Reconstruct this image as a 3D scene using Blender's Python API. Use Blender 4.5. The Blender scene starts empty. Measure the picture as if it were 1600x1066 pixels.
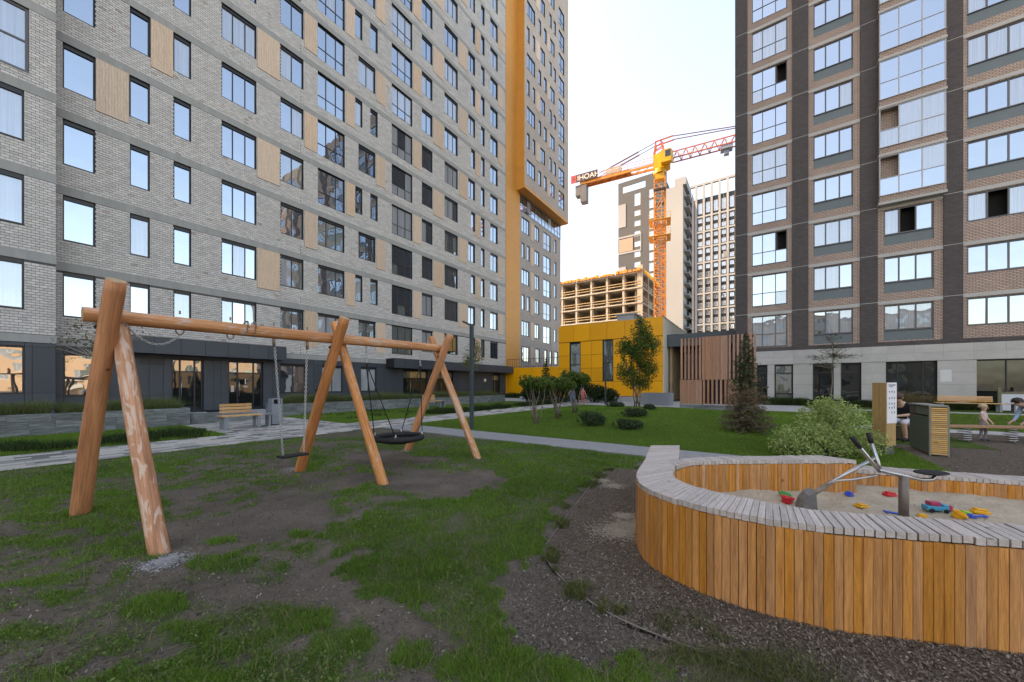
import bpy, math, random
import numpy as np
from mathutils import Vector, Matrix

random.seed(7)
rng = np.random.default_rng(11)
scene = bpy.context.scene
COL = scene.collection

# ------------------------------------------------------------------ camera, sky, sun, exposure
CAM_H = 1.45
F_PX, CX, HY = 562.0, 800.0, 601.0          # focal length and horizon measured on the 1600 px photograph
cam_data = bpy.data.cameras.new("camera")
cam_data.sensor_width = 36.0
cam_data.sensor_fit = 'HORIZONTAL'
cam_data.lens = F_PX / 1600.0 * 36.0
cam_data.shift_y = (HY - 533.0) / 1600.0
cam_data.clip_start = 0.05
cam_data.clip_end = 4000.0
cam = bpy.data.objects.new("camera", cam_data)
cam.location = (0, 0, CAM_H)
cam.rotation_euler = (math.radians(90), 0, 0)
COL.objects.link(cam)
scene.camera = cam

SUN_AZ = math.radians(-78.0)                 # left of straight ahead, behind the long apartment slab
SUN_EL = math.radians(38.0)
world = bpy.data.worlds.new("World")
scene.world = world
world.use_nodes = True
wn = world.node_tree.nodes
wl = world.node_tree.links
wn.clear()
w_out = wn.new("ShaderNodeOutputWorld")
w_bg = wn.new("ShaderNodeBackground")
w_sky = wn.new("ShaderNodeTexSky")
w_sky.sky_type = 'NISHITA'
w_sky.sun_disc = False
w_sky.sun_elevation = SUN_EL
w_sky.sun_rotation = SUN_AZ
w_sky.altitude = 200
w_sky.air_density = 1.0
w_sky.dust_density = 2.5
w_sky.ozone_density = 1.0
w_bg.inputs["Strength"].default_value = 0.15
wl.new(w_sky.outputs[0], w_bg.inputs["Color"])
wl.new(w_bg.outputs[0], w_out.inputs["Surface"])

sun_data = bpy.data.lights.new("sun", 'SUN')
sun_data.energy = 2.0
sun_data.angle = math.radians(0.5)
sun_data.color = (1.0, 0.86, 0.68)
sun = bpy.data.objects.new("sun", sun_data)
sdir = Vector((math.sin(SUN_AZ) * math.cos(SUN_EL), math.cos(SUN_AZ) * math.cos(SUN_EL), math.sin(SUN_EL)))
sun.rotation_euler = (-sdir).to_track_quat('-Z', 'Y').to_euler()
sun.location = (0, 0, 80)
COL.objects.link(sun)

scene.view_settings.view_transform = 'Standard'
scene.view_settings.look = 'None'
scene.view_settings.gamma = 1.0
scene.view_settings.use_curve_mapping = False
scene.view_settings.exposure = 2.3
scene.view_settings.use_white_balance = True      # camera white balance for open shade
scene.view_settings.white_balance_temperature = 9400
scene.view_settings.white_balance_tint = 15
scene.cycles.use_denoising = True
scene.cycles.max_bounces = 6
scene.cycles.diffuse_bounces = 3
scene.cycles.glossy_bounces = 4
scene.cycles.transparent_max_bounces = 8

# ------------------------------------------------------------------ site frame
# U runs along the long left slab (away from the camera), V across the courtyard towards that slab
PHI = math.atan2(0.8250, 0.5651)
DU = Vector((0.5651, 0.8250, 0.0))
DV = Vector((-0.8250, 0.5651, 0.0))


def S(U, V, z=0.0):
    return DU * U + DV * V + Vector((0, 0, z))


def toUV(p):
    return p[0] * DU.x + p[1] * DU.y, p[0] * DV.x + p[1] * DV.y


def GP(px, py, z=0.0):
    """point at height z measured at photograph pixel px, py"""
    d = (CAM_H - z) * F_PX / (py - HY)
    return Vector(((px - CX) / F_PX * d, d, z))


def AT(px, depth, py=None, z=0.0):
    if py is not None:
        z = CAM_H + (HY - py) * depth / F_PX
    return Vector(((px - CX) / F_PX * depth, depth, z))


def _uvc(px):
    a = (px - CX) / F_PX
    return DU.x * a + DU.y, DV.x * a + DV.y


def Uv(px, V):
    u, v = _uvc(px)
    return V * u / v


def Vu(px, U):
    u, v = _uvc(px)
    return U * v / u


def proj(p):
    d = max(p[1], 1e-3)
    return CX + p[0] / d * F_PX, HY - (p[2] - CAM_H) / d * F_PX, p[1]


# ------------------------------------------------------------------ mesh helpers
class MB:
    def __init__(self):
        self.v = []
        self.f = []
        self.m = []
        self.r = []

    def quad(self, a, b, c, d, m=0, r=0.0):
        n = len(self.v)
        self.v += [tuple(a), tuple(b), tuple(c), tuple(d)]
        self.f.append((n, n + 1, n + 2, n + 3)); self.m.append(m); self.r.append(r)

    def box(self, x0, x1, y0, y1, z0, z1, m=0, r=0.0, skip=()):
        n = len(self.v)
        self.v += [(x0, y0, z0), (x1, y0, z0), (x1, y1, z0), (x0, y1, z0),
                   (x0, y0, z1), (x1, y0, z1), (x1, y1, z1), (x0, y1, z1)]
        fs = {'-z': (0, 3, 2, 1), '+z': (4, 5, 6, 7), '-y': (0, 1, 5, 4), '+y': (2, 3, 7, 6),
              '+x': (1, 2, 6, 5), '-x': (3, 0, 4, 7)}
        for k, q in fs.items():
            if k in skip:
                continue
            self.f.append(tuple(n + i for i in q)); self.m.append(m); self.r.append(r)
        return self

    def prism(self, pts, z0, z1, m=0, r=0.0):
        """vertical prism over a counter-clockwise outline"""
        n = len(self.v); k = len(pts)
        self.v += [(p[0], p[1], z0) for p in pts] + [(p[0], p[1], z1) for p in pts]
        self.f.append(tuple(n + k + i for i in range(k))); self.m.append(m); self.r.append(r)
        self.f.append(tuple(n + k - 1 - i for i in range(k))); self.m.append(m); self.r.append(r)
        for i in range(k):
            j = (i + 1) % k
            self.f.append((n + i, n + j, n + k + j, n + k + i)); self.m.append(m); self.r.append(r)
        return self

    def ring_tube(self, pts, radii, n=8, cap=True, m=0, r=0.0):
        pts = [Vector(p) for p in pts]
        if not hasattr(radii, '__len__'):
            radii = [radii] * len(pts)
        base = len(self.v)
        side = None
        for i, p in enumerate(pts):
            if i == 0:
                t = pts[1] - pts[0]
            elif i == len(pts) - 1:
                t = pts[-1] - pts[-2]
            else:
                t = pts[i + 1] - pts[i - 1]
            t.normalize()
            if side is None:
                side = t.orthogonal().normalized()
            else:
                side = (side - t * side.dot(t))
                if side.length < 1e-6:
                    side = t.orthogonal()
                side.normalize()
            up = t.cross(side)
            for k in range(n):
                a = 2 * math.pi * k / n
                q = p + (side * math.cos(a) + up * math.sin(a)) * radii[i]
                self.v.append((q.x, q.y, q.z))
        for i in range(len(pts) - 1):
            for k in range(n):
                k2 = (k + 1) % n
                self.f.append((base + i * n + k, base + i * n + k2, base + (i + 1) * n + k2, base + (i + 1) * n + k))
                self.m.append(m); self.r.append(r)
        if cap:
            self.f.append(tuple(base + n - 1 - k for k in range(n))); self.m.append(m); self.r.append(r)
            self.f.append(tuple(base + (len(pts) - 1) * n + k for k in range(n))); self.m.append(m); self.r.append(r)
        return self

    def bar(self, a, b, w, h=None, m=0, r=0.0):
        """rectangular bar from a to b"""
        a = Vector(a); b = Vector(b); h = h or w
        t = (b - a).normalized()
        s = t.cross(Vector((0, 0, 1)))
        if s.length < 1e-4:
            s = Vector((1, 0, 0))
        s.normalize()
        u = s.cross(t)
        n = len(self.v)
        for p in (a, b):
            for sx, sy in ((-1, -1), (1, -1), (1, 1), (-1, 1)):
                q = p + s * (sx * w / 2) + u * (sy * h / 2)
                self.v.append((q.x, q.y, q.z))
        for q in ((3, 2, 1, 0), (4, 5, 6, 7), (0, 1, 5, 4), (1, 2, 6, 5), (2, 3, 7, 6), (3, 0, 4, 7)):
            self.f.append(tuple(n + i for i in q)); self.m.append(m); self.r.append(r)
        return self

    def ellipsoid(self, c, rad, nu=12, nv=8, m=0, zmin=-1.0, zmax=1.0):
        base = len(self.v)
        for j in range(nv + 1):
            s = zmin + (zmax - zmin) * j / nv
            th = math.asin(max(-1, min(1, s)))
            for i in range(nu):
                a = 2 * math.pi * i / nu
                self.v.append((c[0] + rad[0] * math.cos(th) * math.cos(a), c[1] + rad[1] * math.cos(th) * math.sin(a), c[2] + rad[2] * math.sin(th)))
        for j in range(nv):
            for i in range(nu):
                i2 = (i + 1) % nu
                self.f.append((base + j * nu + i, base + j * nu + i2, base + (j + 1) * nu + i2, base + (j + 1) * nu + i))
                self.m.append(m); self.r.append(0.0)
        return self

    def mesh(self, name, mats, smooth=False):
        me = bpy.data.meshes.new(name)
        me.from_pydata(self.v, [], self.f)
        if not isinstance(mats, (list, tuple)):
            mats = [mats]
        for mt in mats:
            me.materials.append(mt)
        if len(mats) > 1:
            me.polygons.foreach_set("material_index", self.m)
        if any(self.r):
            at = me.attributes.new("rnd", 'FLOAT', 'FACE')
            at.data.foreach_set("value", self.r)
        if smooth:
            me.polygons.foreach_set("use_smooth", [True] * len(self.f))
        me.update()
        return me

    def build(self, name, mats, parent=None, loc=None, smooth=False, bevel=0.0):
        return link(name, self.mesh(name, mats, smooth), parent, loc, bevel=bevel)


def link(name, data, parent=None, loc=None, rot=None, scale=None, bevel=0.0):
    o = bpy.data.objects.new(name, data)
    COL.objects.link(o)
    if parent is not None:
        o.parent = parent
    if loc is not None:
        o.location = loc
    if rot is not None:
        o.rotation_euler = rot
    if scale is not None:
        o.scale = scale
    if bevel:
        b = o.modifiers.new("bevel", 'BEVEL')
        b.width = bevel; b.segments = 2; b.limit_method = 'ANGLE'
    return o


def np_mesh(name, verts, faces, mat, rnd=None, smooth=False):
    """verts (N,3), faces (M,k)"""
    me = bpy.data.meshes.new(name)
    verts = np.asarray(verts, dtype=np.float32); faces = np.asarray(faces, dtype=np.int32)
    m, k = faces.shape
    me.vertices.add(len(verts)); me.vertices.foreach_set("co", verts.ravel())
    me.loops.add(m * k); me.loops.foreach_set("vertex_index", faces.ravel())
    me.polygons.add(m)
    me.polygons.foreach_set("loop_start", np.arange(0, m * k, k, dtype=np.int32))
    try:
        me.polygons.foreach_set("loop_total", np.full(m, k, dtype=np.int32))
    except Exception:
        pass
    if smooth:
        me.polygons.foreach_set("use_smooth", np.ones(m, dtype=bool))
    me.update(calc_edges=True)
    me.materials.append(mat)
    if rnd is not None:
        at = me.attributes.new("rnd", 'FLOAT', 'FACE')
        at.data.foreach_set("value", np.asarray(rnd, dtype=np.float32))
    return me


def thing(name, label, cat, loc=(0, 0, 0), rotz=0.0, group=None):
    o = bpy.data.objects.new(name, None)
    o.empty_display_size = 0.2
    COL.objects.link(o)
    o.location = loc
    o.rotation_euler = (0, 0, rotz)
    return tag(o, label, cat, group)


def tag(o, label, cat, group=None):
    o["label"] = label
    o["category"] = cat
    if group:
        o["group"] = group
    return o


def struct(o, kind="structure"):
    o["kind"] = kind
    return o


# ------------------------------------------------------------------ materials
MATS = {}


def mat(name, col, rough=0.6, var=0.12, nscale=4.0, bump=0.0, bscale=60.0, metal=0.0, spec=0.4, rnd=0.0, coat=0.0, stretch=None, col2=None, dist=0.01):
    """principled material: colour with two scales of noise, optional per-piece variation and bump"""
    if name in MATS:
        return MATS[name]
    m = bpy.data.materials.new(name)
    m.use_nodes = True
    nt = m.node_tree; N = nt.nodes; L = nt.links
    b = N["Principled BSDF"]
    b.inputs["Roughness"].default_value = rough
    b.inputs["Metallic"].default_value = metal
    b.inputs["Specular IOR Level"].default_value = spec
    b.inputs["Coat Weight"].default_value = coat
    tc = N.new("ShaderNodeTexCoord")
    mp = N.new("ShaderNodeMapping")
    if stretch:
        mp.inputs["Scale"].default_value = stretch
    oi = N.new("ShaderNodeObjectInfo")
    at = N.new("ShaderNodeAttribute"); at.attribute_name = "rnd"
    add = N.new("ShaderNodeMath"); add.operation = 'ADD'
    L.new(oi.outputs["Random"], add.inputs[0]); L.new(at.outputs["Fac"], add.inputs[1])
    fr = N.new("ShaderNodeMath"); fr.operation = 'FRACT'
    L.new(add.outputs[0], fr.inputs[0])
    L.new(tc.outputs["Object"], mp.inputs["Vector"])
    off = N.new("ShaderNodeVectorMath"); off.operation = 'ADD'
    sc = N.new("ShaderNodeMath"); sc.operation = 'MULTIPLY'; sc.inputs[1].default_value = 37.0
    L.new(fr.outputs[0], sc.inputs[0])
    L.new(mp.outputs[0], off.inputs[0]); L.new(sc.outputs[0], off.inputs[1])
    n1 = N.new("ShaderNodeTexNoise"); n1.inputs["Scale"].default_value = nscale; n1.inputs["Detail"].default_value = 6
    n1.inputs["Roughness"].default_value = 0.62
    L.new(off.outputs[0], n1.inputs["Vector"])
    ramp = N.new("ShaderNodeMapRange")
    ramp.inputs["From Min"].default_value = 0.28; ramp.inputs["From Max"].default_value = 0.72
    L.new(n1.outputs["Fac"], ramp.inputs["Value"])
    mix = N.new("ShaderNodeMix"); mix.data_type = 'RGBA'
    c = Vector(col[:3])
    ca = c * (1 - var); cb = c * (1 + var)
    if col2 is not None:
        ca, cb = c, Vector(col2[:3])
    mix.inputs["A"].default_value = (*ca, 1); mix.inputs["B"].default_value = (*cb, 1)
    L.new(ramp.outputs[0], mix.inputs["Factor"])
    src = mix.outputs["Result"]
    if rnd:
        mr = N.new("ShaderNodeMapRange")
        mr.inputs["To Min"].default_value = 1 - rnd; mr.inputs["To Max"].default_value = 1 + rnd
        L.new(fr.outputs[0], mr.inputs["Value"])
        hs = N.new("ShaderNodeHueSaturation")
        L.new(mr.outputs[0], hs.inputs["Value"]); L.new(src, hs.inputs["Color"])
        src = hs.outputs["Color"]
    L.new(src, b.inputs["Base Color"])
    if bump:
        n2 = N.new("ShaderNodeTexNoise"); n2.inputs["Scale"].default_value = bscale; n2.inputs["Detail"].default_value = 5
        L.new(off.outputs[0], n2.inputs["Vector"])
        bp = N.new("ShaderNodeBump"); bp.inputs["Strength"].default_value = bump; bp.inputs["Distance"].default_value = dist
        L.new(n2.outputs["Fac"], bp.inputs["Height"]); L.new(bp.outputs[0], b.inputs["Normal"])
    MATS[name] = m
    return m


def wood(name, light, dark, rough=0.6, axis='Z', ring=7.0, rnd=0.12, peel=0.0, bump=0.35, knots=True, peelcol=(0.50, 0.40, 0.33)):
    """timber with long grain along the object's own axis, knots, per-piece tone, optional pale peeling"""
    if name in MATS:
        return MATS[name]
    m = bpy.data.materials.new(name); m.use_nodes = True
    nt = m.node_tree; N = nt.nodes; L = nt.links
    b = N["Principled BSDF"]; b.inputs["Roughness"].default_value = rough; b.inputs["Specular IOR Level"].default_value = 0.3
    tc = N.new("ShaderNodeTexCoord")
    oi = N.new("ShaderNodeObjectInfo")
    off = N.new("ShaderNodeVectorMath"); off.operation = 'ADD'
    sc = N.new("ShaderNodeMath"); sc.operation = 'MULTIPLY'; sc.inputs[1].default_value = 53.0
    L.new(oi.outputs["Random"], sc.inputs[0])
    L.new(tc.outputs["Object"], off.inputs[0]); L.new(sc.outputs[0], off.inputs[1])
    mp = N.new("ShaderNodeMapping")
    s = {'X': (0.06, 1, 1), 'Y': (1, 0.06, 1), 'Z': (1, 1, 0.06)}[axis]
    mp.inputs["Scale"].default_value = s
    L.new(off.outputs[0], mp.inputs["Vector"])
    n1 = N.new("ShaderNodeTexNoise"); n1.inputs["Scale"].default_value = ring * 4; n1.inputs["Detail"].default_value = 8
    n1.inputs["Roughness"].default_value = 0.6; n1.inputs["Distortion"].default_value = 0.6
    L.new(mp.outputs[0], n1.inputs["Vector"])
    n2 = N.new("ShaderNodeTexNoise"); n2.inputs["Scale"].default_value = ring * 22; n2.inputs["Detail"].default_value = 4
    L.new(mp.outputs[0], n2.inputs["Vector"])
    mx = N.new("ShaderNodeMix"); mx.data_type = 'RGBA'
    mx.inputs["A"].default_value = (*dark, 1); mx.inputs["B"].default_value = (*light, 1)
    mr = N.new("ShaderNodeMapRange"); mr.inputs["From Min"].default_value = 0.3; mr.inputs["From Max"].default_value = 0.62
    L.new(n1.outputs["Fac"], mr.inputs["Value"]); L.new(mr.outputs[0], mx.inputs["Factor"])
    fine = N.new("ShaderNodeMix"); fine.data_type = 'RGBA'; fine.blend_type = 'MULTIPLY'
    fine.inputs["Factor"].default_value = 0.35
    L.new(mx.outputs["Result"], fine.inputs["A"]); L.new(n2.outputs["Color"], fine.inputs["B"])
    gray = N.new("ShaderNodeMapRange"); gray.inputs["From Min"].default_value = 0.3; gray.inputs["From Max"].default_value = 0.6; gray.inputs["To Min"].default_value = 0.35; gray.inputs["To Max"].default_value = 1.25
    L.new(n2.outputs["Fac"], gray.inputs["Value"]); L.new(gray.outputs[0], fine.inputs["B"])
    src = fine.outputs["Result"]
    if knots:
        vo = N.new("ShaderNodeTexVoronoi"); vo.inputs["Scale"].default_value = 3.2
        L.new(off.outputs[0], vo.inputs["Vector"])
        kr = N.new("ShaderNodeMapRange"); kr.inputs["From Min"].default_value = 0.045; kr.inputs["From Max"].default_value = 0.075; kr.inputs["To Min"].default_value = 0.75; kr.inputs["To Max"].default_value = 0.0
        L.new(vo.outputs["Distance"], kr.inputs["Value"])
        km = N.new("ShaderNodeMix"); km.data_type = 'RGBA'; km.inputs["B"].default_value = (dark[0] * 0.35, dark[1] * 0.3, dark[2] * 0.3, 1)
        L.new(kr.outputs[0], km.inputs["Factor"]); L.new(src, km.inputs["A"])
        src = km.outputs["Result"]
    if peel:
        n3 = N.new("ShaderNodeTexNoise"); n3.inputs["Scale"].default_value = 10.0; n3.inputs["Detail"].default_value = 7; n3.inputs["Distortion"].default_value = 3.0
        mp3 = N.new("ShaderNodeMapping"); mp3.inputs["Scale"].default_value = tuple(1.0 if q == 1 else 0.22 for q in s)
        L.new(off.outputs[0], mp3.inputs["Vector"]); L.new(mp3.outputs[0], n3.inputs["Vector"])
        wv = N.new("ShaderNodeMath"); wv.operation = 'MULTIPLY_ADD'; wv.inputs[1].default_value = 0.9
        L.new(n1.outputs["Fac"], wv.inputs[0]); L.new(n3.outputs["Fac"], wv.inputs[2])
        pr = N.new("ShaderNodeMapRange"); pr.inputs["From Min"].default_value = 1.08 - peel * 0.3; pr.inputs["From Max"].default_value = 1.16 - peel * 0.3
        L.new(wv.outputs[0], pr.inputs["Value"])
        pm = N.new("ShaderNodeMix"); pm.data_type = 'RGBA'; pm.inputs["B"].default_value = (*peelcol, 1)
        L.new(pr.outputs[0], pm.inputs["Factor"]); L.new(src, pm.inputs["A"])
        src = pm.outputs["Result"]
    if rnd:
        hs = N.new("ShaderNodeHueSaturation")
        vr = N.new("ShaderNodeMapRange"); vr.inputs["To Min"].default_value = 1 - rnd; vr.inputs["To Max"].default_value = 1 + rnd
        L.new(oi.outputs["Random"], vr.inputs["Value"]); L.new(vr.outputs[0], hs.inputs["Value"])
        r2 = N.new("ShaderNodeMath"); r2.operation = 'MULTIPLY'; r2.inputs[1].default_value = 7.31
        f2 = N.new("ShaderNodeMath"); f2.operation = 'FRACT'
        L.new(oi.outputs["Random"], r2.inputs[0]); L.new(r2.outputs[0], f2.inputs[0])
        sr = N.new("ShaderNodeMapRange"); sr.inputs["To Min"].default_value = 0.86; sr.inputs["To Max"].default_value = 1.06
        L.new(f2.outputs[0], sr.inputs["Value"]); L.new(sr.outputs[0], hs.inputs["Saturation"])
        L.new(src, hs.inputs["Color"]); src = hs.outputs["Color"]
    L.new(src, b.inputs["Base Color"])
    if bump:
        bp = N.new("ShaderNodeBump"); bp.inputs["Strength"].default_value = bump; bp.inputs["Distance"].default_value = 0.006
        L.new(n2.outputs["Fac"], bp.inputs["Height"]); L.new(bp.outputs[0], b.inputs["Normal"])
    MATS[name] = m
    return m


def glass(name, body, refl=0.62, top=0.9, tint=(0.74, 0.87, 1.0), wob=0.006):
    """coated window glass: strong mirror of the sky over a dim room or a pale curtain"""
    if name in MATS:
        return MATS[name]
    m = bpy.data.materials.new(name); m.use_nodes = True
    nt = m.node_tree; N = nt.nodes; L = nt.links
    N.clear()
    out = N.new("ShaderNodeOutputMaterial")
    d = N.new("ShaderNodeBsdfDiffuse")
    g = N.new("ShaderNodeBsdfGlossy"); g.inputs["Roughness"].default_value = 0.015; g.inputs["Color"].default_value = (*tint, 1)
    mx = N.new("ShaderNodeMixShader")
    fz = N.new("ShaderNodeLayerWeight"); fz.inputs["Blend"].default_value = 0.35
    mr = N.new("ShaderNodeMapRange"); mr.inputs["To Min"].default_value = refl; mr.inputs["To Max"].default_value = top
    L.new(fz.outputs["Fresnel"], mr.inputs["Value"])
    L.new(mr.outputs[0], mx.inputs[0])
    tc = N.new("ShaderNodeTexCoord"); oi = N.new("ShaderNodeObjectInfo")
    off = N.new("ShaderNodeVectorMath"); off.operation = 'ADD'
    sc = N.new("ShaderNodeMath"); sc.operation = 'MULTIPLY'; sc.inputs[1].default_value = 91.0
    L.new(oi.outputs["Random"], sc.inputs[0]); L.new(tc.outputs["Object"], off.inputs[0]); L.new(sc.outputs[0], off.inputs[1])
    n = N.new("ShaderNodeTexNoise"); n.inputs["Scale"].default_value = 1.1; n.inputs["Detail"].default_value = 1
    L.new(off.outputs[0], n.inputs["Vector"])
    bp = N.new("ShaderNodeBump"); bp.inputs["Strength"].default_value = 1.0; bp.inputs["Distance"].default_value = wob
    L.new(n.outputs["Fac"], bp.inputs["Height"]); L.new(bp.outputs[0], g.inputs["Normal"])
    # curtain folds / room tone
    mp = N.new("ShaderNodeMapping"); mp.inputs["Scale"].default_value = (9, 9, 0.15)
    L.new(off.outputs[0], mp.inputs["Vector"])
    n2 = N.new("ShaderNodeTexNoise"); n2.inputs["Scale"].default_value = 2.0; n2.inputs["Detail"].default_value = 3
    L.new(mp.outputs[0], n2.inputs["Vector"])
    cm = N.new("ShaderNodeMix"); cm.data_type = 'RGBA'
    cm.inputs["A"].default_value = (body[0] * 0.55, body[1] * 0.55, body[2] * 0.55, 1); cm.inputs["B"].default_value = (body[0] * 1.3, body[1] * 1.3, body[2] * 1.3, 1)
    L.new(n2.outputs["Fac"], cm.inputs["Factor"]); L.new(cm.outputs["Result"], d.inputs["Color"])
    L.new(d.outputs[0], mx.inputs[1]); L.new(g.outputs[0], mx.inputs[2]); L.new(mx.outputs[0], out.inputs["Surface"])
    MATS[name] = m
    return m


def brickwall(name, c1, c2, mortar, bw=0.25, bh=0.075, mort=0.012, rough=0.8, bump=0.5):
    """brickwork too far away to tell bricks apart: colour and relief on the wall's own x and z"""
    if name in MATS:
        return MATS[name]
    m = bpy.data.materials.new(name); m.use_nodes = True
    nt = m.node_tree; N = nt.nodes; L = nt.links
    b = N["Principled BSDF"]; b.inputs["Roughness"].default_value = rough; b.inputs["Specular IOR Level"].default_value = 0.25
    tc = N.new("ShaderNodeTexCoord"); sp = N.new("ShaderNodeSeparateXYZ"); cb = N.new("ShaderNodeCombineXYZ")
    L.new(tc.outputs["Object"], sp.inputs[0])
    sm = N.new("ShaderNodeMath"); sm.operation = 'ADD'
    L.new(sp.outputs["X"], sm.inputs[0]); L.new(sp.outputs["Y"], sm.inputs[1])
    L.new(sm.outputs[0], cb.inputs["X"]); L.new(sp.outputs["Z"], cb.inputs["Y"])
    br = N.new("ShaderNodeTexBrick")
    br.inputs["Scale"].default_value = 1.0
    br.inputs["Brick Width"].default_value = bw; br.inputs["Row Height"].default_value = bh; br.inputs["Mortar Size"].default_value = mort
    br.inputs["Mortar Smooth"].default_value = 0.2
    br.inputs["Color1"].default_value = (*c1, 1); br.inputs["Color2"].default_value = (*c2, 1); br.inputs["Mortar"].default_value = (*mortar, 1)
    L.new(cb.outputs[0], br.inputs["Vector"])
    nz = N.new("ShaderNodeTexNoise"); nz.inputs["Scale"].default_value = 0.5; nz.inputs["Detail"].default_value = 5
    L.new(tc.outputs["Object"], nz.inputs["Vector"])
    mr = N.new("ShaderNodeMapRange"); mr.inputs["To Min"].default_value = 0.8; mr.inputs["To Max"].default_value = 1.2
    L.new(nz.outputs["Fac"], mr.inputs["Value"])
    hs = N.new("ShaderNodeHueSaturation"); L.new(br.outputs["Color"], hs.inputs["Color"]); L.new(mr.outputs[0], hs.inputs["Value"])
    L.new(hs.outputs[0], b.inputs["Base Color"])
    bp = N.new("ShaderNodeBump"); bp.inputs["Strength"].default_value = bump; bp.inputs["Distance"].default_value = 0.02; bp.invert = True
    L.new(br.outputs["Fac"], bp.inputs["Height"]); L.new(bp.outputs[0], b.inputs["Normal"])
    MATS[name] = m
    return m


def leafmat(name, c1, c2, trans=0.35, rough=0.55, c3=None):
    if name in MATS:
        return MATS[name]
    m = bpy.data.materials.new(name); m.use_nodes = True
    nt = m.node_tree; N = nt.nodes; L = nt.links
    N.clear()
    out = N.new("ShaderNodeOutputMaterial")
    at = N.new("ShaderNodeAttribute"); at.attribute_name = "rnd"
    rp = N.new("ShaderNodeValToRGB")
    rp.color_ramp.elements[0].color = (*c1, 1); rp.color_ramp.elements[1].color = (*c2, 1)
    if c3:
        e = rp.color_ramp.elements.new(0.86); e.color = (*c2, 1)
        rp.color_ramp.elements[-1].color = (*c3, 1)
    L.new(at.outputs["Fac"], rp.inputs["Fac"])
    d = N.new("ShaderNodeBsdfPrincipled"); d.inputs["Roughness"].default_value = rough; d.inputs["Specular IOR Level"].default_value = 0.25
    t = N.new("ShaderNodeBsdfTranslucent")
    L.new(rp.outputs[0], d.inputs["Base Color"]); L.new(rp.outputs[0], t.inputs["Color"])
    mx = N.new("ShaderNodeMixShader"); mx.inputs[0].default_value = trans
    L.new(d.outputs[0], mx.inputs[1]); L.new(t.outputs[0], mx.inputs[2]); L.new(mx.outputs[0], out.inputs["Surface"])
    MATS[name] = m
    return m


M_BRICK = mat("pale_grey_brick", (0.53, 0.505, 0.475), rough=0.75, var=0.13, nscale=0.9, rnd=0.12, bump=0.15, bscale=90)
M_BRICKWARM = mat("pinkish_brick", (0.43, 0.35, 0.31), rough=0.75, var=0.10, nscale=3, rnd=0.2)
M_MORTAR = mat("dark_mortar", (0.095, 0.09, 0.088), rough=0.9, var=0.2, nscale=12, bump=0.2)
M_BAND = mat("grey_concrete_band", (0.30, 0.30, 0.285), rough=0.8, var=0.12, nscale=1.6, stretch=(2.5, 2.5, 0.35))
M_DARK = mat("anthracite_panel", (0.040, 0.051, 0.062), rough=0.45, var=0.08, nscale=1.2, rnd=0.12)
M_JOINT = mat("panel_joint", (0.012, 0.013, 0.016), rough=0.8, var=0.1)
M_FRAME = mat("black_window_frame", (0.018, 0.019, 0.022), rough=0.4, var=0.05)
M_FRAMEG = mat("grey_window_frame", (0.10, 0.095, 0.105), rough=0.4, var=0.05)
M_TAN = wood("tan_cladding", (0.66, 0.49, 0.36), (0.55, 0.40, 0.29), axis='Z', ring=5.0, rnd=0.07, knots=False, bump=0.2)
M_ORANGE = mat("orange_cladding", (0.62, 0.27, 0.055), rough=0.5, var=0.05, nscale=0.7, rnd=0.04)
M_YELLOW = mat("yellow_panel", (0.85, 0.35, 0.008), rough=0.45, var=0.05, nscale=0.8, rnd=0.07)
M_CREAM = mat("cream_render", (0.66, 0.60, 0.52), rough=0.8, var=0.06, nscale=0.6)
G_DARK = glass("window_glass", (0.03, 0.04, 0.05), refl=0.44)
G_MID = glass("window_glass_dim_room", (0.15, 0.17, 0.155), refl=0.32)
G_CURT = glass("window_glass_curtain", (0.34, 0.36, 0.38), refl=0.24)
G_DOOR = glass("entrance_glass", (0.014, 0.016, 0.015), refl=0.05, top=0.45)
M_VOID = mat("dark_room", (0.012, 0.011, 0.010), rough=0.95, var=0.3, nscale=1.0)  # near-black colour stands in for the darkness inside rooms and openings
M_STEEL = mat("galvanised_steel", (0.42, 0.42, 0.42), rough=0.32, metal=0.9, var=0.12, nscale=8)
M_CHAIN = mat("zinc_chain", (0.50, 0.50, 0.50), rough=0.4, metal=0.75, var=0.15, nscale=20)
M_RUSTY = mat("dull_iron", (0.24, 0.19, 0.15), rough=0.6, metal=0.5, var=0.3, nscale=15)
M_BLACK = mat("black_rubber", (0.012, 0.012, 0.013), rough=0.7, var=0.15, nscale=12)
M_STONE = mat("grey_planter_stone", (0.165, 0.185, 0.18), rough=0.85, var=0.5, nscale=2.6, rnd=0.2, bump=0.8, bscale=9, dist=0.04, stretch=(1, 1, 6))
M_CONC = mat("pale_concrete", (0.36, 0.36, 0.35), rough=0.85, var=0.12, nscale=2.0, bump=0.15, bscale=40)
M_GREYMET = mat("blue_grey_powder_coat", (0.20, 0.225, 0.255), rough=0.45, var=0.06, nscale=3)
M_LAMP = mat("dark_green_grey_pole", (0.045, 0.062, 0.066), rough=0.4, var=0.06, nscale=3)
M_BENCH = wood("bench_larch", (0.62, 0.36, 0.15), (0.45, 0.23, 0.085), axis='X', ring=6, rnd=0.1)
M_BARK = mat("young_bark", (0.17, 0.135, 0.10), rough=0.85, var=0.3, nscale=12, bump=0.4, bscale=40)
M_BARKP = mat("pale_bark", (0.32, 0.28, 0.23), rough=0.85, var=0.25, nscale=14, bump=0.3, bscale=50)

# ------------------------------------------------------------------ ground
M_ASPH = mat("grey_ground", (0.16, 0.16, 0.155), rough=0.9, var=0.15, nscale=1.5, bump=0.2, bscale=60)
g = MB(); g.quad((-900, -900, -0.09), (900, -900, -0.09), (900, 1600, -0.09), (-900, 1600, -0.09))
struct(g.build("ground", M_ASPH))


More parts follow.
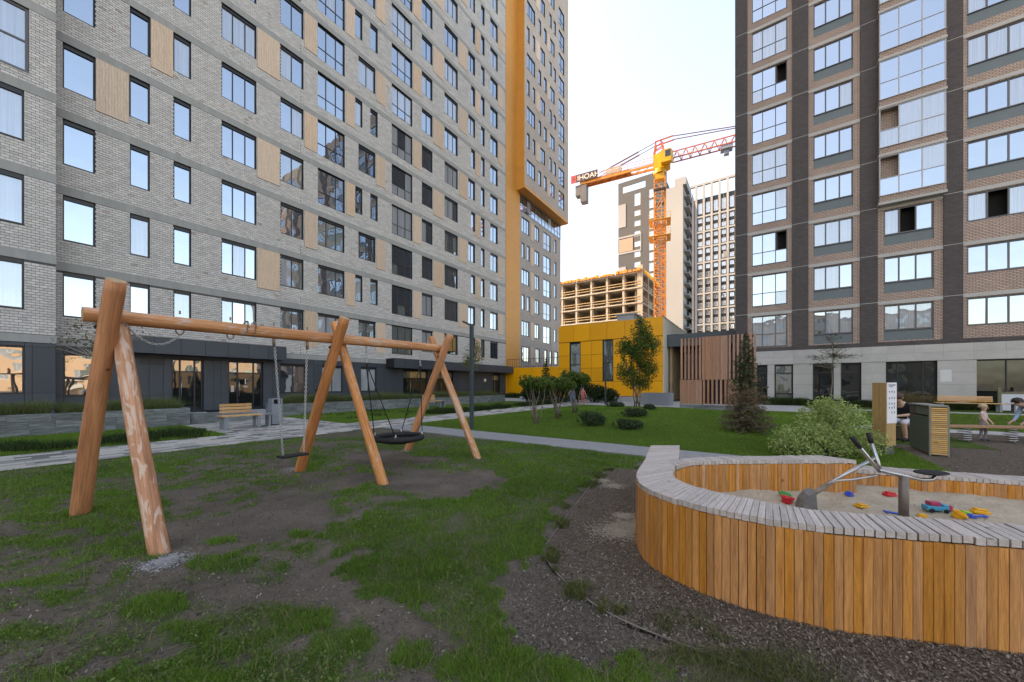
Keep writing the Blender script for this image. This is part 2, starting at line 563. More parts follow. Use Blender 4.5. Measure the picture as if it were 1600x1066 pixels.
def vnoise(x, y, s, seed=0):
    """smooth value noise"""
    x = np.asarray(x, float) * s + seed * 17.3; y = np.asarray(y, float) * s + seed * 9.1
    xi = np.floor(x); yi = np.floor(y); fx = x - xi; fy = y - yi
    fx = fx * fx * (3 - 2 * fx); fy = fy * fy * (3 - 2 * fy)

    def h(a, b):
        q = np.sin(a * 127.1 + b * 311.7 + seed * 3.7) * 43758.5453
        return q - np.floor(q)
    return (h(xi, yi) * (1 - fx) + h(xi + 1, yi) * fx) * (1 - fy) + (h(xi, yi + 1) * (1 - fx) + h(xi + 1, yi + 1) * fx) * fy


def fbm(x, y, s, seed=0):
    return (vnoise(x, y, s, seed) + 0.5 * vnoise(x, y, s * 2.1, seed + 1) + 0.25 * vnoise(x, y, s * 4.3, seed + 2)) / 1.75


def in_poly(x, y, poly):
    inside = np.zeros(np.shape(x), bool)
    n = len(poly)
    for i in range(n):
        x1, y1 = poly[i][0], poly[i][1]; x2, y2 = poly[(i + 1) % n][0], poly[(i + 1) % n][1]
        c = ((y1 > y) != (y2 > y)) & (x < (x2 - x1) * (y - y1) / (y2 - y1 + 1e-12) + x1)
        inside ^= c
    return inside


def ground_poly(pp):
    return [tuple(GP(a, b)[:2]) for a, b in pp]


MULCH_EDGE = [(1000, 734), (965, 733), (945, 738), (930, 748), (912, 772), (885, 806), (862, 838), (851, 858), (858, 880), (885, 910), (930, 945), (985, 974), (1060, 1004), (1150, 1038), (1230, 1066), (1300, 1095)]
mulch_edge = [GP(a, b) for a, b in MULCH_EDGE]
MULCH = [tuple(p[:2]) for p in mulch_edge] + [(1.6, 1.0), (9.0, -1.5), (18.0, 0.5), tuple(S(16.38, -17)[:2]), tuple(S(16.38, -4.3)[:2]), tuple(S(12.64, -4.3)[:2]), tuple(S(12.5, -2.45)[:2]), tuple(S(8.65, -2.45)[:2]), tuple(S(8.58, -2.02)[:2]), tuple(S(7.44, -2.02)[:2]), tuple(S(6.3, -1.2)[:2]), tuple(S(6.35, 1.4)[:2])]

LUSH = [ground_poly([(640, 700), (1000, 712), (990, 730), (930, 742), (900, 775), (860, 822), (822, 850), (806, 880), (790, 915), (775, 950), (800, 985), (860, 1015), (1000, 1066), (1020, 1100), (690, 1100), (730, 1010), (690, 975), (640, 930), (590, 910), (520, 870), (500, 840), (560, 800), (640, 785), (760, 765), (790, 748), (760, 730), (690, 715)])]
BACKSTRIP = ground_poly([(-200, 745), (0, 735), (260, 706), (420, 688), (560, 672), (660, 677), (1000, 711), (990, 722), (780, 735), (730, 720), (660, 712), (600, 702), (560, 700), (500, 690), (420, 706), (330, 712), (250, 740), (120, 755), (0, 780), (-200, 800)])
PATCH = [(370, 880, 75, 15), (440, 855, 60, 9), (470, 832, 24, 8), (195, 1008, 42, 20), (470, 965, 70, 22), (400, 1010, 80, 40), (640, 1018, 36, 24), (235, 942, 60, 22),
         (50, 905, 60, 22), (40, 985, 60, 14), (570, 765, 46, 9), (190, 860, 60, 18), (200, 790, 70, 22), (60, 800, 80, 20), (160, 820, 50, 12), (60, 845, 60, 12), (340, 842, 36, 6), (700, 728, 24, 8),
         (500, 720, 40, 14), (380, 1050, 110, 26), (545, 900, 30, 12), (500, 1048, 40, 18), (560, 1000, 26, 20), (90, 930, 40, 12), (300, 985, 50, 16), (-60, 900, 60, 40), (430, 1100, 160, 30), (130, 765, 60, 14), (740, 1050, 60, 30)]


def grassness(x, y):
    x = np.asarray(x, float); y = np.asarray(y, float)
    g = np.zeros(x.shape)
    wob = (fbm(x, y, 3.0, 5) - 0.5)
    wx = x + wob * 0.6 + (fbm(x, y, 11.0, 6) - 0.5) * 0.35; wy = y + (fbm(x, y, 2.6, 8) - 0.5) * 0.6 + (fbm(x, y, 10.0, 9) - 0.5) * 0.35
    for P in LUSH:
        g = np.maximum(g, in_poly(wx, wy, P) * (0.70 + 1.3 * (fbm(x, y, 2.6, 3) - 0.42)))
    g = np.maximum(g, in_poly(wx, wy, BACKSTRIP) * (0.45 + 1.1 * (fbm(x, y, 1.3, 21) - 0.4)))
    d = np.maximum(y, 0.3)
    px = CX + x / d * F_PX; py = HY + CAM_H / d * F_PX
    jx = (fbm(x, y, 3.5, 31) - 0.5); jf = (fbm(x, y, 14, 33) - 0.5)
    for (cx, cy, rx, ry) in PATCH:
        q = ((px - cx) / rx) ** 2 + ((py - cy) / ry) ** 2
        g = np.maximum(g, np.clip((1.25 - q) * 0.8 + jx * 2.6 + jf * 1.6, 0, 1) * 0.95)
    n = fbm(x, y, 1.1, 40)
    g = np.maximum(g, np.clip((n - 0.50) * 4, 0, 0.6) * np.clip((fbm(x, y, 7, 44) - 0.42) * 6, 0, 1))
    g = np.clip(g, 0, 1)
    g[in_poly(x, y, MULCH)] = 0
    return g


def soil_z(x, y):
    z = (fbm(x, y, 1.2, 60) - 0.5) * 0.06 + (fbm(x, y, 6.0, 61) - 0.5) * 0.018
    m = in_poly(x, y, MULCH)
    z = np.where(m, np.minimum(z, 0) - 0.03, z)
    return z - 0.012


def soil_material():
    m = bpy.data.materials.new("bare_soil"); m.use_nodes = True
    N = m.node_tree.nodes; L = m.node_tree.links; b = N["Principled BSDF"]
    b.inputs["Roughness"].default_value = 0.95; b.inputs["Specular IOR Level"].default_value = 0.15
    tc = N.new("ShaderNodeTexCoord")
    n1 = N.new("ShaderNodeTexNoise"); n1.inputs["Scale"].default_value = 1.6; n1.inputs["Detail"].default_value = 8; n1.inputs["Roughness"].default_value = 0.65
    L.new(tc.outputs["Object"], n1.inputs["Vector"])
    r = N.new("ShaderNodeValToRGB")
    r.color_ramp.elements[0].position = 0.3; r.color_ramp.elements[0].color = (0.072, 0.059, 0.048, 1)
    r.color_ramp.elements[1].position = 0.7; r.color_ramp.elements[1].color = (0.150, 0.122, 0.098, 1)
    L.new(n1.outputs["Fac"], r.inputs["Fac"])
    n2 = N.new("ShaderNodeTexNoise"); n2.inputs["Scale"].default_value = 85; n2.inputs["Detail"].default_value = 3
    L.new(tc.outputs["Object"], n2.inputs["Vector"])
    sp = N.new("ShaderNodeMapRange"); sp.inputs["From Min"].default_value = 0.66; sp.inputs["From Max"].default_value = 0.74
    L.new(n2.outputs["Fac"], sp.inputs["Value"])
    mx = N.new("ShaderNodeMix"); mx.data_type = 'RGBA'; mx.inputs["B"].default_value = (0.26, 0.23, 0.20, 1)
    L.new(sp.outputs[0], mx.inputs["Factor"]); L.new(r.outputs[0], mx.inputs["A"])
    ga = N.new("ShaderNodeAttribute"); ga.attribute_name = "grass"
    gm = N.new("ShaderNodeMix"); gm.data_type = 'RGBA'; gm.inputs["B"].default_value = (0.050, 0.078, 0.020, 1)
    gs = N.new("ShaderNodeMath"); gs.operation = 'MULTIPLY'; gs.inputs[1].default_value = 0.8
    L.new(ga.outputs["Fac"], gs.inputs[0]); L.new(gs.outputs[0], gm.inputs["Factor"]); L.new(mx.outputs["Result"], gm.inputs["A"])
    L.new(gm.outputs["Result"], b.inputs["Base Color"])
    bp = N.new("ShaderNodeBump"); bp.inputs["Strength"].default_value = 0.7; bp.inputs["Distance"].default_value = 0.012
    n3 = N.new("ShaderNodeTexNoise"); n3.inputs["Scale"].default_value = 38; n3.inputs["Detail"].default_value = 6
    L.new(tc.outputs["Object"], n3.inputs["Vector"]); L.new(n3.outputs["Fac"], bp.inputs["Height"]); L.new(bp.outputs[0], b.inputs["Normal"])
    return m


# soil sheet of the near lawn, in site coordinates
nu, nv = 260, 300
uu = np.linspace(-12, 7.5, nu); vv = np.linspace(-14, 10.5, nv)
UU, VV = np.meshgrid(uu, vv, indexing='ij')
X = UU * DU.x + VV * DV.x; Y = UU * DU.y + VV * DV.y
Z = soil_z(X, Y)
verts = np.stack([X, Y, Z], -1).reshape(-1, 3)
idx = np.arange(nu * nv).reshape(nu, nv)
faces = np.stack([idx[:-1, :-1], idx[1:, :-1], idx[1:, 1:], idx[:-1, 1:]], -1).reshape(-1, 4)
soil_me = np_mesh("soil", verts, faces, soil_material(), smooth=True)
ga = soil_me.attributes.new("grass", 'FLOAT', 'POINT')
ga.data.foreach_set("value", grassness(X.ravel(), Y.ravel()).astype(np.float32))
struct(link("soil", soil_me))

# bark mulch of the play area
M_MULCH = mat("bark_mulch", (0.085, 0.067, 0.052), rough=0.95, nscale=30, bump=1.0, bscale=70, col2=(0.19, 0.152, 0.120), dist=0.03, spec=0.15)
mb = MB()
n0 = len(MULCH)
import bmesh
bm = bmesh.new()
vs = [bm.verts.new((p[0], p[1], -0.004)) for p in MULCH]
bm.faces.new(vs)
bmesh.ops.triangulate(bm, faces=bm.faces[:])
me = bpy.data.meshes.new("mulch"); bm.to_mesh(me); bm.free(); me.materials.append(M_MULCH)
if me.polygons[0].normal.z < 0:
    me.flip_normals()
struct(link("mulch", me))


def chips(name, pts, size, mats, tilt=0.5, z0=0.004, aspect=(0.25, 0.6)):
    """flat slivers lying on the ground"""
    n = len(pts)
    a = rng.uniform(0, 2 * np.pi, n); L_ = size * rng.uniform(0.4, 1.5, n); W = L_ * rng.uniform(aspect[0], aspect[1], n)
    dx = np.stack([np.cos(a), np.sin(a), rng.normal(0, tilt, n) * 0.5], -1) * (L_ / 2)[:, None]
    dy = np.stack([-np.sin(a), np.cos(a), rng.normal(0, tilt, n) * 0.5], -1) * (W / 2)[:, None]
    c = np.array(pts); c[:, 2] += z0 + rng.uniform(0, 0.006, n)
    V_ = np.stack([c - dx - dy, c + dx - dy, c + dx + dy, c - dx + dy], 1).reshape(-1, 3)
    F_ = np.arange(4 * n).reshape(n, 4)
    return np_mesh(name, V_, F_, mats, rnd=rng.uniform(0.001, 1, n))


def scatter(n, x0, x1, y0, y1, dens=None):
    """random ground points, denser close to the camera"""
    y = y0 * (y1 / y0) ** rng.uniform(0, 1, n)
    x = rng.uniform(-1, 1, n)
    x = np.where(x < 0, -x * x0 / 1.0, x * x1) * (y)
    return x, y


M_CHIP = leafmat("mulch_chip", (0.06, 0.047, 0.036), (0.20, 0.158, 0.122), trans=0.0, rough=0.9, c3=(0.34, 0.285, 0.23))
x, y = scatter(330000, -0.05, 1.65, 1.55, 15.0)
k = in_poly(x, y, MULCH)
pts = np.stack([x[k], y[k], np.zeros(k.sum())], -1)
struct(link("mulch_chips", chips("mulch_chips", pts, 0.0115, M_CHIP, tilt=0.9)), "stuff")
x, y = scatter(70000, -1.75, 0.5, 1.5, 9.0)
u_, v_ = x * DU.x + y * DU.y, x * DV.x + y * DV.y
k = (~in_poly(x, y, MULCH)) & (grassness(x, y) < 0.3) & (v_ < 10.4) & (u_ < 7.4)
pts = np.stack([x[k], y[k], soil_z(x[k], y[k])], -1)
M_CRUMB = leafmat("soil_crumb", (0.06, 0.049, 0.040), (0.16, 0.132, 0.108), trans=0.0, rough=0.9, c3=(0.30, 0.265, 0.225))
struct(link("soil_crumbs", chips("soil_crumbs", pts, 0.012, M_CRUMB, tilt=0.8, z0=0.003)), "stuff")

# edging strip round the mulch
eb = MB()
catm_edge = []
for i in range(len(mulch_edge) - 1):
    a_, b_, c_, d_ = mulch_edge[max(i - 1, 0)], mulch_edge[i], mulch_edge[i + 1], mulch_edge[min(i + 2, len(mulch_edge) - 1)]
    for k in range(6):
        t = k / 6
        catm_edge.append(0.5 * ((2 * b_) + (c_ - a_) * t + (2 * a_ - 5 * b_ + 4 * c_ - d_) * t * t + (3 * b_ - a_ - 3 * c_ + d_) * t ** 3))
eb.ring_tube([(p.x, p.y, -0.001) for p in catm_edge], 0.0055, n=6)
o = eb.build("edging_cord", mat("grey_plastic_edging", (0.19, 0.165, 0.145), rough=0.7, var=0.2), smooth=True)
tag(o, "thin grey plastic edging strip between the lawn and the bark mulch", "edging")

# pale spilled sand on the mulch, puddle-grey scrap
M_SANDSPILL = mat("spilled_sand", (0.34, 0.29, 0.22), rough=0.95, var=0.15, nscale=9, bump=0.3, bscale=80)
for i, (a, b, s) in enumerate([(968, 832, 0.12), (985, 822, 0.09), (975, 808, 0.06), (958, 760, 0.07), (940, 752, 0.06)]):
    p = GP(a, b)
    n = 5200 if s > 0.1 else 2500
    r = np.abs(rng.normal(0, s, n)); th = rng.uniform(0, 2 * np.pi, n)
    P = np.stack([p.x + r * np.cos(th) * 1.3, p.y + r * np.sin(th) * 1.1, np.full(n, 0.002)], -1)
    o = link("spilled_sand", chips("spilled_sand", P, 0.013, M_SANDSPILL, tilt=0.3))
    struct(o, "stuff")

# ------------------------------------------------------------------ paths and lawns beyond
M_LAWN = mat("mown_lawn", (0.050, 0.088, 0.016), rough=0.9, nscale=2.2, col2=(0.085, 0.135, 0.026), bump=0.9, bscale=55, dist=0.05, spec=0.1)
M_PATHSLAB = mat("fine_grey_paving", (0.245, 0.25, 0.25), rough=0.85, var=0.12, nscale=5, bump=0.25, bscale=70)


def site_sheet(name, u0, u1, v0, v1, z0, z1, m, kind="structure"):
    b_ = MB()
    P = [S(u0, v0), S(u1, v0), S(u1, v1), S(u0, v1)]
    b_.prism(P, z0, z1)
    return struct(b_.build(name, m), kind)


site_sheet("path", 7.5, 8.6, -2.05, 10.5, -0.1, 0.014, M_PATHSLAB)
site_sheet("path_bed", -12, 26.0, 10.5, 12.5, -0.1, -0.004, M_JOINT)
site_sheet("entrance_apron_bed", 3.9, 7.5, 12.5, 22.0, -0.1, -0.004, M_JOINT)
site_sheet("plaza", 24.0, 33.1, -2.5, 10.5, -0.1, 0.006, M_CONC)
site_sheet("plaza_far", 26.0, 33.1, 10.5, 18.0, -0.1, 0.008, M_CONC)
site_sheet("lawn_strip", -12, 3.9, 12.5, 16.72, -0.1, 0.005, M_LAWN)
site_sheet("lawn_strip_far", 7.5, 26.0, 12.5, 18.1, -0.1, 0.005, M_LAWN)
site_sheet("play_path", 16.4, 17.5, -30, -2.5, -0.1, 0.008, M_CONC)
site_sheet("lawn_play", 12.62, 16.4, -4.4, -2.5, -0.1, 0.004, M_LAWN)
site_sheet("lawn_middle", 17.5, 27.4, -32, -2.5, -0.1, 0.006, M_LAWN)
site_sheet("house_path", 27.4, 28.6, -34, -2.5, -0.1, 0.01, M_CONC)
site_sheet("lawn_house", 28.6, 33.0, -34, -2.5, -0.1, 0.006, M_LAWN)
site_sheet("building_apron", -14, 33.0, 18.1, 23.45, -0.1, 0.003, M_CONC)


def mound(U, V):
    q = np.exp(-(((U - 16.0) / 5.0) ** 2 + ((V - 3.8) / 4.2) ** 2))
    e = np.clip((U - 8.6) / 2.0, 0, 1) * np.clip((10.5 - V) / 2.0, 0, 1) * np.clip((24 - U) / 2.5, 0, 1) * np.clip((V + 2.5) / 1.5, 0, 1)
    return 0.42 * q * e + 0.012


uu = np.linspace(8.6, 24.0, 70); vv = np.linspace(-2.6, 10.5, 64)
UU, VV = np.meshgrid(uu, vv, indexing='ij')
X = UU * DU.x + VV * DV.x; Y = UU * DU.y + VV * DV.y
idx = np.arange(70 * 64).reshape(70, 64)
faces = np.stack([idx[:-1, :-1], idx[1:, :-1], idx[1:, 1:], idx[:-1, 1:]], -1).reshape(-1, 4)
struct(link("lawn_mound", np_mesh("lawn_mound", np.stack([X, Y, mound(UU, VV)], -1).reshape(-1, 3), faces, M_LAWN, smooth=True)))

# pavers of the near path: each stone laid singly, three greys
PAV = [mat("paver_light", (0.42, 0.40, 0.36), rough=0.85, var=0.12, nscale=6, rnd=0.08, bump=0.2, bscale=90),
       mat("paver_mid", (0.25, 0.245, 0.23), rough=0.85, var=0.12, nscale=6, rnd=0.08, bump=0.2, bscale=90),
       mat("paver_dark", (0.14, 0.14, 0.135), rough=0.85, var=0.12, nscale=6, rnd=0.08, bump=0.2, bscale=90)]
pl, pw, pg = 0.40, 0.20, 0.006
stones = []
for (u0, u1, v0, v1) in ((-9.0, 26.0, 10.5, 12.5), (3.9, 7.5, 12.5, 20.5)):
    nrow = int(round((v1 - v0) / pw))
    for r in range(nrow):
        vc = v0 + (r + 0.5) * pw
        u = u0 - (0.2 if r % 2 else 0.0) - random.choice((0, 0.1))
        while u < u1:
            a, b = max(u, u0), min(u + pl, u1)
            if b - a > 0.03:
                stones.append(((a + b) / 2, vc, b - a, random.choices((0, 1, 2), (0.55, 0.27, 0.18))[0]))
            u += pl
vis = []
for i, s in enumerate(stones):
    p = S(s[0], s[1]); q = proj(p)
    ok = q[2] > 1 and -40 < q[0] < 1640
    vis.append((-(s[2] * (1.0 / max(q[2], 1)) ** 3) if ok and s[2] > 0.39 else 0, i))
vis.sort()
near = set(i for w, i in vis[:300])
path_root = struct(thing("paved_path", "", ""))
for kk in ("label", "category"):
    del path_root[kk]
path_root.location = S(0, 11.5); path_root.rotation_euler = (0, 0, PHI)
pav_me = [MB().box(-pl / 2 + pg / 2, pl / 2 - pg / 2, -pw / 2 + pg / 2, pw / 2 - pg / 2, -0.05, 0.012).mesh("paver", m) for m in PAV]
rest = MB()
for i, (u, v, l, c) in enumerate(stones):
    dz = random.uniform(-0.0025, 0.0025)
    if i in near:
        link("paver", pav_me[c], path_root, (u, v - 11.5, dz))
    else:
        rest.box(u - l / 2 + pg / 2, u + l / 2 - pg / 2, v - 11.5 - pw / 2 + pg / 2, v - 11.5 + pw / 2 - pg / 2, -0.05, 0.012 + dz, m=c, r=random.uniform(0.01, 1), skip=('-z',))
struct(rest.build("paver_field", PAV, path_root), "stuff")

# ------------------------------------------------------------------ facade kit
PANES = {}


def pane_mesh(w, h, g_):
    key = (round(w, 2), round(h, 2), g_.name)
    if key not in PANES:
        PANES[key] = MB().box(-w / 2, w / 2, 0.0, 0.012, -h / 2, h / 2).mesh("pane", g_)
    return PANES[key]


FRAMES = {}


def frame_mesh(w, h, cols, rows, top, bar, fm, sash):
    key = (round(w, 2), round(h, 2), tuple(cols), tuple(rows), top, bar, fm.name, sash)
    if key not in FRAMES:
        b = MB()
        d0, d1 = -0.035, 0.035
        b.box(0, bar, d0, d1, 0, h); b.box(w - bar, w, d0, d1, 0, h)
        b.box(bar, w - bar, d0, d1, 0, bar)
        b.box(bar, w - bar, d0 - (0.03 if top > 0.08 else 0), d1, h - max(top, bar), h)
        hh = h - max(top, bar)
        x = 0
        for c in cols[:-1]:
            x += c
            b.box(x * w - bar * 0.5, x * w + bar * 0.5, d0 + 0.003, d1 - 0.003, bar, hh)
        z = 0
        for r in rows[:-1]:
            z += r
            b.box(bar, w - bar, d0 + 0.006, d1 - 0.006, z * hh - bar * 0.4, z * hh + bar * 0.4)
        b.box(-0.02, w + 0.02, -0.12, d0, -0.025, 0.0)
        FRAMES[key] = b.mesh("window", fm)
    return FRAMES[key]


def window(root, x0, x1, z0, z1, cols=(1,), rows=(1,), top=0.0, bar=0.05, fm=None, y=0.09, glasses=None, opens=(), name="window"):
    w, h = x1 - x0, z1 - z0
    fm = fm or M_FRAME
    glasses = glasses or ((G_DARK, 0.6), (G_MID, 0.2), (G_CURT, 0.2))
    o = link(name, frame_mesh(w, h, cols, rows, top, bar, fm, 0), root, (x0, y, z0))
    gl = random.choices([q[0] for q in glasses], [q[1] for q in glasses])[0]
    hh = h - max(top, bar)
    zc = 0
    for j, r in enumerate(rows):
        xc = 0
        for i, c in enumerate(cols):
            if (i, j) not in opens:
                pw_, ph_ = c * w - bar * 0.6, r * hh - bar * 0.6
                g2 = gl if random.random() < 0.8 else random.choices([q[0] for q in glasses], [q[1] for q in glasses])[0]
                link("pane", pane_mesh(pw_, ph_, g2), o, ((xc + c / 2) * w, 0.0, (zc + r / 2) * hh),
                     rot=(random.gauss(0, 0.0035), 0, random.gauss(0, 0.0035)))
            xc += c
        zc += r
    return o


def wall_mesh(b, x0, x1, z0, z1, rects, y=0.0, depth=0.14, m=0, mrev=None):
    """sheet facing -y with openings and their reveals"""
    mrev = m if mrev is None else mrev
    rects = [r for r in rects if r[1] > x0 and r[0] < x1 and r[3] > z0 and r[2] < z1]
    zs = sorted(set([z0, z1] + [min(max(r[2], z0), z1) for r in rects] + [min(max(r[3], z0), z1) for r in rects]))
    for za, zb in zip(zs[:-1], zs[1:]):
        if zb - za < 1e-5:
            continue
        zm = (za + zb) / 2
        act = sorted([(max(r[0], x0), min(r[1], x1)) for r in rects if r[2] < zm < r[3]])
        x = x0
        for a, c in act:
            if a > x + 1e-5:
                b.quad((x, y, za), (a, y, za), (a, y, zb), (x, y, zb), m)
            x = max(x, c)
        if x < x1 - 1e-5:
            b.quad((x, y, za), (x1, y, za), (x1, y, zb), (x, y, zb), m)
    for (a, c, za, zb) in [r[:4] for r in rects]:
        y2 = y + depth
        b.quad((a, y, za), (c, y, za), (c, y2, za), (a, y2, za), mrev)
        b.quad((a, y2, zb), (c, y2, zb), (c, y, zb), (a, y, zb), mrev)
        b.quad((a, y, za), (a, y2, za), (a, y2, zb), (a, y, zb), mrev)
        b.quad((c, y2, za), (c, y, za), (c, y, zb), (c, y2, zb), mrev)


def brick_rows(x0, x1, z0, course, nrows, rects, blen, off):
    """list of (xa, xb, z) of the bricks of a storey between openings"""
    out = []
    for r in range(nrows):
        z = z0 + r * course
        zm = z + course / 2
        act = sorted([(a, c) for a, c, za, zb in rects if za - 0.01 < zm < zb + 0.01])
        segs = []
        x = x0
        for a, c in act:
            if a > x + 0.02:
                segs.append((x, a))
            x = max(x, c)
        if x < x1 - 0.02:
            segs.append((x, x1))
        sh = (blen / 2 if (r + off) % 2 else 0.0)
        for a, c in segs:
            q = math.floor((a - sh) / blen) * blen + sh
            while q < c:
                xa, xb = max(q, a), min(q + blen, c)
                if xb - xa > 0.035:
                    out.append((xa, xb, z))
                q += blen
    return out


def lay_bricks(root, bricks, course, blen, to_world, keep=300, name="brick", joint=0.017, proud=0.014, vj=0.009):
    """nearest bricks as single pieces, the others as one part"""
    sized = []
    for i, (xa, xb, z) in enumerate(bricks):
        p = to_world((xa + xb) / 2, z)
        q = proj(p)
        full = abs((xb - xa) - blen) < 1e-3
        if full and 0 < q[0] < 1600 and 0 < q[1] < 1066 and q[2] > 1:
            qa = proj(to_world(xa, z)); qb = proj(to_world(xb, z))
            sized.append((-(qb[0] - qa[0]) * (1.0 / q[2]), i))
    sized.sort()
    one = set(i for s_, i in sized[:keep])
    h = course - joint
    bme = MB().box(-blen / 2 + vj / 2, blen / 2 - vj / 2, -proud, 0.004, 0, h, skip=('+y',)).mesh("brick", M_BRICK)
    rest = MB()
    for i, (xa, xb, z) in enumerate(bricks):
        if i in one:
            link(name, bme, root, ((xa + xb) / 2, random.uniform(-0.003, 0.003), z))
        else:
            pr = proud + random.uniform(-0.004, 0.004)
            rest.box(xa + vj / 2, xb - vj / 2, -pr, 0.004, z, z + h, r=random.uniform(0.01, 1), m=(1 if random.random() < 0.012 else 0), skip=('+y',))
    struct(rest.build("brickwork", [M_BRICK, M_BRICKWARM], root), "stuff")


# ------------------------------------------------------------------ long slab on the left
FH = 3.13                    # storey height
ZT1 = 6.10                   # top of the first storey's windows
VL = 23.5
ROOF = 76.0  # unseen top, raised so the slab shades the courtyard and right tower


def ztop(f):
    return ZT1 + FH * (f - 1)


slab = thing("apartment_building", "long grey brick apartment slab with tan panels and black windows behind the swings", "building", S(1.51, VL), PHI)
U0 = 1.51
XE = 33.03 - U0              # end of the grey brick, the orange stripe follows


def lx(px):
    return Uv(px, VL) - U0


def in_view(px, z):
    """storey still inside the picture, with one more above the frame"""
    u, v = _uvc(px)
    d = VL / v
    return HY - (z - CAM_H) / d * F_PX > -70


rects = []      # window openings
panels = []     # tan panels
wins = []
for f in range(1, 17):
    zt = ztop(f); zb = zt - 1.84
    odd = f % 2 == 1

    def W(pa, pb, cols, zlow=zb, rows=(1,), top=0.17, f=f, zt=zt, zb=zb):
        if in_view(pb, zlow):
            wins.append((lx(pa), lx(pb), zlow, zt, cols, rows, top, f, pa))

    def P(pa, pb, zt=zt, zb=zb):
        if in_view(pb, zb):
            panels.append((lx(pa), lx(pb), zb - 0.42, zt))
    T = (0.32, 0.36, 0.32)
    W(98, 148.5, (1,)); W(203, 234, (1,)); W(271.5, 298.5, (1,))
    if f == 4 or f == 8:
        P(149.5, 201.5)
    if f == 5 or f == 9:
        P(235.5, 270.5)
    W(346.5, 400.5, T)
    if not odd:
        P(402, 437)
    W(438.5, 474, (0.5, 0.5))
    if odd:
        P(475.5, 495)
    if f <= 3:
        W(497, 538, T)
    else:
        W(496.5, 538.5, T, zlow=zt - 2.26, rows=(0.36, 0.64), top=0.06)
    if not odd:
        P(540.5, 554); W(555, 566, (1,)); W(578.5, 590, (1,))
    else:
        W(560, 586, (0.5, 0.5)); P(587.5, 602)
    W(612, 644, T, zlow=zt - 2.22, rows=(0.36, 0.64), top=0.06)
    if not odd:
        P(645.5, 658)
    W(659, 675.5, (0.5, 0.5))
    if odd:
        P(677, 693)
    W(694.5, 715, T)
    if not odd:
        P(717, 730); W(731.5, 742, (0.5, 0.5))
    else:
        W(736, 742, (1,)); P(743, 750.5)
    W(751.5, 757, (1,))
    W(766, 777.5, (0.5, 0.5))
    if not odd:
        P(778.5, 786)
rects = [(w[0], w[1], w[2], w[3]) for w in wins]
Z0B = 3.05
b = MB()
wall_mesh(b, 0, XE, Z0B, ROOF, rects, y=0.0, depth=0.22, m=0, mrev=1)
b.box(0, XE, 0.24, 15, 0, ROOF, m=1)
b.build("wall", [M_MORTAR, M_FRAME], slab)
for f in range(0, 17):
    z = (ztop(f) if f else Z0B - 0.02)
    segs = MB()
    h = 0.36 if f else 0.30
    segs.box(0, XE, -0.022, 0.01, z + 0.004, z + h)
    segs.build("concrete_band", M_BAND, slab)
cr = (FH - 0.36) / 28
bricks = []
for f in range(0, 16):
    z0 = (ztop(f) + 0.36 if f else Z0B + 0.30)
    nr = 28 if f else int((ZT1 - z0) / cr)
    ob = rects + [(p[0], p[1], p[2], p[3]) for p in panels]
    zhi = z0 + nr * cr
    ob = [r for r in ob if r[3] > z0 and r[2] < zhi]
    # only storeys that show; long stretches far down the wall keep the courses but longer stones
    xs = 0
    for xa, xb, bl in ((0, lx(470), 0.19), (lx(470), lx(640), 0.38), (lx(640), XE, 0.57)):
        pxm = {0: 300, lx(470): 560, lx(640): 780}[xa]
        if in_view(pxm, z0):
            bricks.append((bl, brick_rows(xa, xb, z0 + 0.004, cr, nr, ob, bl, f)))
near_b = [q for bl, L_ in bricks if bl == 0.19 for q in L_]
far_b = [q for bl, L_ in bricks if bl != 0.19 for q in L_]
lay_bricks(slab, near_b, cr, 0.19, lambda x, z: S(U0 + x, VL, z))
rest = MB()
for xa, xb, z in far_b:
    pr = 0.014 + random.uniform(-0.004, 0.004)
    rest.box(xa + 0.006, xb - 0.006, -pr, 0.004, z, z + cr - 0.017, r=random.uniform(0.01, 1), skip=('+y', '-z'))
struct(rest.build("brickwork", M_BRICK, slab), "stuff")
PANELME = {}
for (a, c, za, zb) in panels:
    key = (round(c - a, 2), round(zb - za, 2))
    if key not in PANELME:
        q = MB(); w_, h_ = c - a - 0.01, zb - za
        q.box(0, w_, -0.03, 0.0, 0, h_)
        nrib = max(3, int(w_ / 0.085))
        for k in range(nrib):
            q.box((k + 0.12) * w_ / nrib, (k + 0.88) * w_ / nrib, -0.042, -0.03, 0.004, h_ - 0.004, skip=('+y',))
        PANELME[key] = q.mesh("tan_panel", M_TAN)
    link("tan_panel", PANELME[key], slab, (a + 0.005, 0, za))
for (a, c, za, zb, cols, rows, top, f, pa) in wins:
    low = f <= 4 and pa > 430
    gl = ((G_DARK, 0.45), (G_MID, 0.4), (G_CURT, 0.15)) if low else ((G_DARK, 0.72), (G_CURT, 0.28))
    window(slab, a, c, za, zb, cols, rows, top, bar=0.045, glasses=gl, y=0.13)

# ground floor of the slab: anthracite panels, doors, windows, canopies
def panel_run(root, x0, x1, z0, z1, y, cuts_x, cuts_z, m, joint=0.012, thick=0.03, holes=(), name="cladding_panel"):
    xs = [x0] + sorted(c for c in cuts_x if x0 < c < x1) + [x1]
    zs = [z0] + sorted(c for c in cuts_z if z0 < c < z1) + [z1]
    for xa, xb in zip(xs[:-1], xs[1:]):
        for za, zb in zip(zs[:-1], zs[1:]):
            xm, zm = (xa + xb) / 2, (za + zb) / 2
            if any(h[0] - 0.01 <= xm <= h[1] + 0.01 and h[2] - 0.01 <= zm <= h[3] + 0.01 for h in holes):
                continue
            MB().box(xa + joint / 2, xb - joint / 2, y - thick, y, za + joint / 2, zb - joint / 2).build(name, m, root)


def gwin(pa, pb, za, zb, cols, rows=(1,), gl=None):
    return (lx(pa), lx(pb), za, zb, cols, rows, gl)


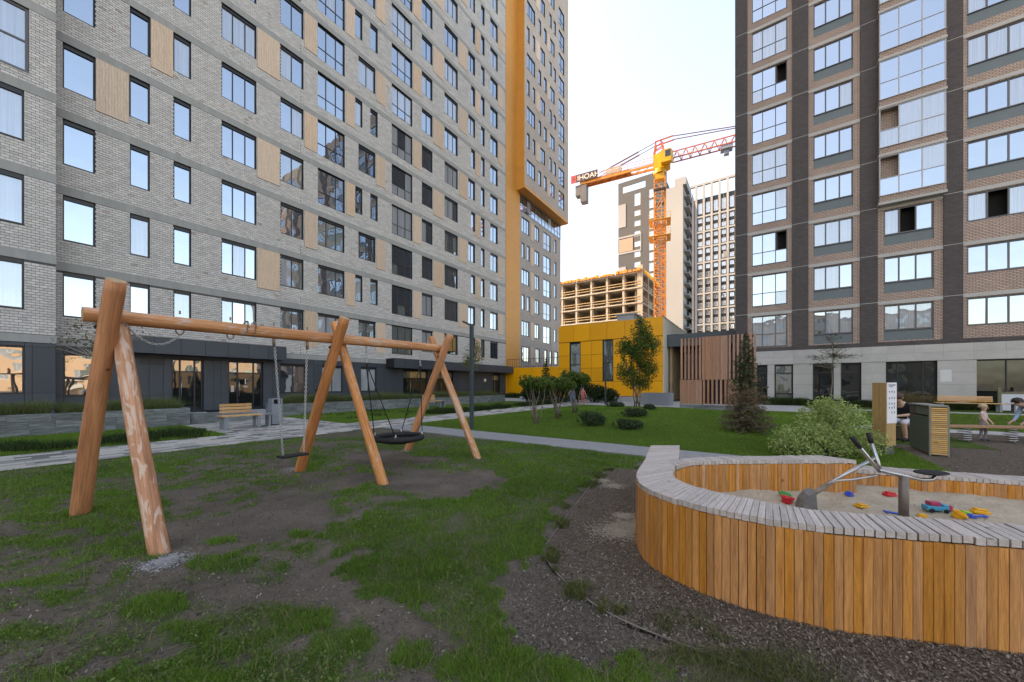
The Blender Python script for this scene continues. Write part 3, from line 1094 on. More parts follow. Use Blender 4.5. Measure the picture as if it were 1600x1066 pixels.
gl_low = ((G_MID, 0.6), (G_DARK, 0.4))
ground_wins = [gwin(99, 150, 0.98, 2.72, (1,), (0.42, 0.58)), gwin(438, 477, 0.95, 2.62, (0.5, 0.5)), gwin(503, 535, 0.95, 2.62, (0.5, 0.5)), gwin(564, 588, 0.95, 2.62, (0.5, 0.5))]
doors = [(lx(268), lx(318), 0.05, 2.74), (lx(357), lx(411), 0.05, 2.74), (lx(630), lx(668), 0.05, 2.6), (lx(682), lx(708), 0.05, 2.6), (lx(770), lx(781), 0.05, 2.5)]
gh = [w[:4] for w in ground_wins] + doors
b = MB()
wall_mesh(b, 0, XE, 0.0, Z0B - 0.02, gh, y=0.02, depth=0.2, m=0)
b.build("plinth_wall", M_JOINT, slab)
cutx = [lx(p) for p in (150, 172, 197, 233, 255, 334, 345, 425, 490, 545, 553, 600, 622, 716, 727, 742, 757, 786)] + [c for h_ in gh for c in h_[:2]]
panel_run(slab, 0, XE, 0.12, Z0B - 0.03, 0.02, cutx, (0.95, 2.72) , M_DARK, holes=gh)
for (a, c, za, zb, cols, rows, gl) in ground_wins:
    window(slab, a, c, za, zb, cols, rows, 0.05, bar=0.05, y=0.10, glasses=((G_DARK, 0.7), (G_CURT, 0.3)))
for i, (a, c, za, zb) in enumerate(doors):
    w_ = c - a
    d = link("entrance_door", frame_mesh(w_, zb - za, (0.27, 0.46, 0.27) if w_ > 0.8 else (1,), (0.78, 0.22), 0.06, 0.07, M_FRAME, 1), slab, (a, 0.14, za))
    cols = (0.27, 0.46, 0.27) if w_ > 0.8 else (1,)
    x = 0
    for cc in cols:
        for (r0, r1) in ((0, 0.78), (0.78, 1.0)):
            hh = zb - za - 0.07
            g_ = G_DOOR if r0 == 0 else G_MID
            link("pane", pane_mesh(cc * w_ - 0.045, (r1 - r0) * hh - 0.045, g_), d, ((x + cc / 2) * w_, 0.0, (r0 + r1) / 2 * hh))
        x += cc
    hb = MB(); hb.ring_tube([(w_ * 0.31, -0.07, 0.75), (w_ * 0.31, -0.07, 1.75)], 0.016, n=8)
    hb.build("handle", M_STEEL, d, smooth=True)
    sb_ = MB(); sb_.box(-0.05, w_ + 0.05, -0.5, -0.14, -0.05, -0.0)
    sb_.build("doorstep", M_CONC, d)
    if i == 1:
        # entrance number on the glass with two short lines of small print under it
        cu = bpy.data.curves.new("door_number", 'FONT'); cu.body = "1"; cu.size = 0.42; cu.align_x = 'CENTER'; cu.extrude = 0.001
        cu.materials.append(mat("white_print", (0.75, 0.75, 0.72), rough=0.6, var=0.02))
        to_ = bpy.data.objects.new("tmp_number", cu); COL.objects.link(to_)
        nm_ = bpy.data.meshes.new_from_object(to_.evaluated_get(bpy.context.evaluated_depsgraph_get()))
        bpy.data.objects.remove(to_)
        link("door_number", nm_, d, (w_ * 0.5, -0.012, 1.42), rot=(math.radians(90), 0, 0))
        q = MB(); q.box(w_ * 0.5 - 0.13, w_ * 0.5 + 0.13, -0.012, -0.010, 1.30, 1.325); q.box(w_ * 0.5 - 0.10, w_ * 0.5 + 0.12, -0.012, -0.010, 1.25, 1.27)
        q.build("door_print", MATS["white_print"], d)
        it = MB(); it.box(w_ * 0.08, w_ * 0.17, -0.06, -0.012, 1.0, 1.35); it.build("intercom", M_STEEL, d)
# louvre grille beside the first door
lv = MB()
for k in range(6):
    lv.box(lx(218), lx(257), -0.03, -0.012, 2.38 + k * 0.055, 2.38 + k * 0.055 + 0.035)
lv.build("vent_grille", M_FRAME, slab)


def canopy(xa, xb, z0, z1, out, n):
    c = MB().box(xa, xb, -out + 0.03, -0.02, z0 + 0.02, z1 - 0.02).build("canopy", M_JOINT, slab)
    wq = (xb - xa) / n
    for k in range(n):
        MB().box(xa + k * wq + 0.006, xa + (k + 1) * wq - 0.006, -out, -out + 0.03, z0, z1).build("canopy_panel", M_DARK, c)
    MB().box(xb, xb + 0.03, -out + 0.005, -0.02, z0, z1).build("canopy_panel", M_DARK, c)
    MB().box(xa, xb, -out, -0.02, z1, z1 + 0.02).build("canopy_flashing", M_FRAME, c)
    return c


canopy(3.35 - U0, 9.76 - U0, 2.86, 3.60, 1.0, 7)
canopy(Uv(616, VL - 1.0) - U0, XE + 0.1, 2.72, 3.42, 1.0, 16)
q = MB(); q.box(lx(756), lx(759), -0.045, -0.03, 1.75, 2.05); q.build("notice", mat("white_notice", (0.7, 0.68, 0.68), var=0.02), slab)

# ------------------------------------------------------------------ left wing, one metre proud of the slab
VW = 22.5
wing = thing("apartment_building", "grey brick wing standing proud of the long slab at the left edge", "building", S(1.51, VW), PHI)
wr = []
ww = []
for f in range(1, 7):
    zt = ztop(f)
    if f == 4:
        wr.append((-2.0, -0.62, zt - 2.4, zt)); ww.append((-2.0, -0.62, zt - 2.4, zt, (0.5, 0.5), (0.5, 0.5), 0.06, M_FRAMEG, 0.09))
    else:
        wr.append((-2.0, -0.73, zt - 1.84, zt)); ww.append((-2.0, -0.73, zt - 1.84, zt, (0.5, 0.5), (1,), 0.17, M_FRAME, 0.05))
    wr.append((-4.9, -3.6, zt - 1.84, zt)); ww.append((-4.9, -3.6, zt - 1.84, zt, (0.5, 0.5), (1,), 0.17, M_FRAME, 0.05))
b = MB()
wall_mesh(b, -34, 0, Z0B, 76, wr, depth=0.16, m=0, mrev=1)  # unseen length and height, stretched to keep the sun off the near lawn
b.box(-34, 0, 0.18, 16.0, 0, 76, m=1)
b.quad((0, 0, Z0B), (0, 0.99, Z0B), (0, 0.99, 76), (0, 0, 76))
b.build("wall", [M_MORTAR, M_FRAME], wing)
for f in range(0, 7):
    z = (ztop(f) if f else Z0B - 0.02)
    MB().box(-34, 0.022, -0.022, 0.01, z + 0.004, z + (0.36 if f else 0.30)).build("concrete_band", M_BAND, wing)
wb = []
for f in range(0, 6):
    z0 = (ztop(f) + 0.36 if f else Z0B + 0.30)
    nr = 28 if f else int((ZT1 - z0) / cr)
    ob = [r for r in wr if r[3] > z0 and r[2] < z0 + nr * cr]
    wb += brick_rows(-7.5, 0.012, z0 + 0.004, cr, nr, ob, 0.19, f)
lay_bricks(wing, wb, cr, 0.19, lambda x, z: S(U0 + x, VW, z))
for (a, c, za, zb, cols, rows, top, fm, bar) in ww:
    window(wing, a, c, za, zb, cols, rows, top, bar=bar, fm=fm, glasses=((G_CURT, 1.0),))
gw = [(-2.1, -0.72, 1.12, 2.88)]
b = MB(); wall_mesh(b, -9, 0, 0, Z0B - 0.02, gw, y=0.02, depth=0.18); b.quad((0, 0.02, 0), (0, 0.99, 0), (0, 0.99, Z0B), (0, 0.02, Z0B)); b.build("plinth_wall", M_JOINT, wing)
panel_run(wing, -7.5, 0, 0.1, Z0B - 0.03, 0.02, (-6.0, -4.5, -3.2, -2.1, -0.72, -0.55), (1.12, 2.88), M_DARK, holes=gw)
window(wing, -2.1, -0.72, 1.12, 2.88, (0.5, 0.5), (0.42, 0.58), 0.05, bar=0.05, y=0.10, glasses=((G_DARK, 1),))

# ------------------------------------------------------------------ tower end with the orange stripe
TU = 33.03
tower = thing("apartment_building", "beige brick tower end with tall orange stripe and overhanging orange soffit", "building", S(TU, VL), PHI)
M_TBRICK = brickwall("beige_tower_brick", (0.56, 0.475, 0.41), (0.47, 0.40, 0.345), (0.31, 0.265, 0.235), bw=0.25, bh=0.1, mort=0.014, bump=0.4)
M_TBRICKLOW = brickwall("pale_tower_brick", (0.54, 0.485, 0.45), (0.47, 0.42, 0.39), (0.24, 0.22, 0.205), bw=0.25, bh=0.1, mort=0.016, bump=0.4)
YU = 22.4 - VL                # upper block front
XU0, XU1 = 35.3 - TU, 46.9 - TU
XL0, XL1 = 35.9 - TU, 46.7 - TU
ZS = 24.7
up, lowr, upw, loww = [], [], [], []


def ux(px):
    return Uv(px, 22.4) - TU


def llx(px):
    return Uv(px, VL) - TU


for f in range(8, 17):
    zt = ztop(f) - 0.05
    if f == 8:
        zt = ztop(8) - 0.05
    zb = zt - 1.8
    if zb < ZS + 0.25:
        continue
    if f % 2:
        L_ = [(823.5, 827.5, (1,)), (832.5, 836, (1,)), (844.5, 851.5, (0.5, 0.5)), (858.5, 862, (1,)), (865, 868.5, (1,))]
        pn = [(837.5, 843.5)]
    else:
        L_ = [(823.5, 836, (0.33, 0.34, 0.33)), (841.5, 845.5, (1,)), (850, 854, (1,)), (859.5, 866.5, (0.5, 0.5))]
        pn = [(854.8, 858.8)]
    for pa, pb, c in L_:
        upw.append((ux(pa), ux(pb), zb, zt, c, (1,)))
    upw.append((ux(873), ux(881.5), zt - 2.25, zt, (0.5, 0.5), (0.36, 0.64)))
    for pa, pb in pn:
        MB().box(ux(pa), ux(pb), YU - 0.04, YU - 0.004, zb - 0.4, zt).build("tan_panel", M_TAN, tower)
for f in range(1, 8):
    zt = ztop(f)
    zb = zt - 1.84
    if f == 7:
        continue
    L_ = [(815, 827, (0.33, 0.34, 0.33))] if f % 2 == 0 else [(815.5, 819.5, (1,)), (823.5, 827.5, (1,))]
    L_ += [(835.5, 842.5, (0.5, 0.5)), (866.2, 869.2, (1,))]
    if f == 1:
        L_ = [(815, 827, (0.33, 0.34, 0.33)), (837, 843, (0.5, 0.5)), (851, 855, (1,)), (859, 862.5, (1,)), (866.5, 872, (1,))]
    for pa, pb, c in L_:
        loww.append((llx(pa), llx(pb), zb, zt, c, (1,)))
    if f > 1:
        loww.append((llx(849), llx(860), zt - 2.25, zt, (0.5, 0.5), (0.36, 0.64)))
    MB().box(llx(829), llx(834), -0.04, -0.004, zb - 0.4, zt).build("tan_panel", M_TAN, tower)
b = MB()
wall_mesh(b, XU0, XU1, ZS, ROOF, [w[:4] for w in upw], y=YU, depth=0.16, m=0, mrev=1)
b.box(XU0 + 0.02, XU1, YU + 0.2, 14, ZS + 0.05, ROOF, m=0)
b.build("upper_wall", [M_TBRICK, M_FRAME], tower)
gband = (XL0, XL1, 22.35, 24.2)
b = MB()
wall_mesh(b, XL0, XL1, 0, 24.25, [w[:4] for w in loww] + [gband], y=0.0, depth=0.16, m=0, mrev=1)
b.box(XL0, XL1, 0.2, 14, 0, 24.6, m=0)
b.build("lower_wall", [M_TBRICKLOW, M_FRAME], tower)
for (a, c, za, zb, cols, rows) in upw:
    window(tower, a, c, za, zb, cols, rows, 0.10 if len(rows) == 1 else 0.05, bar=0.05, y=YU + 0.09, glasses=((G_DARK, 0.7), (G_MID, 0.3)))
for (a, c, za, zb, cols, rows) in loww:
    window(tower, a, c, za, zb, cols, rows, 0.12 if len(rows) == 1 else 0.05, bar=0.05, y=0.09, glasses=((G_DARK, 0.6), (G_CURT, 0.4)))
nb = 12
window(tower, gband[0], gband[1], gband[2], gband[3], tuple([1 / nb] * nb), (0.4, 0.6), 0.05, bar=0.045, y=0.08, glasses=((G_CURT, 0.5), (G_DARK, 0.5)), name="glazed_band")
# orange stripe: flat part on the slab's plane, return of the upper block, soffit
zz = 0.0
k = 0
while zz < ROOF - 0.1:
    z2 = min(zz + 3.0, ROOF)
    MB().box(0, XL0 if z2 <= ZS else XU0, -0.05, 0.0, zz, z2 - 0.008).build("orange_panel", M_ORANGE, tower)
    if zz >= ZS - 3:
        MB().box(XU0 - 0.04, XU0, YU - 0.005, -0.052, max(zz, ZS), z2 - 0.008).build("orange_panel", M_ORANGE, tower)
    zz = z2
b = MB(); b.box(0, XL0, 0.0, 13, 0, ROOF); b.build("stripe_core", M_ORANGE, tower)
MB().box(XU0 - 0.04, XU1 + 0.04, YU - 0.03, -0.02, ZS - 0.34, ZS + 0.02).build("orange_soffit", M_ORANGE, tower)
MB().box(XL1 + 0.0, XU1 + 0.04, -0.02, 13, ZS - 0.34, ZS + 0.02).build("orange_soffit", M_ORANGE, tower)

# ------------------------------------------------------------------ right apartment tower (front faces the courtyard, local x runs to the right)
UR = 33.1
right = thing("apartment_building", "tower with dark brick piers and beige brick bays on the right", "building", S(UR, 0.0), PHI - math.pi / 2)
M_PIER = brickwall("dark_pier_brick", (0.115, 0.098, 0.096), (0.085, 0.072, 0.071), (0.06, 0.052, 0.051), bw=0.25, bh=0.075, mort=0.01, bump=0.8)
M_BEIGE = brickwall("beige_ribbed_brick", (0.56, 0.41, 0.335), (0.46, 0.335, 0.275), (0.22, 0.165, 0.14), bw=0.25, bh=0.09, mort=0.022, bump=1.0)
M_LIME = mat("pale_limestone", (0.42, 0.41, 0.385), rough=0.8, var=0.1, nscale=1.6, rnd=0.05)
M_RBAND = mat("pale_floor_band", (0.40, 0.385, 0.365), rough=0.75, var=0.06, nscale=2)
M_SPAND = mat("slate_spandrel", (0.115, 0.145, 0.155), rough=0.5, var=0.06, nscale=2, rnd=0.05)


def rx(px):
    return -Vu(px, UR)


RH = 3.1
XR0 = rx(1150)               # left end of the tower
RZ0 = 4.29
NR = 12
RTOP = RZ0 + RH * NR + 1.0
XR_END = 42.0
rw = []        # x0 x1 z0 z1 cols rows opens kind
spand = []
cols4 = [(1175, 1230, 1), (1271, 1333, 2), (1381, 1459, 3), (1511, 1612, 4)]
piers = [(1150, 1168), (1238, 1263), (1344, 1371), (1474, 1504)]
xp = [(XR0, rx(1168))] + [(rx(a), rx(c)) for a, c in piers[1:]]
open_map = {(1, 2): [(2, 1)], (1, 6): [(2, 1)], (1, 8): [(2, 1)], (2, 9): [(2, 0)], (3, 2): [(1, 0)], (4, 2): [(1, 0)]}
for k_ in range(NR):
    zb = RZ0 + RH * k_; zt = zb + 2.33
    for pa, pb, c in cols4:
        a, e = rx(pa), rx(pb)
        if c == 1:
            rw.append((a, e, zb, zt, (0.31, 0.37, 0.32), (0.42, 0.58), open_map.get((c, k_), []), c, k_))
        elif c == 2:
            rw.append((a, e, zb + 0.68, zt, (0.32, 0.35, 0.33), (1,), open_map.get((c, k_), []), c, k_)); spand.append((a, e, zb, zb + 0.66))
        elif c == 3:
            if k_ < 3:
                rw.append((a, e, zb + 0.68, zt, (0.32, 0.34, 0.34), (1,), open_map.get((c, k_), []), c, k_)); spand.append((a, e, zb, zb + 0.66))
        else:
            rw.append((a, e, zb + 0.68, zt, (0.33, 0.34, 0.33), (1,), open_map.get((c, k_), []), c, k_))
            if k_ >= 3:
                spand.append((a, e, zb, zb + 0.66))
    # further bays outside the picture keep the rhythm going
    for x0 in (15.8, 20.5, 25.5, 30.5, 35.5):
        if x0 > rx(1612) + 1.0:
            rw.append((x0, x0 + 2.4, zb + 0.68, zt, (0.33, 0.34, 0.33), (1,), [], 5, k_))
rr = [w[:4] for w in rw] + [s_ for s_ in spand]
b = MB()
wall_mesh(b, XR0, XR_END, RZ0 - 0.1, RTOP, rr, y=0.0, depth=0.22, m=0, mrev=0)
b.build("bay_wall", M_BEIGE, right)
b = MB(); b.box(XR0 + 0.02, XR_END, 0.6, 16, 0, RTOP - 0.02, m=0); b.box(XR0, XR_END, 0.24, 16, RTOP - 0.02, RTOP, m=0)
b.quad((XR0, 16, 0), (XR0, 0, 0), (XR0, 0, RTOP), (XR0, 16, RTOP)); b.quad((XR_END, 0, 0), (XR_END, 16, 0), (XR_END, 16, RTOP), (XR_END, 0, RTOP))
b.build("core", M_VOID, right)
b = MB(); b.box(XR0 - 0.06, XR0, -0.05, 16, RZ0 - 0.1, RTOP); b.build("end_wall", M_PIER, right)
for (a, c) in xp + [(13.8, 15.0), (18.9, 20.0)] + [(x0 + 3.1, x0 + 4.3) for x0 in (20.5, 25.5, 30.5, 35.5)]:
    pr = MB().box(a, c, -0.09, 0.0, RZ0 - 0.35, RTOP).build("pier", M_PIER, right)
    for k_ in range(NR + 1):
        MB().box(a - 0.004, c + 0.004, -0.097, -0.088, RZ0 + RH * k_ - 0.58, RZ0 + RH * k_ - 0.55).build("floor_strip", M_RBAND, pr)
segs = [(rx(1168) + 0.004, rx(1238) - 0.004), (rx(1263) + 0.004, rx(1344) - 0.004), (rx(1371) + 0.004, rx(1474) - 0.004), (rx(1504) + 0.004, 20.0)]
for k_ in range(NR):
    zt = RZ0 + RH * k_ + 2.33
    for i, (a, c) in enumerate(segs):
        if i == 2 and k_ >= 3:
            continue
        MB().box(a, c, -0.04, 0.004, zt + 0.035, zt + 0.26).build("floor_band", M_RBAND, right)
for (a, e, z0, z1) in spand:
    MB().box(a + 0.01, e - 0.01, 0.05, 0.10, z0 + 0.01, z1 - 0.02).build("spandrel_panel", M_SPAND, right)
for (a, e, z0, z1, cols, rows, opens, c, k_) in rw:
    o = window(right, a, e, z0, z1, cols, rows, 0.0, bar=0.055 if c == 1 else 0.075, fm=M_FRAMEG, y=0.10, glasses=((G_DARK, 0.6), (G_CURT, 0.4)), opens=opens)
    for (i, j) in opens:
        w_, h_ = e - a, z1 - z0
        xc = sum(cols[:i]); zc = sum(rows[:j])
        s_ = MB()
        s_.box(0, 0.03, -0.02, cols[i] * w_ * 0.85, 0.02, rows[j] * h_ - 0.06)
        sash = s_.build("open_sash", M_FRAMEG, o, (xc * w_ + 0.04, 0.04, zc * h_ + 0.03))
        sash.rotation_euler = (0, 0, -0.25)
# projecting glazed balconies
xa, xb = rx(1369) + 0.02, rx(1476) - 0.02
for k_ in range(3, NR):
    zb = RZ0 + RH * k_ - 0.55
    bx = MB()
    bx.box(xa, xb, -0.5, -0.02, zb, zb + 0.16)
    bal = bx.build("balcony_slab", M_RBAND, right)
    MB().box(xa + 0.03, xb - 0.03, -0.47, -0.02, zb + 0.16, zb + 0.55).build("balcony_brick", M_BEIGE, bal)
    opens = {3: [(0, 1)], 4: [(0, 1)]}.get(k_, [])
    window(right, xa + 0.04, xb - 0.04, zb + 0.57, zb + RH - 0.01, (0.31, 0.35, 0.34), (0.45, 0.55), 0.0, bar=0.05, fm=mat("pale_balcony_frame", (0.42, 0.40, 0.42), rough=0.4, var=0.05), y=-0.42, glasses=((G_CURT, 0.6), (G_DARK, 0.4)), opens=opens, name="balcony_glazing")
    for s_ in (xa + 0.05, xb - 0.09):
        MB().box(s_, s_ + 0.04, -0.38, -0.03, zb + 0.57, zb + RH - 0.02).build("balcony_side", mat("pale_balcony_side", (0.36, 0.38, 0.38), rough=0.3, var=0.05), bal)
# ground floor: limestone piers, shop glazing, cornice
gz = [(rx(1182.5), rx(1199)), (rx(1210), rx(1239)), (rx(1269.5), rx(1302)), (rx(1313), rx(1345)), (rx(1383), rx(1463)), (rx(1524), rx(1524) + 4.6), (20.2, 23.6), (25.2, 28.6)]
gr = [(a, c, 0.12, 2.92) for a, c in gz]
b = MB(); wall_mesh(b, XR0, XR_END, 0, 3.1, gr, y=-0.12, depth=0.45); b.build("base_wall", M_JOINT, right)
xs = [XR0] + [q for a, c in gz for q in (a, c)] + [31.0]
for i in range(0, len(xs) - 1, 2):
    a, c = xs[i], xs[i + 1]
    for z0, z1 in ((0.0, 0.72), (0.72, 1.46), (1.46, 2.2), (2.2, 2.92)):
        n_ = max(1, int(round((c - a) / 1.5)))
        for j in range(n_):
            MB().box(a + (c - a) * j / n_ + 0.004, a + (c - a) * (j + 1) / n_ - 0.004, -0.165, -0.12, z0 + 0.004, z1 - 0.004).build("limestone_slab", M_LIME, right)
for (a, c) in gz:
    big = c - a > 1.6
    window(right, a, c, 0.12, 2.92, (0.25, 0.5, 0.25) if big else (1,), (0.25, 0.55, 0.2) if not big else (1,), 0.0, bar=0.09 if not big else 0.06, y=0.05, glasses=((G_DOOR, 0.7), (G_MID, 0.3)), name="shop_window")
for z0, z1, o_, mm in ((2.93, 3.44, -0.20, M_LIME), (3.45, 3.93, -0.17, M_LIME), (3.935, 4.20, -0.10, M_PIER)):
    n_ = 26
    if mm is M_LIME:
        for j in range(n_):
            MB().box(XR0 - 0.05 + j * 1.2 + 0.003, XR0 - 0.05 + (j + 1) * 1.2 - 0.003, o_, 0.0, z0, z1).build("cornice_slab", mm, right)
    else:
        MB().box(XR0 - 0.06, 32.0, o_, 0.0, z0, z1).build("dark_course", mm, right)
q = MB(); q.box(rx(1467), rx(1485), -0.175, -0.166, 1.62, 2.35); q.build("wall_notice", mat("pale_notice", (0.55, 0.57, 0.55), var=0.03), right)

# ------------------------------------------------------------------ yellow pavilion between the towers
UY = 33.2
yel = thing("community_building", "low bright yellow panelled building with two tall narrow windows", "building", S(UY, 23.4), PHI - math.pi / 2)


def yx(px):
    return 23.4 - Vu(px, UY)


XM = yx(873); XN = yx(1036)
yw = [(yx(890), yx(907), 1.75, 5.62), (yx(941.5), yx(958), 1.75, 5.75)]
b = MB()
wall_mesh(b, XM, XN, 0, 7.36, yw, y=0.03, depth=0.25)
b.box(XM, XN - 0.02, 0.4, 14, 0, 7.3)
b.build("core_wall", M_JOINT, yel)
b = MB(); b.box(0, XM, 0.03, 4.0, 0, 3.3); b.build("terrace_core", M_JOINT, yel)
xc = [XM, yw[0][0], yw[0][1], (yw[0][1] + yw[1][0]) / 2, yw[1][0], yw[1][1], yx(990), yx(1013), XN]
for a, c in zip(xc[:-1], xc[1:]):
    for z0, z1 in ((0.1, 1.75), (1.75, 3.05), (3.05, 4.35), (4.35, 5.70)):
        if any(abs(a - w[0]) < 0.01 for w in yw) and z0 >= 1.7:
            continue
        MB().box(a + 0.013, c - 0.013, 0.0, 0.03, z0 + 0.013, z1 - 0.013).build("yellow_panel", M_YELLOW, yel)
xt = [XM, XM + 1.7, XM + 3.4, XM + 5.1, XM + 6.8, XM + 8.5, XN]
xt = [q for q in xt if q < XN - 0.4] + [XN]
for a, c in zip(xt[:-1], xt[1:]):
    MB().box(a + 0.013, c - 0.013, -0.06, 0.03, 5.73, 7.36).build("yellow_panel", M_YELLOW, yel)
n_ = 4
for j in range(n_):
    MB().box(XM * j / n_ + 0.013, XM * (j + 1) / n_ - 0.013, -0.01, 0.03, 0.1, 3.3).build("yellow_panel", M_YELLOW, yel)
for (a, c, z0, z1) in yw:
    window(yel, a, c, z0, z1, (1,), (0.45, 0.55), 0.05, bar=0.09, y=0.14, glasses=((G_MID, 1),))
MB().box(XN - 0.02, XN + 0.03, 0.03, 14, 0, 7.30).build("cream_side_wall", M_CREAM, yel)
MB().box(XN - 0.3, XN + 0.06, 0.0, 14, 7.30, 7.40).build("coping", mat("dark_coping", (0.22, 0.2, 0.18), var=0.1), yel)
rl = MB()
for j in range(22):
    rl.box(XM * j / 21 - 0.012, XM * j / 21 + 0.012, 0.1, 0.125, 3.3, 4.25)
rl.box(0, XM, 0.095, 0.13, 4.25, 4.29); rl.box(0, XM, 0.1, 0.125, 3.40, 3.43)
rl.build("terrace_railing", M_FRAME, yel)
vb = MB(); vb.box(yx(951), yx(978), 2.5, 5.0, 7.36, 8.35); vb.box(yx(951) - 0.15, yx(978) + 0.15, 2.4, 5.1, 8.35, 8.5)
vb.build("roof_unit", mat("pale_grey_unit", (0.36, 0.36, 0.36), var=0.1), yel)

# grey canopy over the passage
can = thing("passage_canopy", "dark grey canopy over the passage between yellow building and right tower", "canopy", S(34.6, 6.8), PHI - math.pi / 2)
MB().box(0, 7.2, 0, 9.0, 4.95, 5.85).build("roof_slab", mat("slate_fascia_core", (0.05, 0.06, 0.066), var=0.05), can)
for j in range(5):
    MB().box(j * 1.44 + 0.004, (j + 1) * 1.44 - 0.004, -0.03, 0.0, 4.83, 5.92).build("fascia_panel", mat("slate_fascia", (0.062, 0.078, 0.086), rough=0.5, var=0.06, rnd=0.06), can)
M_PASS = mat("warm_passage_wall", (0.33, 0.23, 0.13), rough=0.8, var=0.2, nscale=0.9)
MB().box(0.35, 7.0, 8.6, 8.9, 0, 4.93).build("rear_wall", M_PASS, can)
MB().box(0.12, 0.34, 0.6, 8.9, 0, 4.93).build("side_wall", M_PASS, can)

# wooden slatted enclosure on a stone plinth
UP = 21.1
enc = thing("slatted_enclosure", "tall wooden slatted enclosure on a grey stone plinth beside the spruce", "enclosure", S(UP, 3.5), PHI - math.pi / 2)
M_SLAT = wood("thermowood_slat", (0.46, 0.235, 0.145), (0.32, 0.15, 0.092), axis='Z', ring=6, rnd=0.14)
WE = 3.45; DE = 2.6
for row in range(3):
    n_ = 5
    for j in range(n_):
        a = WE * (j + (0.5 if row % 2 else 0)) / n_; c = min(WE, a + WE / n_)
        if a < WE - 0.02:
            MB().box(a + 0.003, c - 0.003, 0.0, 0.3, -0.25 + row * 0.21 + 0.003, -0.25 + (row + 1) * 0.21 - 0.003).build("plinth_stone", M_STONE, enc)
    for j in range(4):
        MB().box(WE - 0.3, WE, 0.3 + DE * j / 4 + 0.003, 0.3 + DE * (j + 1) / 4 - 0.003, -0.25 + row * 0.21 + 0.003, -0.25 + (row + 1) * 0.21 - 0.003).build("plinth_stone", M_STONE, enc)
slat = MB().box(-0.045, 0.045, 0, 0.05, 0, 1).mesh("slat", M_SLAT)


def slats(x0, x1, z0, z1, dense, y=0.05, side=False):
    pitch = 0.098 if dense else 0.185
    n_ = int((x1 - x0) / pitch + 0.5)
    for j in range(n_):
        x = x0 + (j + 0.5) * (x1 - x0) / n_
        if side:
            link("slat", slat, enc, (WE - 0.06, x, z0), rot=(0, 0, math.pi / 2), scale=(1, 1, z1 - z0))
        else:
            link("slat", slat, enc, (x, y, z0), scale=(1, 1, z1 - z0))


x1_, x2_ = 1.06, 2.22
slats(0.0, x1_, 1.72, 3.92, False); slats(x1_, x2_, 1.70, 3.94, True); slats(x2_, WE, 1.72, 3.96, False)
slats(0.0, x1_, 0.42, 1.70, True); slats(x1_, x2_, 0.42, 1.69, False); slats(x2_, WE, 0.42, 1.70, True)
slats(0.2, DE, 0.42, 3.94, True, side=True)
fr = MB()
M_ENCF = mat("dark_steel_frame", (0.05, 0.04, 0.045), rough=0.6, var=0.1)
for x in (0.03, x1_, x2_, WE - 0.1):
    fr.box(x - 0.03, x + 0.03, 0.11, 0.17, 0.4, 3.9)
for z in (0.44, 1.66, 3.2, 3.8):
    fr.box(0, WE - 0.08, 0.112, 0.168, z, z + 0.06)
fr.build("steel_frame", M_ENCF, enc)
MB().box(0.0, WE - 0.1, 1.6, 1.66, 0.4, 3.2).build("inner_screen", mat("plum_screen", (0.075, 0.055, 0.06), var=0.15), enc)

# ------------------------------------------------------------------ building under construction
UC = 70.0
con = thing("concrete_frame", "unfinished concrete frame building with orange edge formwork behind the yellow building", "building", S(UC, Vu(1001, UC)), PHI + math.pi / 2)
# local x runs away to the left (towards +V), so front faces local +y ... build with explicit site axes
con.rotation_euler = (0, 0, PHI)
M_FCONC = mat("raw_concrete", (0.36, 0.325, 0.285), rough=0.9, var=0.15, nscale=0.8)
M_TIMBER = mat("guard_rail_timber", (0.42, 0.30, 0.18), rough=0.8, var=0.2, nscale=1.0)
M_FORM = mat("orange_formwork", (0.66, 0.24, 0.04), rough=0.7, var=0.25, nscale=1.0)
nb_, bayw = 6, (Vu(878, UC) - Vu(1001, UC)) / 5.0
LB = nb_ * bayw
zf = [CAM_H + q for q in (0.55, 3.45, 6.35, 9.25, 12.1, 15.0, 17.9, 20.3)]
zf = [23.0 - 2.9 * k_ for k_ in range(8)][::-1]
DB = 14.0
for z in zf:
    MB().box(-0.05, DB, -0.25, LB, z - 0.24, z).build("floor_slab", M_FCONC, con)
for j in range(nb_ + 1):
    for uc_ in (0.1, DB / 3, 2 * DB / 3, DB - 0.5):
        if j in (0, nb_) or uc_ < 0.2 or uc_ > DB - 1:
            w_ = 0.95 if (j == 0 and uc_ < 0.2) else 0.4
            MB().box(uc_, uc_ + 0.45, j * bayw - (0.3 if j == 0 else 0.2), j * bayw - 0.3 + w_ if j == 0 else j * bayw + 0.2, 0, 23.0 + (1.2 if (j == 0 and uc_ < 0.2) else 0)).build("column", M_FCONC, con)
M_INNER = mat("inner_concrete", (0.34, 0.29, 0.23), rough=0.95, var=0.25, nscale=0.4)
for j in range(nb_):
    MB().box(4.5, 4.7, j * bayw + 0.2, (j + 1) * bayw - 0.2, 0, 22.7).build("inner_wall", M_INNER, con)
    MB().box(0.9, 4.5, (j + 0.93) * bayw, (j + 0.99) * bayw, 0, 22.7).build("cross_wall", M_INNER, con)
MB().box(1.2, DB, 1.2, 1.4, 0, 22.7).build("inner_wall", M_INNER, con)
for z in zf[:-1]:
    for j in range(nb_):
        for h in (0.55, 1.05):
            MB().box(0.02, 0.08, j * bayw + 0.2, (j + 1) * bayw - 0.2, z + h - 0.06, z + h + 0.06).build("guard_rail", M_TIMBER, con)
    for h in (0.55, 1.05):
        MB().box(0.6, DB, -0.2, -0.14, z + h - 0.06, z + h + 0.06).build("guard_rail", M_TIMBER, con)
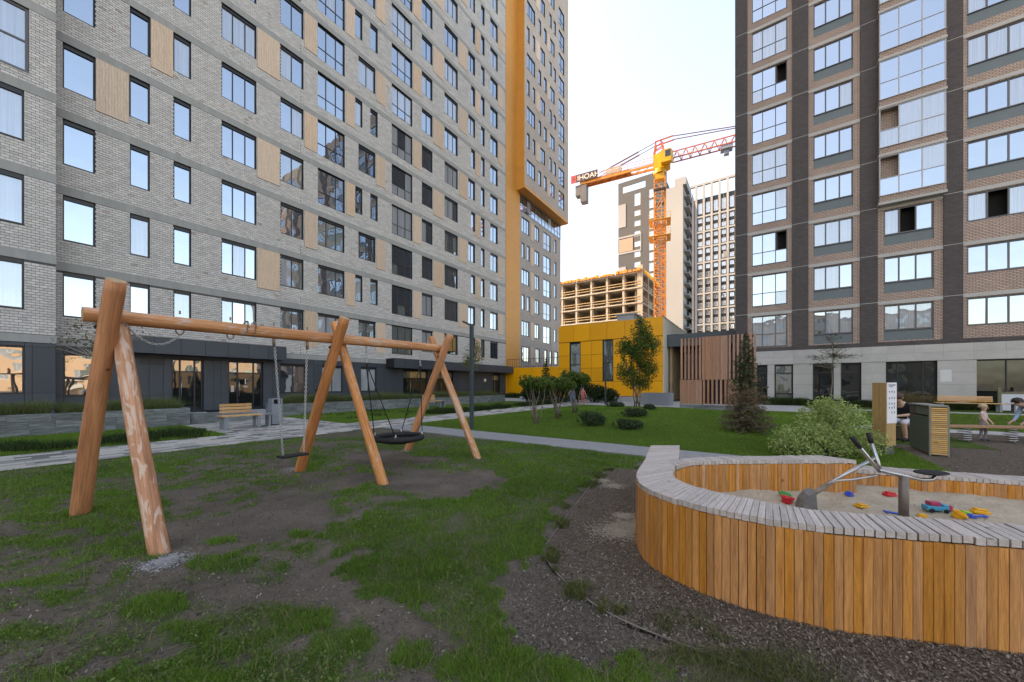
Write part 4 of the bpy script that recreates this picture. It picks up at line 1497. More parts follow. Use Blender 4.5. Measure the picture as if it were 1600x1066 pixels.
for j in range(nb_ * 4):
    MB().box(-0.35 - random.uniform(0, 0.25), 0.1, j * bayw / 4, j * bayw / 4 + bayw / 4 - random.uniform(0.1, 0.35), 23.0, 23.12 + random.uniform(0.1, 0.5)).build("formwork_beam", M_FORM, con)
for j in range(16):
    MB().box(0.4 + j * 0.85, 0.4 + j * 0.85 + 0.6, -0.55, -0.1, 23.0, 23.15 + random.uniform(0.1, 0.5)).build("formwork_beam", mat("yellow_formwork", (0.70, 0.40, 0.03), var=0.2), con)

# ------------------------------------------------------------------ grey tower far behind
UG = 107.0
far = thing("apartment_building", "distant dark grey tower with white gable wall behind the crane", "building", S(UG, Vu(966, UG)), PHI - math.pi / 2)


def fx(px):
    return Vu(966, UG) - Vu(px, UG)


M_FGREY = mat("distant_grey_render", (0.072, 0.074, 0.08), rough=0.9, var=0.06, nscale=0.05)
M_FWHITE = mat("distant_white_render", (0.255, 0.262, 0.275), rough=0.9, var=0.08, nscale=0.06)
XF = fx(1042)
fw = []
for k_ in range(20):
    zt = 57.2 - 3.0 * k_
    tall = (k_ == 0)
    if zt > 6:
        fw.append((fx(991), fx(1000.5), zt - (3.6 if tall else 1.55) - (0 if tall else 2.0), zt - (0 if tall else 2.0)))
        fw.append((fx(1014), fx(1024.5), zt - 2.4, zt))
fw = [w for w in fw if w[2] > 3]
sl = (fx(973), fx(1008.5), 58.3, 60.2)
b = MB(); wall_mesh(b, 0, XF, 0, 61.5, fw + [sl], depth=0.25); b.box(0, XF, 0.4, 14, 0, 58.0); b.box(0, XF, 0.0, 0.4, 61.5, 61.6)
b.build("wall", M_FGREY, far)
for w in fw:
    window(far, w[0], w[1], w[2], w[3], (0.5, 0.5), (1,) if w[3] - w[2] < 2 else (0.4, 0.6), 0, bar=0.12, fm=mat("distant_white_frame", (0.5, 0.5, 0.5), var=0.03), y=0.1, glasses=((G_DARK, 0.7), (G_CURT, 0.3)))
for (z0, z1, mm, xe) in ((48.2, 55.0, M_FWHITE, 978), (40.2, 45.4, M_FWHITE, 999), (31.5, 36.4, M_FWHITE, 978), (22.0, 26.0, M_FWHITE, 978)):
    q = MB(); q.box(0.1, fx(xe), -0.12, 0.0, z0, z1)
    if xe == 999:
        MB().box(0.3, fx(989), -0.15, -0.121, z0 + 0.6, z1 - 0.8).build("brick_inlay", mat("distant_brick", (0.33, 0.20, 0.15), var=0.1), far)
        q = MB(); q.box(0.1, fx(1002), -0.12, 0.0, z0, z0 + 0.5); q.box(0.1, fx(1002), -0.12, 0.0, z1 - 0.5, z1); q.box(fx(1000.8), fx(1002), -0.12, 0, z0 + 0.5, z1 - 0.5)
    q.build("white_panel", M_FWHITE, far)
q = MB(); q.box(XF + 0.01, fx(1068), -1.0, 14, 0, 55.4); q.box(fx(1055), fx(1073), -0.99, 8, 55.4, 57.4)
q.build("white_gable", M_FWHITE, far)
for k_ in range(17):
    z0 = 5 + 2.98 * k_
    bal = MB().box(fx(1068) + 0.02, fx(1068) + 1.3, 0.5, 9.5, z0, z0 + 0.22).build("balcony", M_FWHITE, far)
    MB().box(fx(1068) + 1.22, fx(1068) + 1.3, 0.5, 5.0, z0 + 0.22, z0 + 1.2).build("parapet", M_FGREY, bal)
    MB().box(fx(1068) + 1.22, fx(1068) + 1.3, 5.6, 9.5, z0 + 0.22, z0 + 2.9).build("screen", mat("distant_brown_screen", (0.28, 0.21, 0.18), var=0.1), bal)
MB().box(fx(1068), fx(1078), 9.6, 14, 0, 54).build("rear_stair", mat("distant_brown_render", (0.24, 0.19, 0.165), var=0.1, nscale=0.1), far)

# white grid tower further right
UGR = 160.0
grid = thing("apartment_building", "distant tower with white grid facade beside the right tower's edge", "building", S(UGR, Vu(1079, UGR)), PHI - math.pi / 2)


def qx(px):
    return Vu(1079, UGR) - Vu(px, UGR)


XG = qx(1175)
colw = (qx(1150) - qx(1088)) / 5.0
b = MB(); b.box(0, XG, 0.5, 16, 0, 75.3); b.build("wall", mat("distant_charcoal_wall", (0.030, 0.031, 0.035), var=0.08), grid)
gm = M_FWHITE
nc = int(XG / colw) + 1
for j in range(nc):
    MB().box(j * colw + qx(1088) - 0.36, j * colw + qx(1088) + 0.36, -0.4, 0.5, 0, 80.2).build("grid_post", gm, grid)
MB().box(0, XG, -0.4, 0.6, 80.2, 81.0).build("grid_crown", gm, grid)
for k_ in range(13):
    z = 67.8 - 6.1 * k_
    if z > 3:
        MB().box(0, XG, -0.35, 0.5, z - 0.3, z + 0.3).build("grid_beam", gm, grid)
fmw = MATS["distant_white_frame"]
for j in range(-1, nc - 1):
    xc0 = qx(1088) + j * colw
    for k_ in range(26):
        z = 72.8 - 3.05 * k_
        if z < 4 or xc0 + 0.9 < 0:
            continue
        hh = 4.2 if k_ == 0 else 1.75
        if k_ == 1:
            continue
        window(grid, xc0 + 0.62, xc0 + colw - 0.62, z - hh + 0.6, z + 0.6, (0.34, 0.33, 0.33), (1,), 0, bar=0.16, fm=fmw, y=0.45, glasses=((G_DARK, 0.6), (G_CURT, 0.3), (G_MID, 0.1)))

# ------------------------------------------------------------------ tower crane
crane_p = AT(1031, 63.6)
crane = thing("tower_crane", "orange tower crane with red lattice jib above the construction site", "crane", crane_p, PHI + 0.18)
M_CRN = mat("crane_orange", (0.62, 0.23, 0.05), rough=0.5, var=0.15, nscale=0.8)
M_CRY = mat("crane_yellow", (0.66, 0.34, 0.02), rough=0.45, var=0.1, nscale=1.5)
M_CRR = mat("crane_red", (0.46, 0.11, 0.055), rough=0.5, var=0.12, nscale=1.0)
M_CRG = mat("crane_grey", (0.12, 0.12, 0.135), rough=0.6, var=0.2, nscale=1.0)
hw = 0.88
ZM = 37.5


def lattice(z0, z1, hw, step, leg, br, name, m):
    q = MB()
    for sx in (-1, 1):
        for sy in (-1, 1):
            q.box(sx * hw - leg / 2, sx * hw + leg / 2, sy * hw - leg / 2, sy * hw + leg / 2, z0, z1)
    z = z0; flip = False
    while z < z1 - 0.05:
        z2 = min(z + step, z1)
        for s_ in (-1, 1):
            a0, a1 = (-hw, hw) if not flip else (hw, -hw)
            q.bar((a0, s_ * hw, z), (a1, s_ * hw, z2), br); q.bar((s_ * hw, a0, z), (s_ * hw, a1, z2), br)
            q.bar((-hw, s_ * hw, z), (hw, s_ * hw, z), br); q.bar((s_ * hw, -hw, z), (s_ * hw, hw, z), br)
        z = z2; flip = not flip
    return q.build(name, m, crane)


zc = 0.0
while zc < 29.9:
    lattice(zc, zc + 2.98, hw, 0.99, 0.22, 0.13, "mast_section", M_CRN); zc += 3.0
lattice(29.4, ZM, hw * 0.98, 2.7, 0.24, 0.13, "climbing_cage", M_CRN)
lad = MB()
for s_ in (-0.2, 0.2):
    lad.box(s_ - 0.03, s_ + 0.03, -0.3, -0.24, 0, ZM)
for j in range(120):
    lad.box(-0.2, 0.2, -0.29, -0.25, j * 0.31, j * 0.31 + 0.03)
lad.build("ladder", mat("ladder_zinc", (0.5, 0.5, 0.52), var=0.1), crane)
for z in (30.0, 27.2):
    q = MB(); e = 1.75
    q.box(-e, e, -e, -1.1, z, z + 0.08); q.box(-e, e, 1.1, e, z, z + 0.08); q.box(-e, -1.1, -1.1, 1.1, z, z + 0.08); q.box(1.1, e, -1.1, 1.1, z, z + 0.08)
    for h in (0.5, 1.0):
        for s_ in (-e, e):
            q.box(-e, e, s_ - 0.02, s_ + 0.02, z + h, z + h + 0.05); q.box(s_ - 0.02, s_ + 0.02, -e, e, z + h, z + h + 0.05)
    q.build("work_platform", M_CRY, crane)
for z, s_ in ((34.0, 1), (35.2, -1)):
    q = MB(); q.box(s_ * 1.0, s_ * 2.0, -1, 1, z, z + 0.06)
    for h in (0.5, 1.0):
        q.box(s_ * 2.0 - 0.03, s_ * 2.0 + 0.03, -1, 1, z + h, z + h + 0.05)
    q.build("side_platform", M_CRG, crane)
top = MB(); top.box(-0.75, 0.75, -0.75, 0.75, ZM, ZM + 1.2); top.ring_tube([(0, 0, ZM + 1.1), (0, 0, ZM + 1.8)], 1.05, n=20)
top.build("slewing_ring", M_CRY, crane)
# jib frame of its own direction
jd = (AT(1147, 57.4) - AT(910, 68.8)); jang = math.atan2(jd.y, jd.x) - crane.rotation_euler[2]
JZ = ZM + 1.8


def jib_obj(q, name, m):
    o = q.build(name, m, crane, (0, 0, JZ)); o.rotation_euler = (0, 0, jang); return o


hd = MB()
hd.prism([(-1.0, -0.8), (1.3, -0.8), (1.7, -0.5), (1.7, 0.5), (1.3, 0.8), (-1.0, 0.8)], 0.0, 2.6)
head = jib_obj(hd, "slewing_platform", M_CRY)
cb_ = MB(); cb_.prism([(0.3, -1.9), (1.9, -1.9), (2.2, -0.82), (0.3, -0.82)], 0.3, 2.4)
cab = jib_obj(cb_, "cab", M_CRY)
MB().box(1.0, 1.85, -1.93, -1.90, 1.1, 2.2).build("cab_glass", G_DOOR, cab)
ap = MB()
for s_ in (-0.5, 0.5):
    ap.bar((-1.0, s_, 2.6), (-0.6, s_, 4.9), 0.2); ap.bar((0.9, s_, 2.6), (0.2, s_, 4.9), 0.2)
    for h in (3.2, 4.1):
        ap.bar((-0.9 + (h - 3) * 0.12, s_, h), (0.8 - (h - 3) * 0.18, s_, h + 0.5), 0.12)
ap.bar((-0.7, -0.6, 4.9), (2.2, -0.6, 5.1), 0.18); ap.bar((-0.7, 0.6, 4.9), (2.2, 0.6, 5.1), 0.18); ap.bar((-0.7, -0.6, 4.9), (-0.7, 0.6, 4.9), 0.18)
jib_obj(ap, "apex_frame", M_CRR)
jb = MB()
JL = 42.0
n_ = 28
for s_ in (-0.7, 0.7):
    jb.bar((2.0, s_, 1.2), (JL, s_, 1.2), 0.17)
jb.bar((2.0, 0, 2.7), (JL, 0, 2.6), 0.15)
for j in range(n_):
    x0_ = 2.0 + (JL - 2) * j / n_; x1_ = 2.0 + (JL - 2) * (j + 1) / n_; xm = (x0_ + x1_) / 2
    for s_ in (-0.7, 0.7):
        jb.bar((x0_, s_, 1.2), (xm, 0, 2.65), 0.09); jb.bar((xm, 0, 2.65), (x1_, s_, 1.2), 0.09)
    jb.bar((x0_, -0.7, 1.2), (x0_, 0.7, 1.2), 0.08)
jib_obj(jb, "jib", M_CRR)
cj = MB()
for s_ in (-0.7, 0.7):
    cj.bar((-1.0, s_, 0.9), (-14.3, s_, 0.9), 0.22, 0.40)
for j in range(9):
    cj.bar((-1.5 - j * 1.45, -0.7, 0.9), (-2.9 - j * 1.45, 0.7, 0.9), 0.12)
cj.box(-14.3, -5.0, -0.8, 0.8, 1.18, 1.25)
jib_obj(cj, "counter_jib", M_CRN)
rl = MB()
for s_ in (-0.85, 0.85):
    rl.bar((-1.0, s_, 2.2), (-14.0, s_, 2.2), 0.06); rl.bar((-1.0, s_, 1.7), (-14.0, s_, 1.7), 0.05)
    for j in range(10):
        rl.bar((-1.2 - j * 1.4, s_, 1.2), (-1.2 - j * 1.4, s_, 2.2), 0.05)
jib_obj(rl, "counter_jib_railing", M_CRR)
wi = MB(); wi.box(-9.4, -6.6, -0.6, 0.6, 1.25, 2.5)
jib_obj(wi, "winch_housing", mat("winch_grey", (0.45, 0.44, 0.42), var=0.1))
cw = MB(); cw.box(-14.2, -13.0, -0.75, 0.75, -2.6, 0.75); cw.box(-15.2, -14.25, -0.7, 0.7, -1.2, 0.75)
jib_obj(cw, "counterweight", M_CRG)
sg = MB(); sg.box(-16.0, -10.8, -0.98, -0.9, 1.2, 2.7)
sign = jib_obj(sg, "name_board", mat("dark_sign_board", (0.05, 0.03, 0.035), var=0.05))
MB().box(-16.0, -14.9, -1.0, -0.981, 1.2, 2.7).build("red_emblem", mat("sign_red", (0.50, 0.06, 0.07), var=0.05), sign)
MB().prism([(-15.75, 1.55), (-15.15, 1.55), (-15.15, 2.35), (-15.75, 2.35)], -0.004, 0.0).build("emblem_field", mat("sign_pink", (0.62, 0.36, 0.36), var=0.05), sign, (0, -1.0, 0)).rotation_euler = (math.radians(90), 0, 0)
tmp = bpy.data.curves.new("tmp_letters", 'FONT'); tmp.body = "IHOAH"; tmp.size = 1.35; tmp.extrude = 0.0
tmpo = bpy.data.objects.new("tmp_letters", tmp); COL.objects.link(tmpo)
dg = bpy.context.evaluated_depsgraph_get()
lm = bpy.data.meshes.new_from_object(tmpo.evaluated_get(dg))
bpy.data.objects.remove(tmpo)
lm.materials.clear(); lm.materials.append(mat("sign_white", (0.75, 0.74, 0.72), var=0.02))
link("lettering", lm, sign, (-14.75, -0.99, 1.5), rot=(math.radians(90), 0, 0))
st = MB()
for s_ in (-0.5, 0.5):
    st.ring_tube([(-0.6, s_, 4.9), (-7.5, s_, 2.9)], 0.06, n=5); st.ring_tube([(-7.5, s_, 2.9), (-13.5, s_, 1.4)], 0.06, n=5)
    st.ring_tube([(2.1, s_, 5.1), (20.0, 0, 2.8)], 0.08, n=5)
st.bar((-3.5, -0.5, 4.05), (-8.5, -0.5, 2.62), 0.18); st.bar((-3.5, 0.5, 4.05), (-8.5, 0.5, 2.62), 0.18)
jib_obj(st, "tie_bar", mat("tie_dark_red", (0.16, 0.05, 0.05), var=0.1))
tr = MB(); tr.box(9.3, 11.0, -0.7, 0.7, 0.55, 1.05); tr.box(9.8, 10.5, -0.4, 0.4, -0.2, 0.55)
tro = jib_obj(tr, "trolley", mat("trolley_blue_grey", (0.24, 0.27, 0.34), var=0.1))
hk = MB()
for s_ in (-0.35, 0.35):
    hk.ring_tube([(10.1 + s_, 0, -0.2), (10.1 + s_, 0, -16.0)], 0.025, n=4)
hk.box(9.7, 10.5, -0.15, 0.15, -17.0, -16.0)
hk.build("hoist_rope", mat("rope_grey", (0.4, 0.4, 0.42), var=0.05), tro)

# ------------------------------------------------------------------ houses across the courtyard, behind the photographer (seen in the glass)
def back_block(label, loc, rot, w_, d_, h_, col, n, floors, base=1.0):
    t = thing("apartment_building", label, "building", loc, rot)
    wl_ = mat("block_" + str(len(MATS)), col, rough=0.85, var=0.08, nscale=0.2)
    rs = []
    for f in range(floors):
        for j in range(n):
            x0 = w_ * (j + 0.28) / n; rs.append((x0, x0 + w_ * 0.44 / n, base + f * 3.0 + 0.9, base + f * 3.0 + 2.5))
    q = MB(); wall_mesh(q, 0, w_, 0, h_, rs, depth=0.2); q.box(0, w_, 0.3, d_, 0, h_); q.build("wall", wl_, t)
    for r in rs:
        window(t, *r, (0.5, 0.5), (1,), 0, bar=0.07, fm=MATS["distant_white_frame"], y=0.1, glasses=((G_MID, 0.7), (G_CURT, 0.3)))
    for f in range(0, floors):
        for j in range(1, n, 3):
            x0 = w_ * (j + 0.1) / n
            MB().box(x0, x0 + w_ * 0.8 / n, -1.0, 0.0, base + f * 3.0 - 0.1, base + f * 3.0 + 0.95).build("balcony", M_RBAND, t)
    MB().box(-0.3, w_ + 0.3, -0.4, d_, h_, h_ + 0.4).build("roof", mat("block_roof", (0.2, 0.17, 0.15), var=0.1), t)
    return t


# faces +V side
back_block("sunlit ochre block across the courtyard, seen only mirrored in ground-floor glass", S(62, -92), PHI + math.pi, 90, 12, 15, (0.44, 0.30, 0.20), 18, 4)
# faces +U side
back_block("sunlit pale block behind the photographer, seen only mirrored in the right tower", S(-62, 34), PHI - math.pi / 2 + math.pi, 70, 12, 19.5, (0.56, 0.45, 0.34), 15, 6).location = S(-62, -36)

# ------------------------------------------------------------------ log swing frame
M_LOG = wood("oiled_log", (0.60, 0.245, 0.098), (0.38, 0.135, 0.05), axis='Z', ring=3.2, rnd=0.10, bump=0.6)
M_LOGP = wood("peeling_log", (0.58, 0.26, 0.12), (0.34, 0.125, 0.045), axis='Z', ring=3.2, rnd=0.08, bump=0.6, peel=0.30, peelcol=(0.60, 0.40, 0.29))
M_LOGB = wood("beam_log", (0.62, 0.28, 0.12), (0.40, 0.15, 0.055), axis='Z', ring=3.2, rnd=0.05, bump=0.6, peel=0.18, peelcol=(0.52, 0.37, 0.29))
M_LOGEND = mat("sawn_log_end", (0.40, 0.28, 0.17), rough=0.8, var=0.25, nscale=14)


def log(name, a, b_, r0, r1, m, parent, seed, grey_top=False):
    a = Vector(a); b_ = Vector(b_); L_ = (b_ - a).length
    n, k = 28, 26
    rs = random.Random(seed)
    q = MB()
    ph = [rs.uniform(0, 6.28) for _ in range(6)]
    ring = []
    for i in range(k + 1):
        t = i / k; z = t * L_
        bx_ = 0.012 * math.sin(t * 3.1 + ph[0]); by_ = 0.012 * math.sin(t * 2.3 + ph[1])
        rr_ = r0 + (r1 - r0) * t
        for j in range(n):
            an = 2 * math.pi * j / n
            rad = rr_ * (1 + 0.022 * math.sin(3 * an + ph[2] + t * 4) + 0.018 * math.sin(2 * an + ph[3] - t * 6) + 0.012 * math.sin(9 * t + ph[4]) + 0.01 * math.sin(5 * an + 21 * t + ph[5]))
            if i in (0, k):
                rad *= 0.965
            zz_ = z
            q.v.append((bx_ + rad * math.cos(an), by_ + rad * math.sin(an), zz_))
    for i in range(k):
        for j in range(n):
            j2 = (j + 1) % n
            q.f.append((i * n + j, i * n + j2, (i + 1) * n + j2, (i + 1) * n + j)); q.m.append(0); q.r.append(0)
    q.f.append(tuple(n - 1 - j for j in range(n))); q.m.append(1); q.r.append(0)
    q.f.append(tuple(k * n + j for j in range(n))); q.m.append(1); q.r.append(0)
    me = q.mesh(name, [m, M_LOGEND], smooth=True)
    for p_ in list(me.polygons)[-2:]:
        p_.use_smooth = False
    o = link(name, me, parent, a)
    o.rotation_euler = (b_ - a).to_track_quat('Z', 'Y').to_euler()
    return o


SW_V = 5.5
swing = thing("log_swing_frame", "long three-trestle swing frame of orange round logs on the worn lawn", "swing frame", S(3.1, SW_V), PHI)


def sl_(U, V, z):
    return Vector((U - 3.1, V - SW_V, z))


LEGA = [(0.60, 6.40, 0.70, 5.12, 2.46), (3.01, 6.52, 3.08, 5.20, 2.47), (5.30, 6.54, 5.36, 5.20, 2.47)]
LEGB = [(0.85, 4.24, 0.80, 5.55, 2.10), (3.33, 4.50, 3.26, 5.82, 2.47), (5.49, 4.53, 5.44, 5.85, 2.47)]
for i, (u0, v0, u1, v1, z1) in enumerate(LEGA):
    log("leg", sl_(u0, v0, -0.15), sl_(u1, v1, z1), 0.083, 0.074, M_LOG, swing, 10 + i)
for i, (u0, v0, u1, v1, z1) in enumerate(LEGB):
    log("leg", sl_(u0, v0, -0.15), sl_(u1, v1, z1), 0.074, 0.068, M_LOGP if i == 0 else M_LOGB, swing, 20 + i)
BZ = 2.19
beam = log("cross_beam", sl_(0.53, SW_V, BZ - 0.035), sl_(5.52, SW_V + 0.02, BZ + 0.02), 0.076, 0.078, M_LOGB, swing, 33)
for (u0, v0, u1, v1, z1) in LEGA:
    for t in (0.55, 0.82):
        p = sl_(u0, v0, 0).lerp(sl_(u1, v1, z1), t)
        bo = MB(); bo.ring_tube([(0, 0.03, 0), (0.0, -0.0, 0.0)], 0.02, n=10)
        bo.build("bolt_hole", M_BLACK, swing, p + Vector((-0.074, 0, 0)))


def chain_mesh(q, pts, link_l=0.034, r=0.0045, w=0.011):
    """links along a polyline, each turned a quarter against the one before"""
    P_ = [Vector(p) for p in pts]
    seg = [(P_[i + 1] - P_[i]).length for i in range(len(P_) - 1)]
    tot = sum(seg); n = int(tot / (link_l * 0.78))

    def at(s_):
        for i, l in enumerate(seg):
            if s_ <= l or i == len(seg) - 1:
                return P_[i].lerp(P_[i + 1], min(1, s_ / l)), (P_[i + 1] - P_[i]).normalized()
            s_ -= l
    for i in range(n):
        c, t = at((i + 0.5) * tot / n)
        s_ = t.orthogonal().normalized(); u = t.cross(s_)
        if i % 2:
            s_ = u
        loop = []
        for k in range(9):
            a = 2 * math.pi * k / 8
            loop.append(c + t * (math.cos(a) * link_l * 0.5) + s_ * (math.sin(a) * w))
        q.ring_tube(loop, r, n=4, cap=False)
    return q


def ring(q, c, rad, r, axis='y', n=14, sq=1.0):
    pts = []
    for k in range(n + 1):
        a = 2 * math.pi * k / n
        if axis == 'y':
            pts.append((c[0] + rad * math.cos(a), c[1], c[2] + rad * sq * math.sin(a)))
        else:
            pts.append((c[0], c[1] + rad * math.cos(a), c[2] + rad * sq * math.sin(a)))
    q.ring_tube(pts, r, n=6, cap=False)
    return q


def hanger(u, parent):
    q = MB()
    c = sl_(u, SW_V, BZ - 0.09)
    ring(q, (c.x, c.y, c.z - 0.03), 0.035, 0.008, 'y', sq=1.3)
    q.ring_tube([(c.x, c.y, c.z + 0.04), (c.x, c.y, c.z + 0.0)], 0.016, n=8)
    return q.build("hanger", M_RUSTY, parent, smooth=True)


UH = [Uv(281, SW_V), Uv(360, SW_V), Uv(428, SW_V), Uv(480, SW_V), Uv(572, SW_V), Uv(657, SW_V)]
for u in (UH[0], UH[1]):
    hanger(u, swing)
# bolt ends on top of the beam
for u in (UH[0], UH[1], UH[2], UH[3]):
    q = MB(); q.ring_tube([(u - 3.1, 0, BZ + 0.07), (u - 3.1, 0, BZ + 0.11)], 0.009, n=6); q.build("bolt", M_RUSTY, swing)
# slack chain left from a missing seat and a chain wound round the beam
ua, ub = Uv(192, SW_V), UH[0]
pa_, pb_ = sl_(ua, SW_V - 0.05, BZ - 0.09), sl_(ub, SW_V, BZ - 0.17)
pts = []
for k in range(17):
    t = k / 16
    p = pa_.lerp(pb_, t); p.z -= 0.165 * (1 - (2 * t - 1) ** 2)
    pts.append(p)
chain_mesh(MB(), pts).build("slack_chain", M_CHAIN, swing, smooth=True)
for u in (Uv(383, SW_V), Uv(395, SW_V)):
    q = MB(); pts = []
    for k in range(25):
        a = 2 * math.pi * k / 24
        pts.append((u - 3.1 + 0.015 * math.sin(a), 0.086 * math.cos(a), BZ - 0.01 + 0.092 * math.sin(a)))
    chain_mesh(q, pts, link_l=0.03).build("wound_chain", M_RUSTY, swing, smooth=True)

# single seat swing
seat_t = thing("swing_seat", "flat black swing seat on two steel chains beside the middle trestle", "swing", S(2.48, SW_V), PHI)
zs_ = 0.42
q = MB(); q.box(-0.185, 0.185, -0.09, 0.09, zs_, zs_ + 0.032); q.build("seat", M_BLACK, seat_t, bevel=0.012)
for ut, ubot in ((UH[2], 2.345), (UH[3], 2.625)):
    q = MB()
    a = Vector((ut - 2.48, 0, BZ - 0.10)); c = Vector((ubot - 2.48, 0, zs_ + 0.04))
    chain_mesh(q, [a, c], link_l=0.04, r=0.005, w=0.013)
    q.build("chain", M_CHAIN, seat_t, smooth=True)
    h_ = MB(); h_.ring_tube([(a.x, 0, a.z + 0.03), (a.x, 0, a.z - 0.12)], 0.02, n=8); h_.build("swivel", M_RUSTY, seat_t, smooth=True)

# nest swing
UN = 4.31
nest = thing("nest_swing", "round black nest swing hanging on four ropes under the beam", "swing", S(UN, SW_V), PHI)
zn = 0.47
q = MB(); pts = []; R = 0.42
for k in range(33):
    a = 2 * math.pi * k / 32
    pts.append((R * math.cos(a), R * math.sin(a), zn))
q.ring_tube(pts, 0.05, n=10, cap=False)
q.build("rim", M_BLACK, nest, smooth=True)
q = MB()
for k in range(-6, 7):
    x = k * R / 7; hlf = math.sqrt(R * R - x * x)
    for sgn in (0, 1):
        pts = []
        for j in range(9):
            y_ = -hlf + 2 * hlf * j / 8; zz_ = zn - 0.03 - 0.075 * (1 - (x / R) ** 2) * (1 - (y_ / hlf) ** 2 if hlf else 0)
            pts.append((x, y_, zz_) if sgn == 0 else (y_, x, zz_ + 0.006))
        q.ring_tube(pts, 0.011, n=5)
q.build("net", M_BLACK, nest, smooth=True)
for ut, xs_ in ((UH[4], -0.30), (UH[5], 0.30)):
    jx, jz = ut - UN, BZ - 0.36
    q = MB(); chain_mesh(q, [(jx, 0, BZ - 0.06), (jx + (-0.01 if xs_ > 0 else 0.02), 0, jz)], link_l=0.05, r=0.006, w=0.015); q.build("hanger_chain", M_CHAIN, nest, smooth=True)
    q = MB(); q.ellipsoid((jx, 0, jz), (0.02, 0.02, 0.028)); q.build("shackle", M_STEEL, nest, smooth=True)
    for ys_ in (-0.30, 0.30):
        q = MB(); q.ring_tube([(jx, 0, jz), (xs_, ys_, zn + 0.05)], 0.009, n=6); rp = q.build("rope", M_BLACK, nest, smooth=True)
        q = MB(); q.ring_tube([(xs_, ys_, zn + 0.02), (xs_ * 0.985, ys_ * 0.985, zn + 0.10)], 0.016, n=8); q.build("rope_clamp", M_STEEL, rp, smooth=True)

# concrete feet showing round some legs
M_FOOT = mat("chalky_concrete", (0.33, 0.32, 0.32), rough=0.95, var=0.3, nscale=12, bump=0.6, bscale=50)
for (x, y, r, wdt) in ((GP(256, 876).x, GP(256, 876).y, 0.15, 3500), (GP(635, 704).x, GP(635, 704).y, 0.2, 1200), (GP(460, 732).x, GP(460, 732).y, 0.16, 1200)):
    n = wdt
    rr_ = np.abs(rng.normal(0, r * 0.6, n)); th = rng.uniform(0, 2 * np.pi, n)
    P_ = np.stack([x + rr_ * np.cos(th), y + rr_ * np.sin(th), np.zeros(n)], -1)
    P_[:, 2] = soil_z(P_[:, 0], P_[:, 1])
    struct(link("concrete_crumbs", chips("concrete_crumbs", P_, 0.011, M_FOOT, tilt=0.4)), "stuff")

# ------------------------------------------------------------------ sandbox
M_PLANK = wood("larch_plank", (0.57, 0.245, 0.062), (0.37, 0.137, 0.033), axis='Z', ring=9.0, rnd=0.17, bump=0.3, peel=0.0, peelcol=(0.60, 0.44, 0.27))
M_CAP = wood("weathered_cap_board", (0.50, 0.445, 0.405), (0.38, 0.33, 0.295), axis='Y', ring=8.0, rnd=0.12, bump=0.3)
M_GAP = mat("gap_shade", (0.05, 0.03, 0.018), rough=0.9, var=0.2)  # dark sheet behind the planks, coloured as the shade in their gaps


def catmull(P_, n=14):
    out = []
    P_ = [Vector((p[0], p[1], 0)) for p in P_]
    E = [P_[0] * 2 - P_[1]] + P_ + [P_[-1] * 2 - P_[-2]]
    for i in range(1, len(E) - 2):
        for k in range(n):
            t = k / n
            a, b_, c, d = E[i - 1], E[i], E[i + 1], E[i + 2]
            out.append(0.5 * ((2 * b_) + (c - a) * t + (2 * a - 5 * b_ + 4 * c - d) * t * t + (3 * b_ - a - 3 * c + d) * t ** 3))
    out.append(P_[-1])
    return out


def resample(P_, step=None, n=None):
    P_ = [Vector((p[0], p[1], 0)) for p in P_]
    seg = [(P_[i + 1] - P_[i]).length for i in range(len(P_) - 1)]
    tot = sum(seg)
    n = n or max(2, int(round(tot / step)))
    out = []
    for k in range(n + 1):
        s_ = tot * k / n
        for i, l in enumerate(seg):
            if s_ <= l + 1e-9 or i == len(seg) - 1:
                out.append(P_[i].lerp(P_[i + 1], min(1, s_ / l if l else 0))); break
            s_ -= l
    return out


sbx = thing("sandbox", "curved sandbox of orange larch planks with weathered grey bench top", "sandbox", (2.9, 3.1, 0))
SB0 = Vector((2.9, 3.1, 0))
ZC0, ZC1 = 0.565, 0.605


def boards_on(path, z0, z1, parent, out_sign=1, thick=0.022, step=0.0475, name="plank", jitter=0.004):
    pts = resample(path, step)
    for i in range(len(pts) - 1):
        a, b_ = pts[i], pts[i + 1]
        c = (a + b_) / 2; t = (b_ - a); l = t.length; ang = math.atan2(t.y, t.x)
        key = (name, round(l, 3), z0, z1)
        if key not in PANES:
            w_ = l - 0.0035
            PANES[key] = MB().box(-w_ / 2, w_ / 2, -thick, 0.0, z0, z1).mesh(name, M_PLANK)
        nrm = Vector((t.y, -t.x, 0)).normalized()
        o = link(name, PANES[key], parent, c - SB0 + nrm * (out_sign * random.uniform(-jitter, jitter) * 0.5) + Vector((0, 0, random.uniform(-0.004, 0.0))), rot=(0, 0, ang if out_sign > 0 else ang + math.pi))


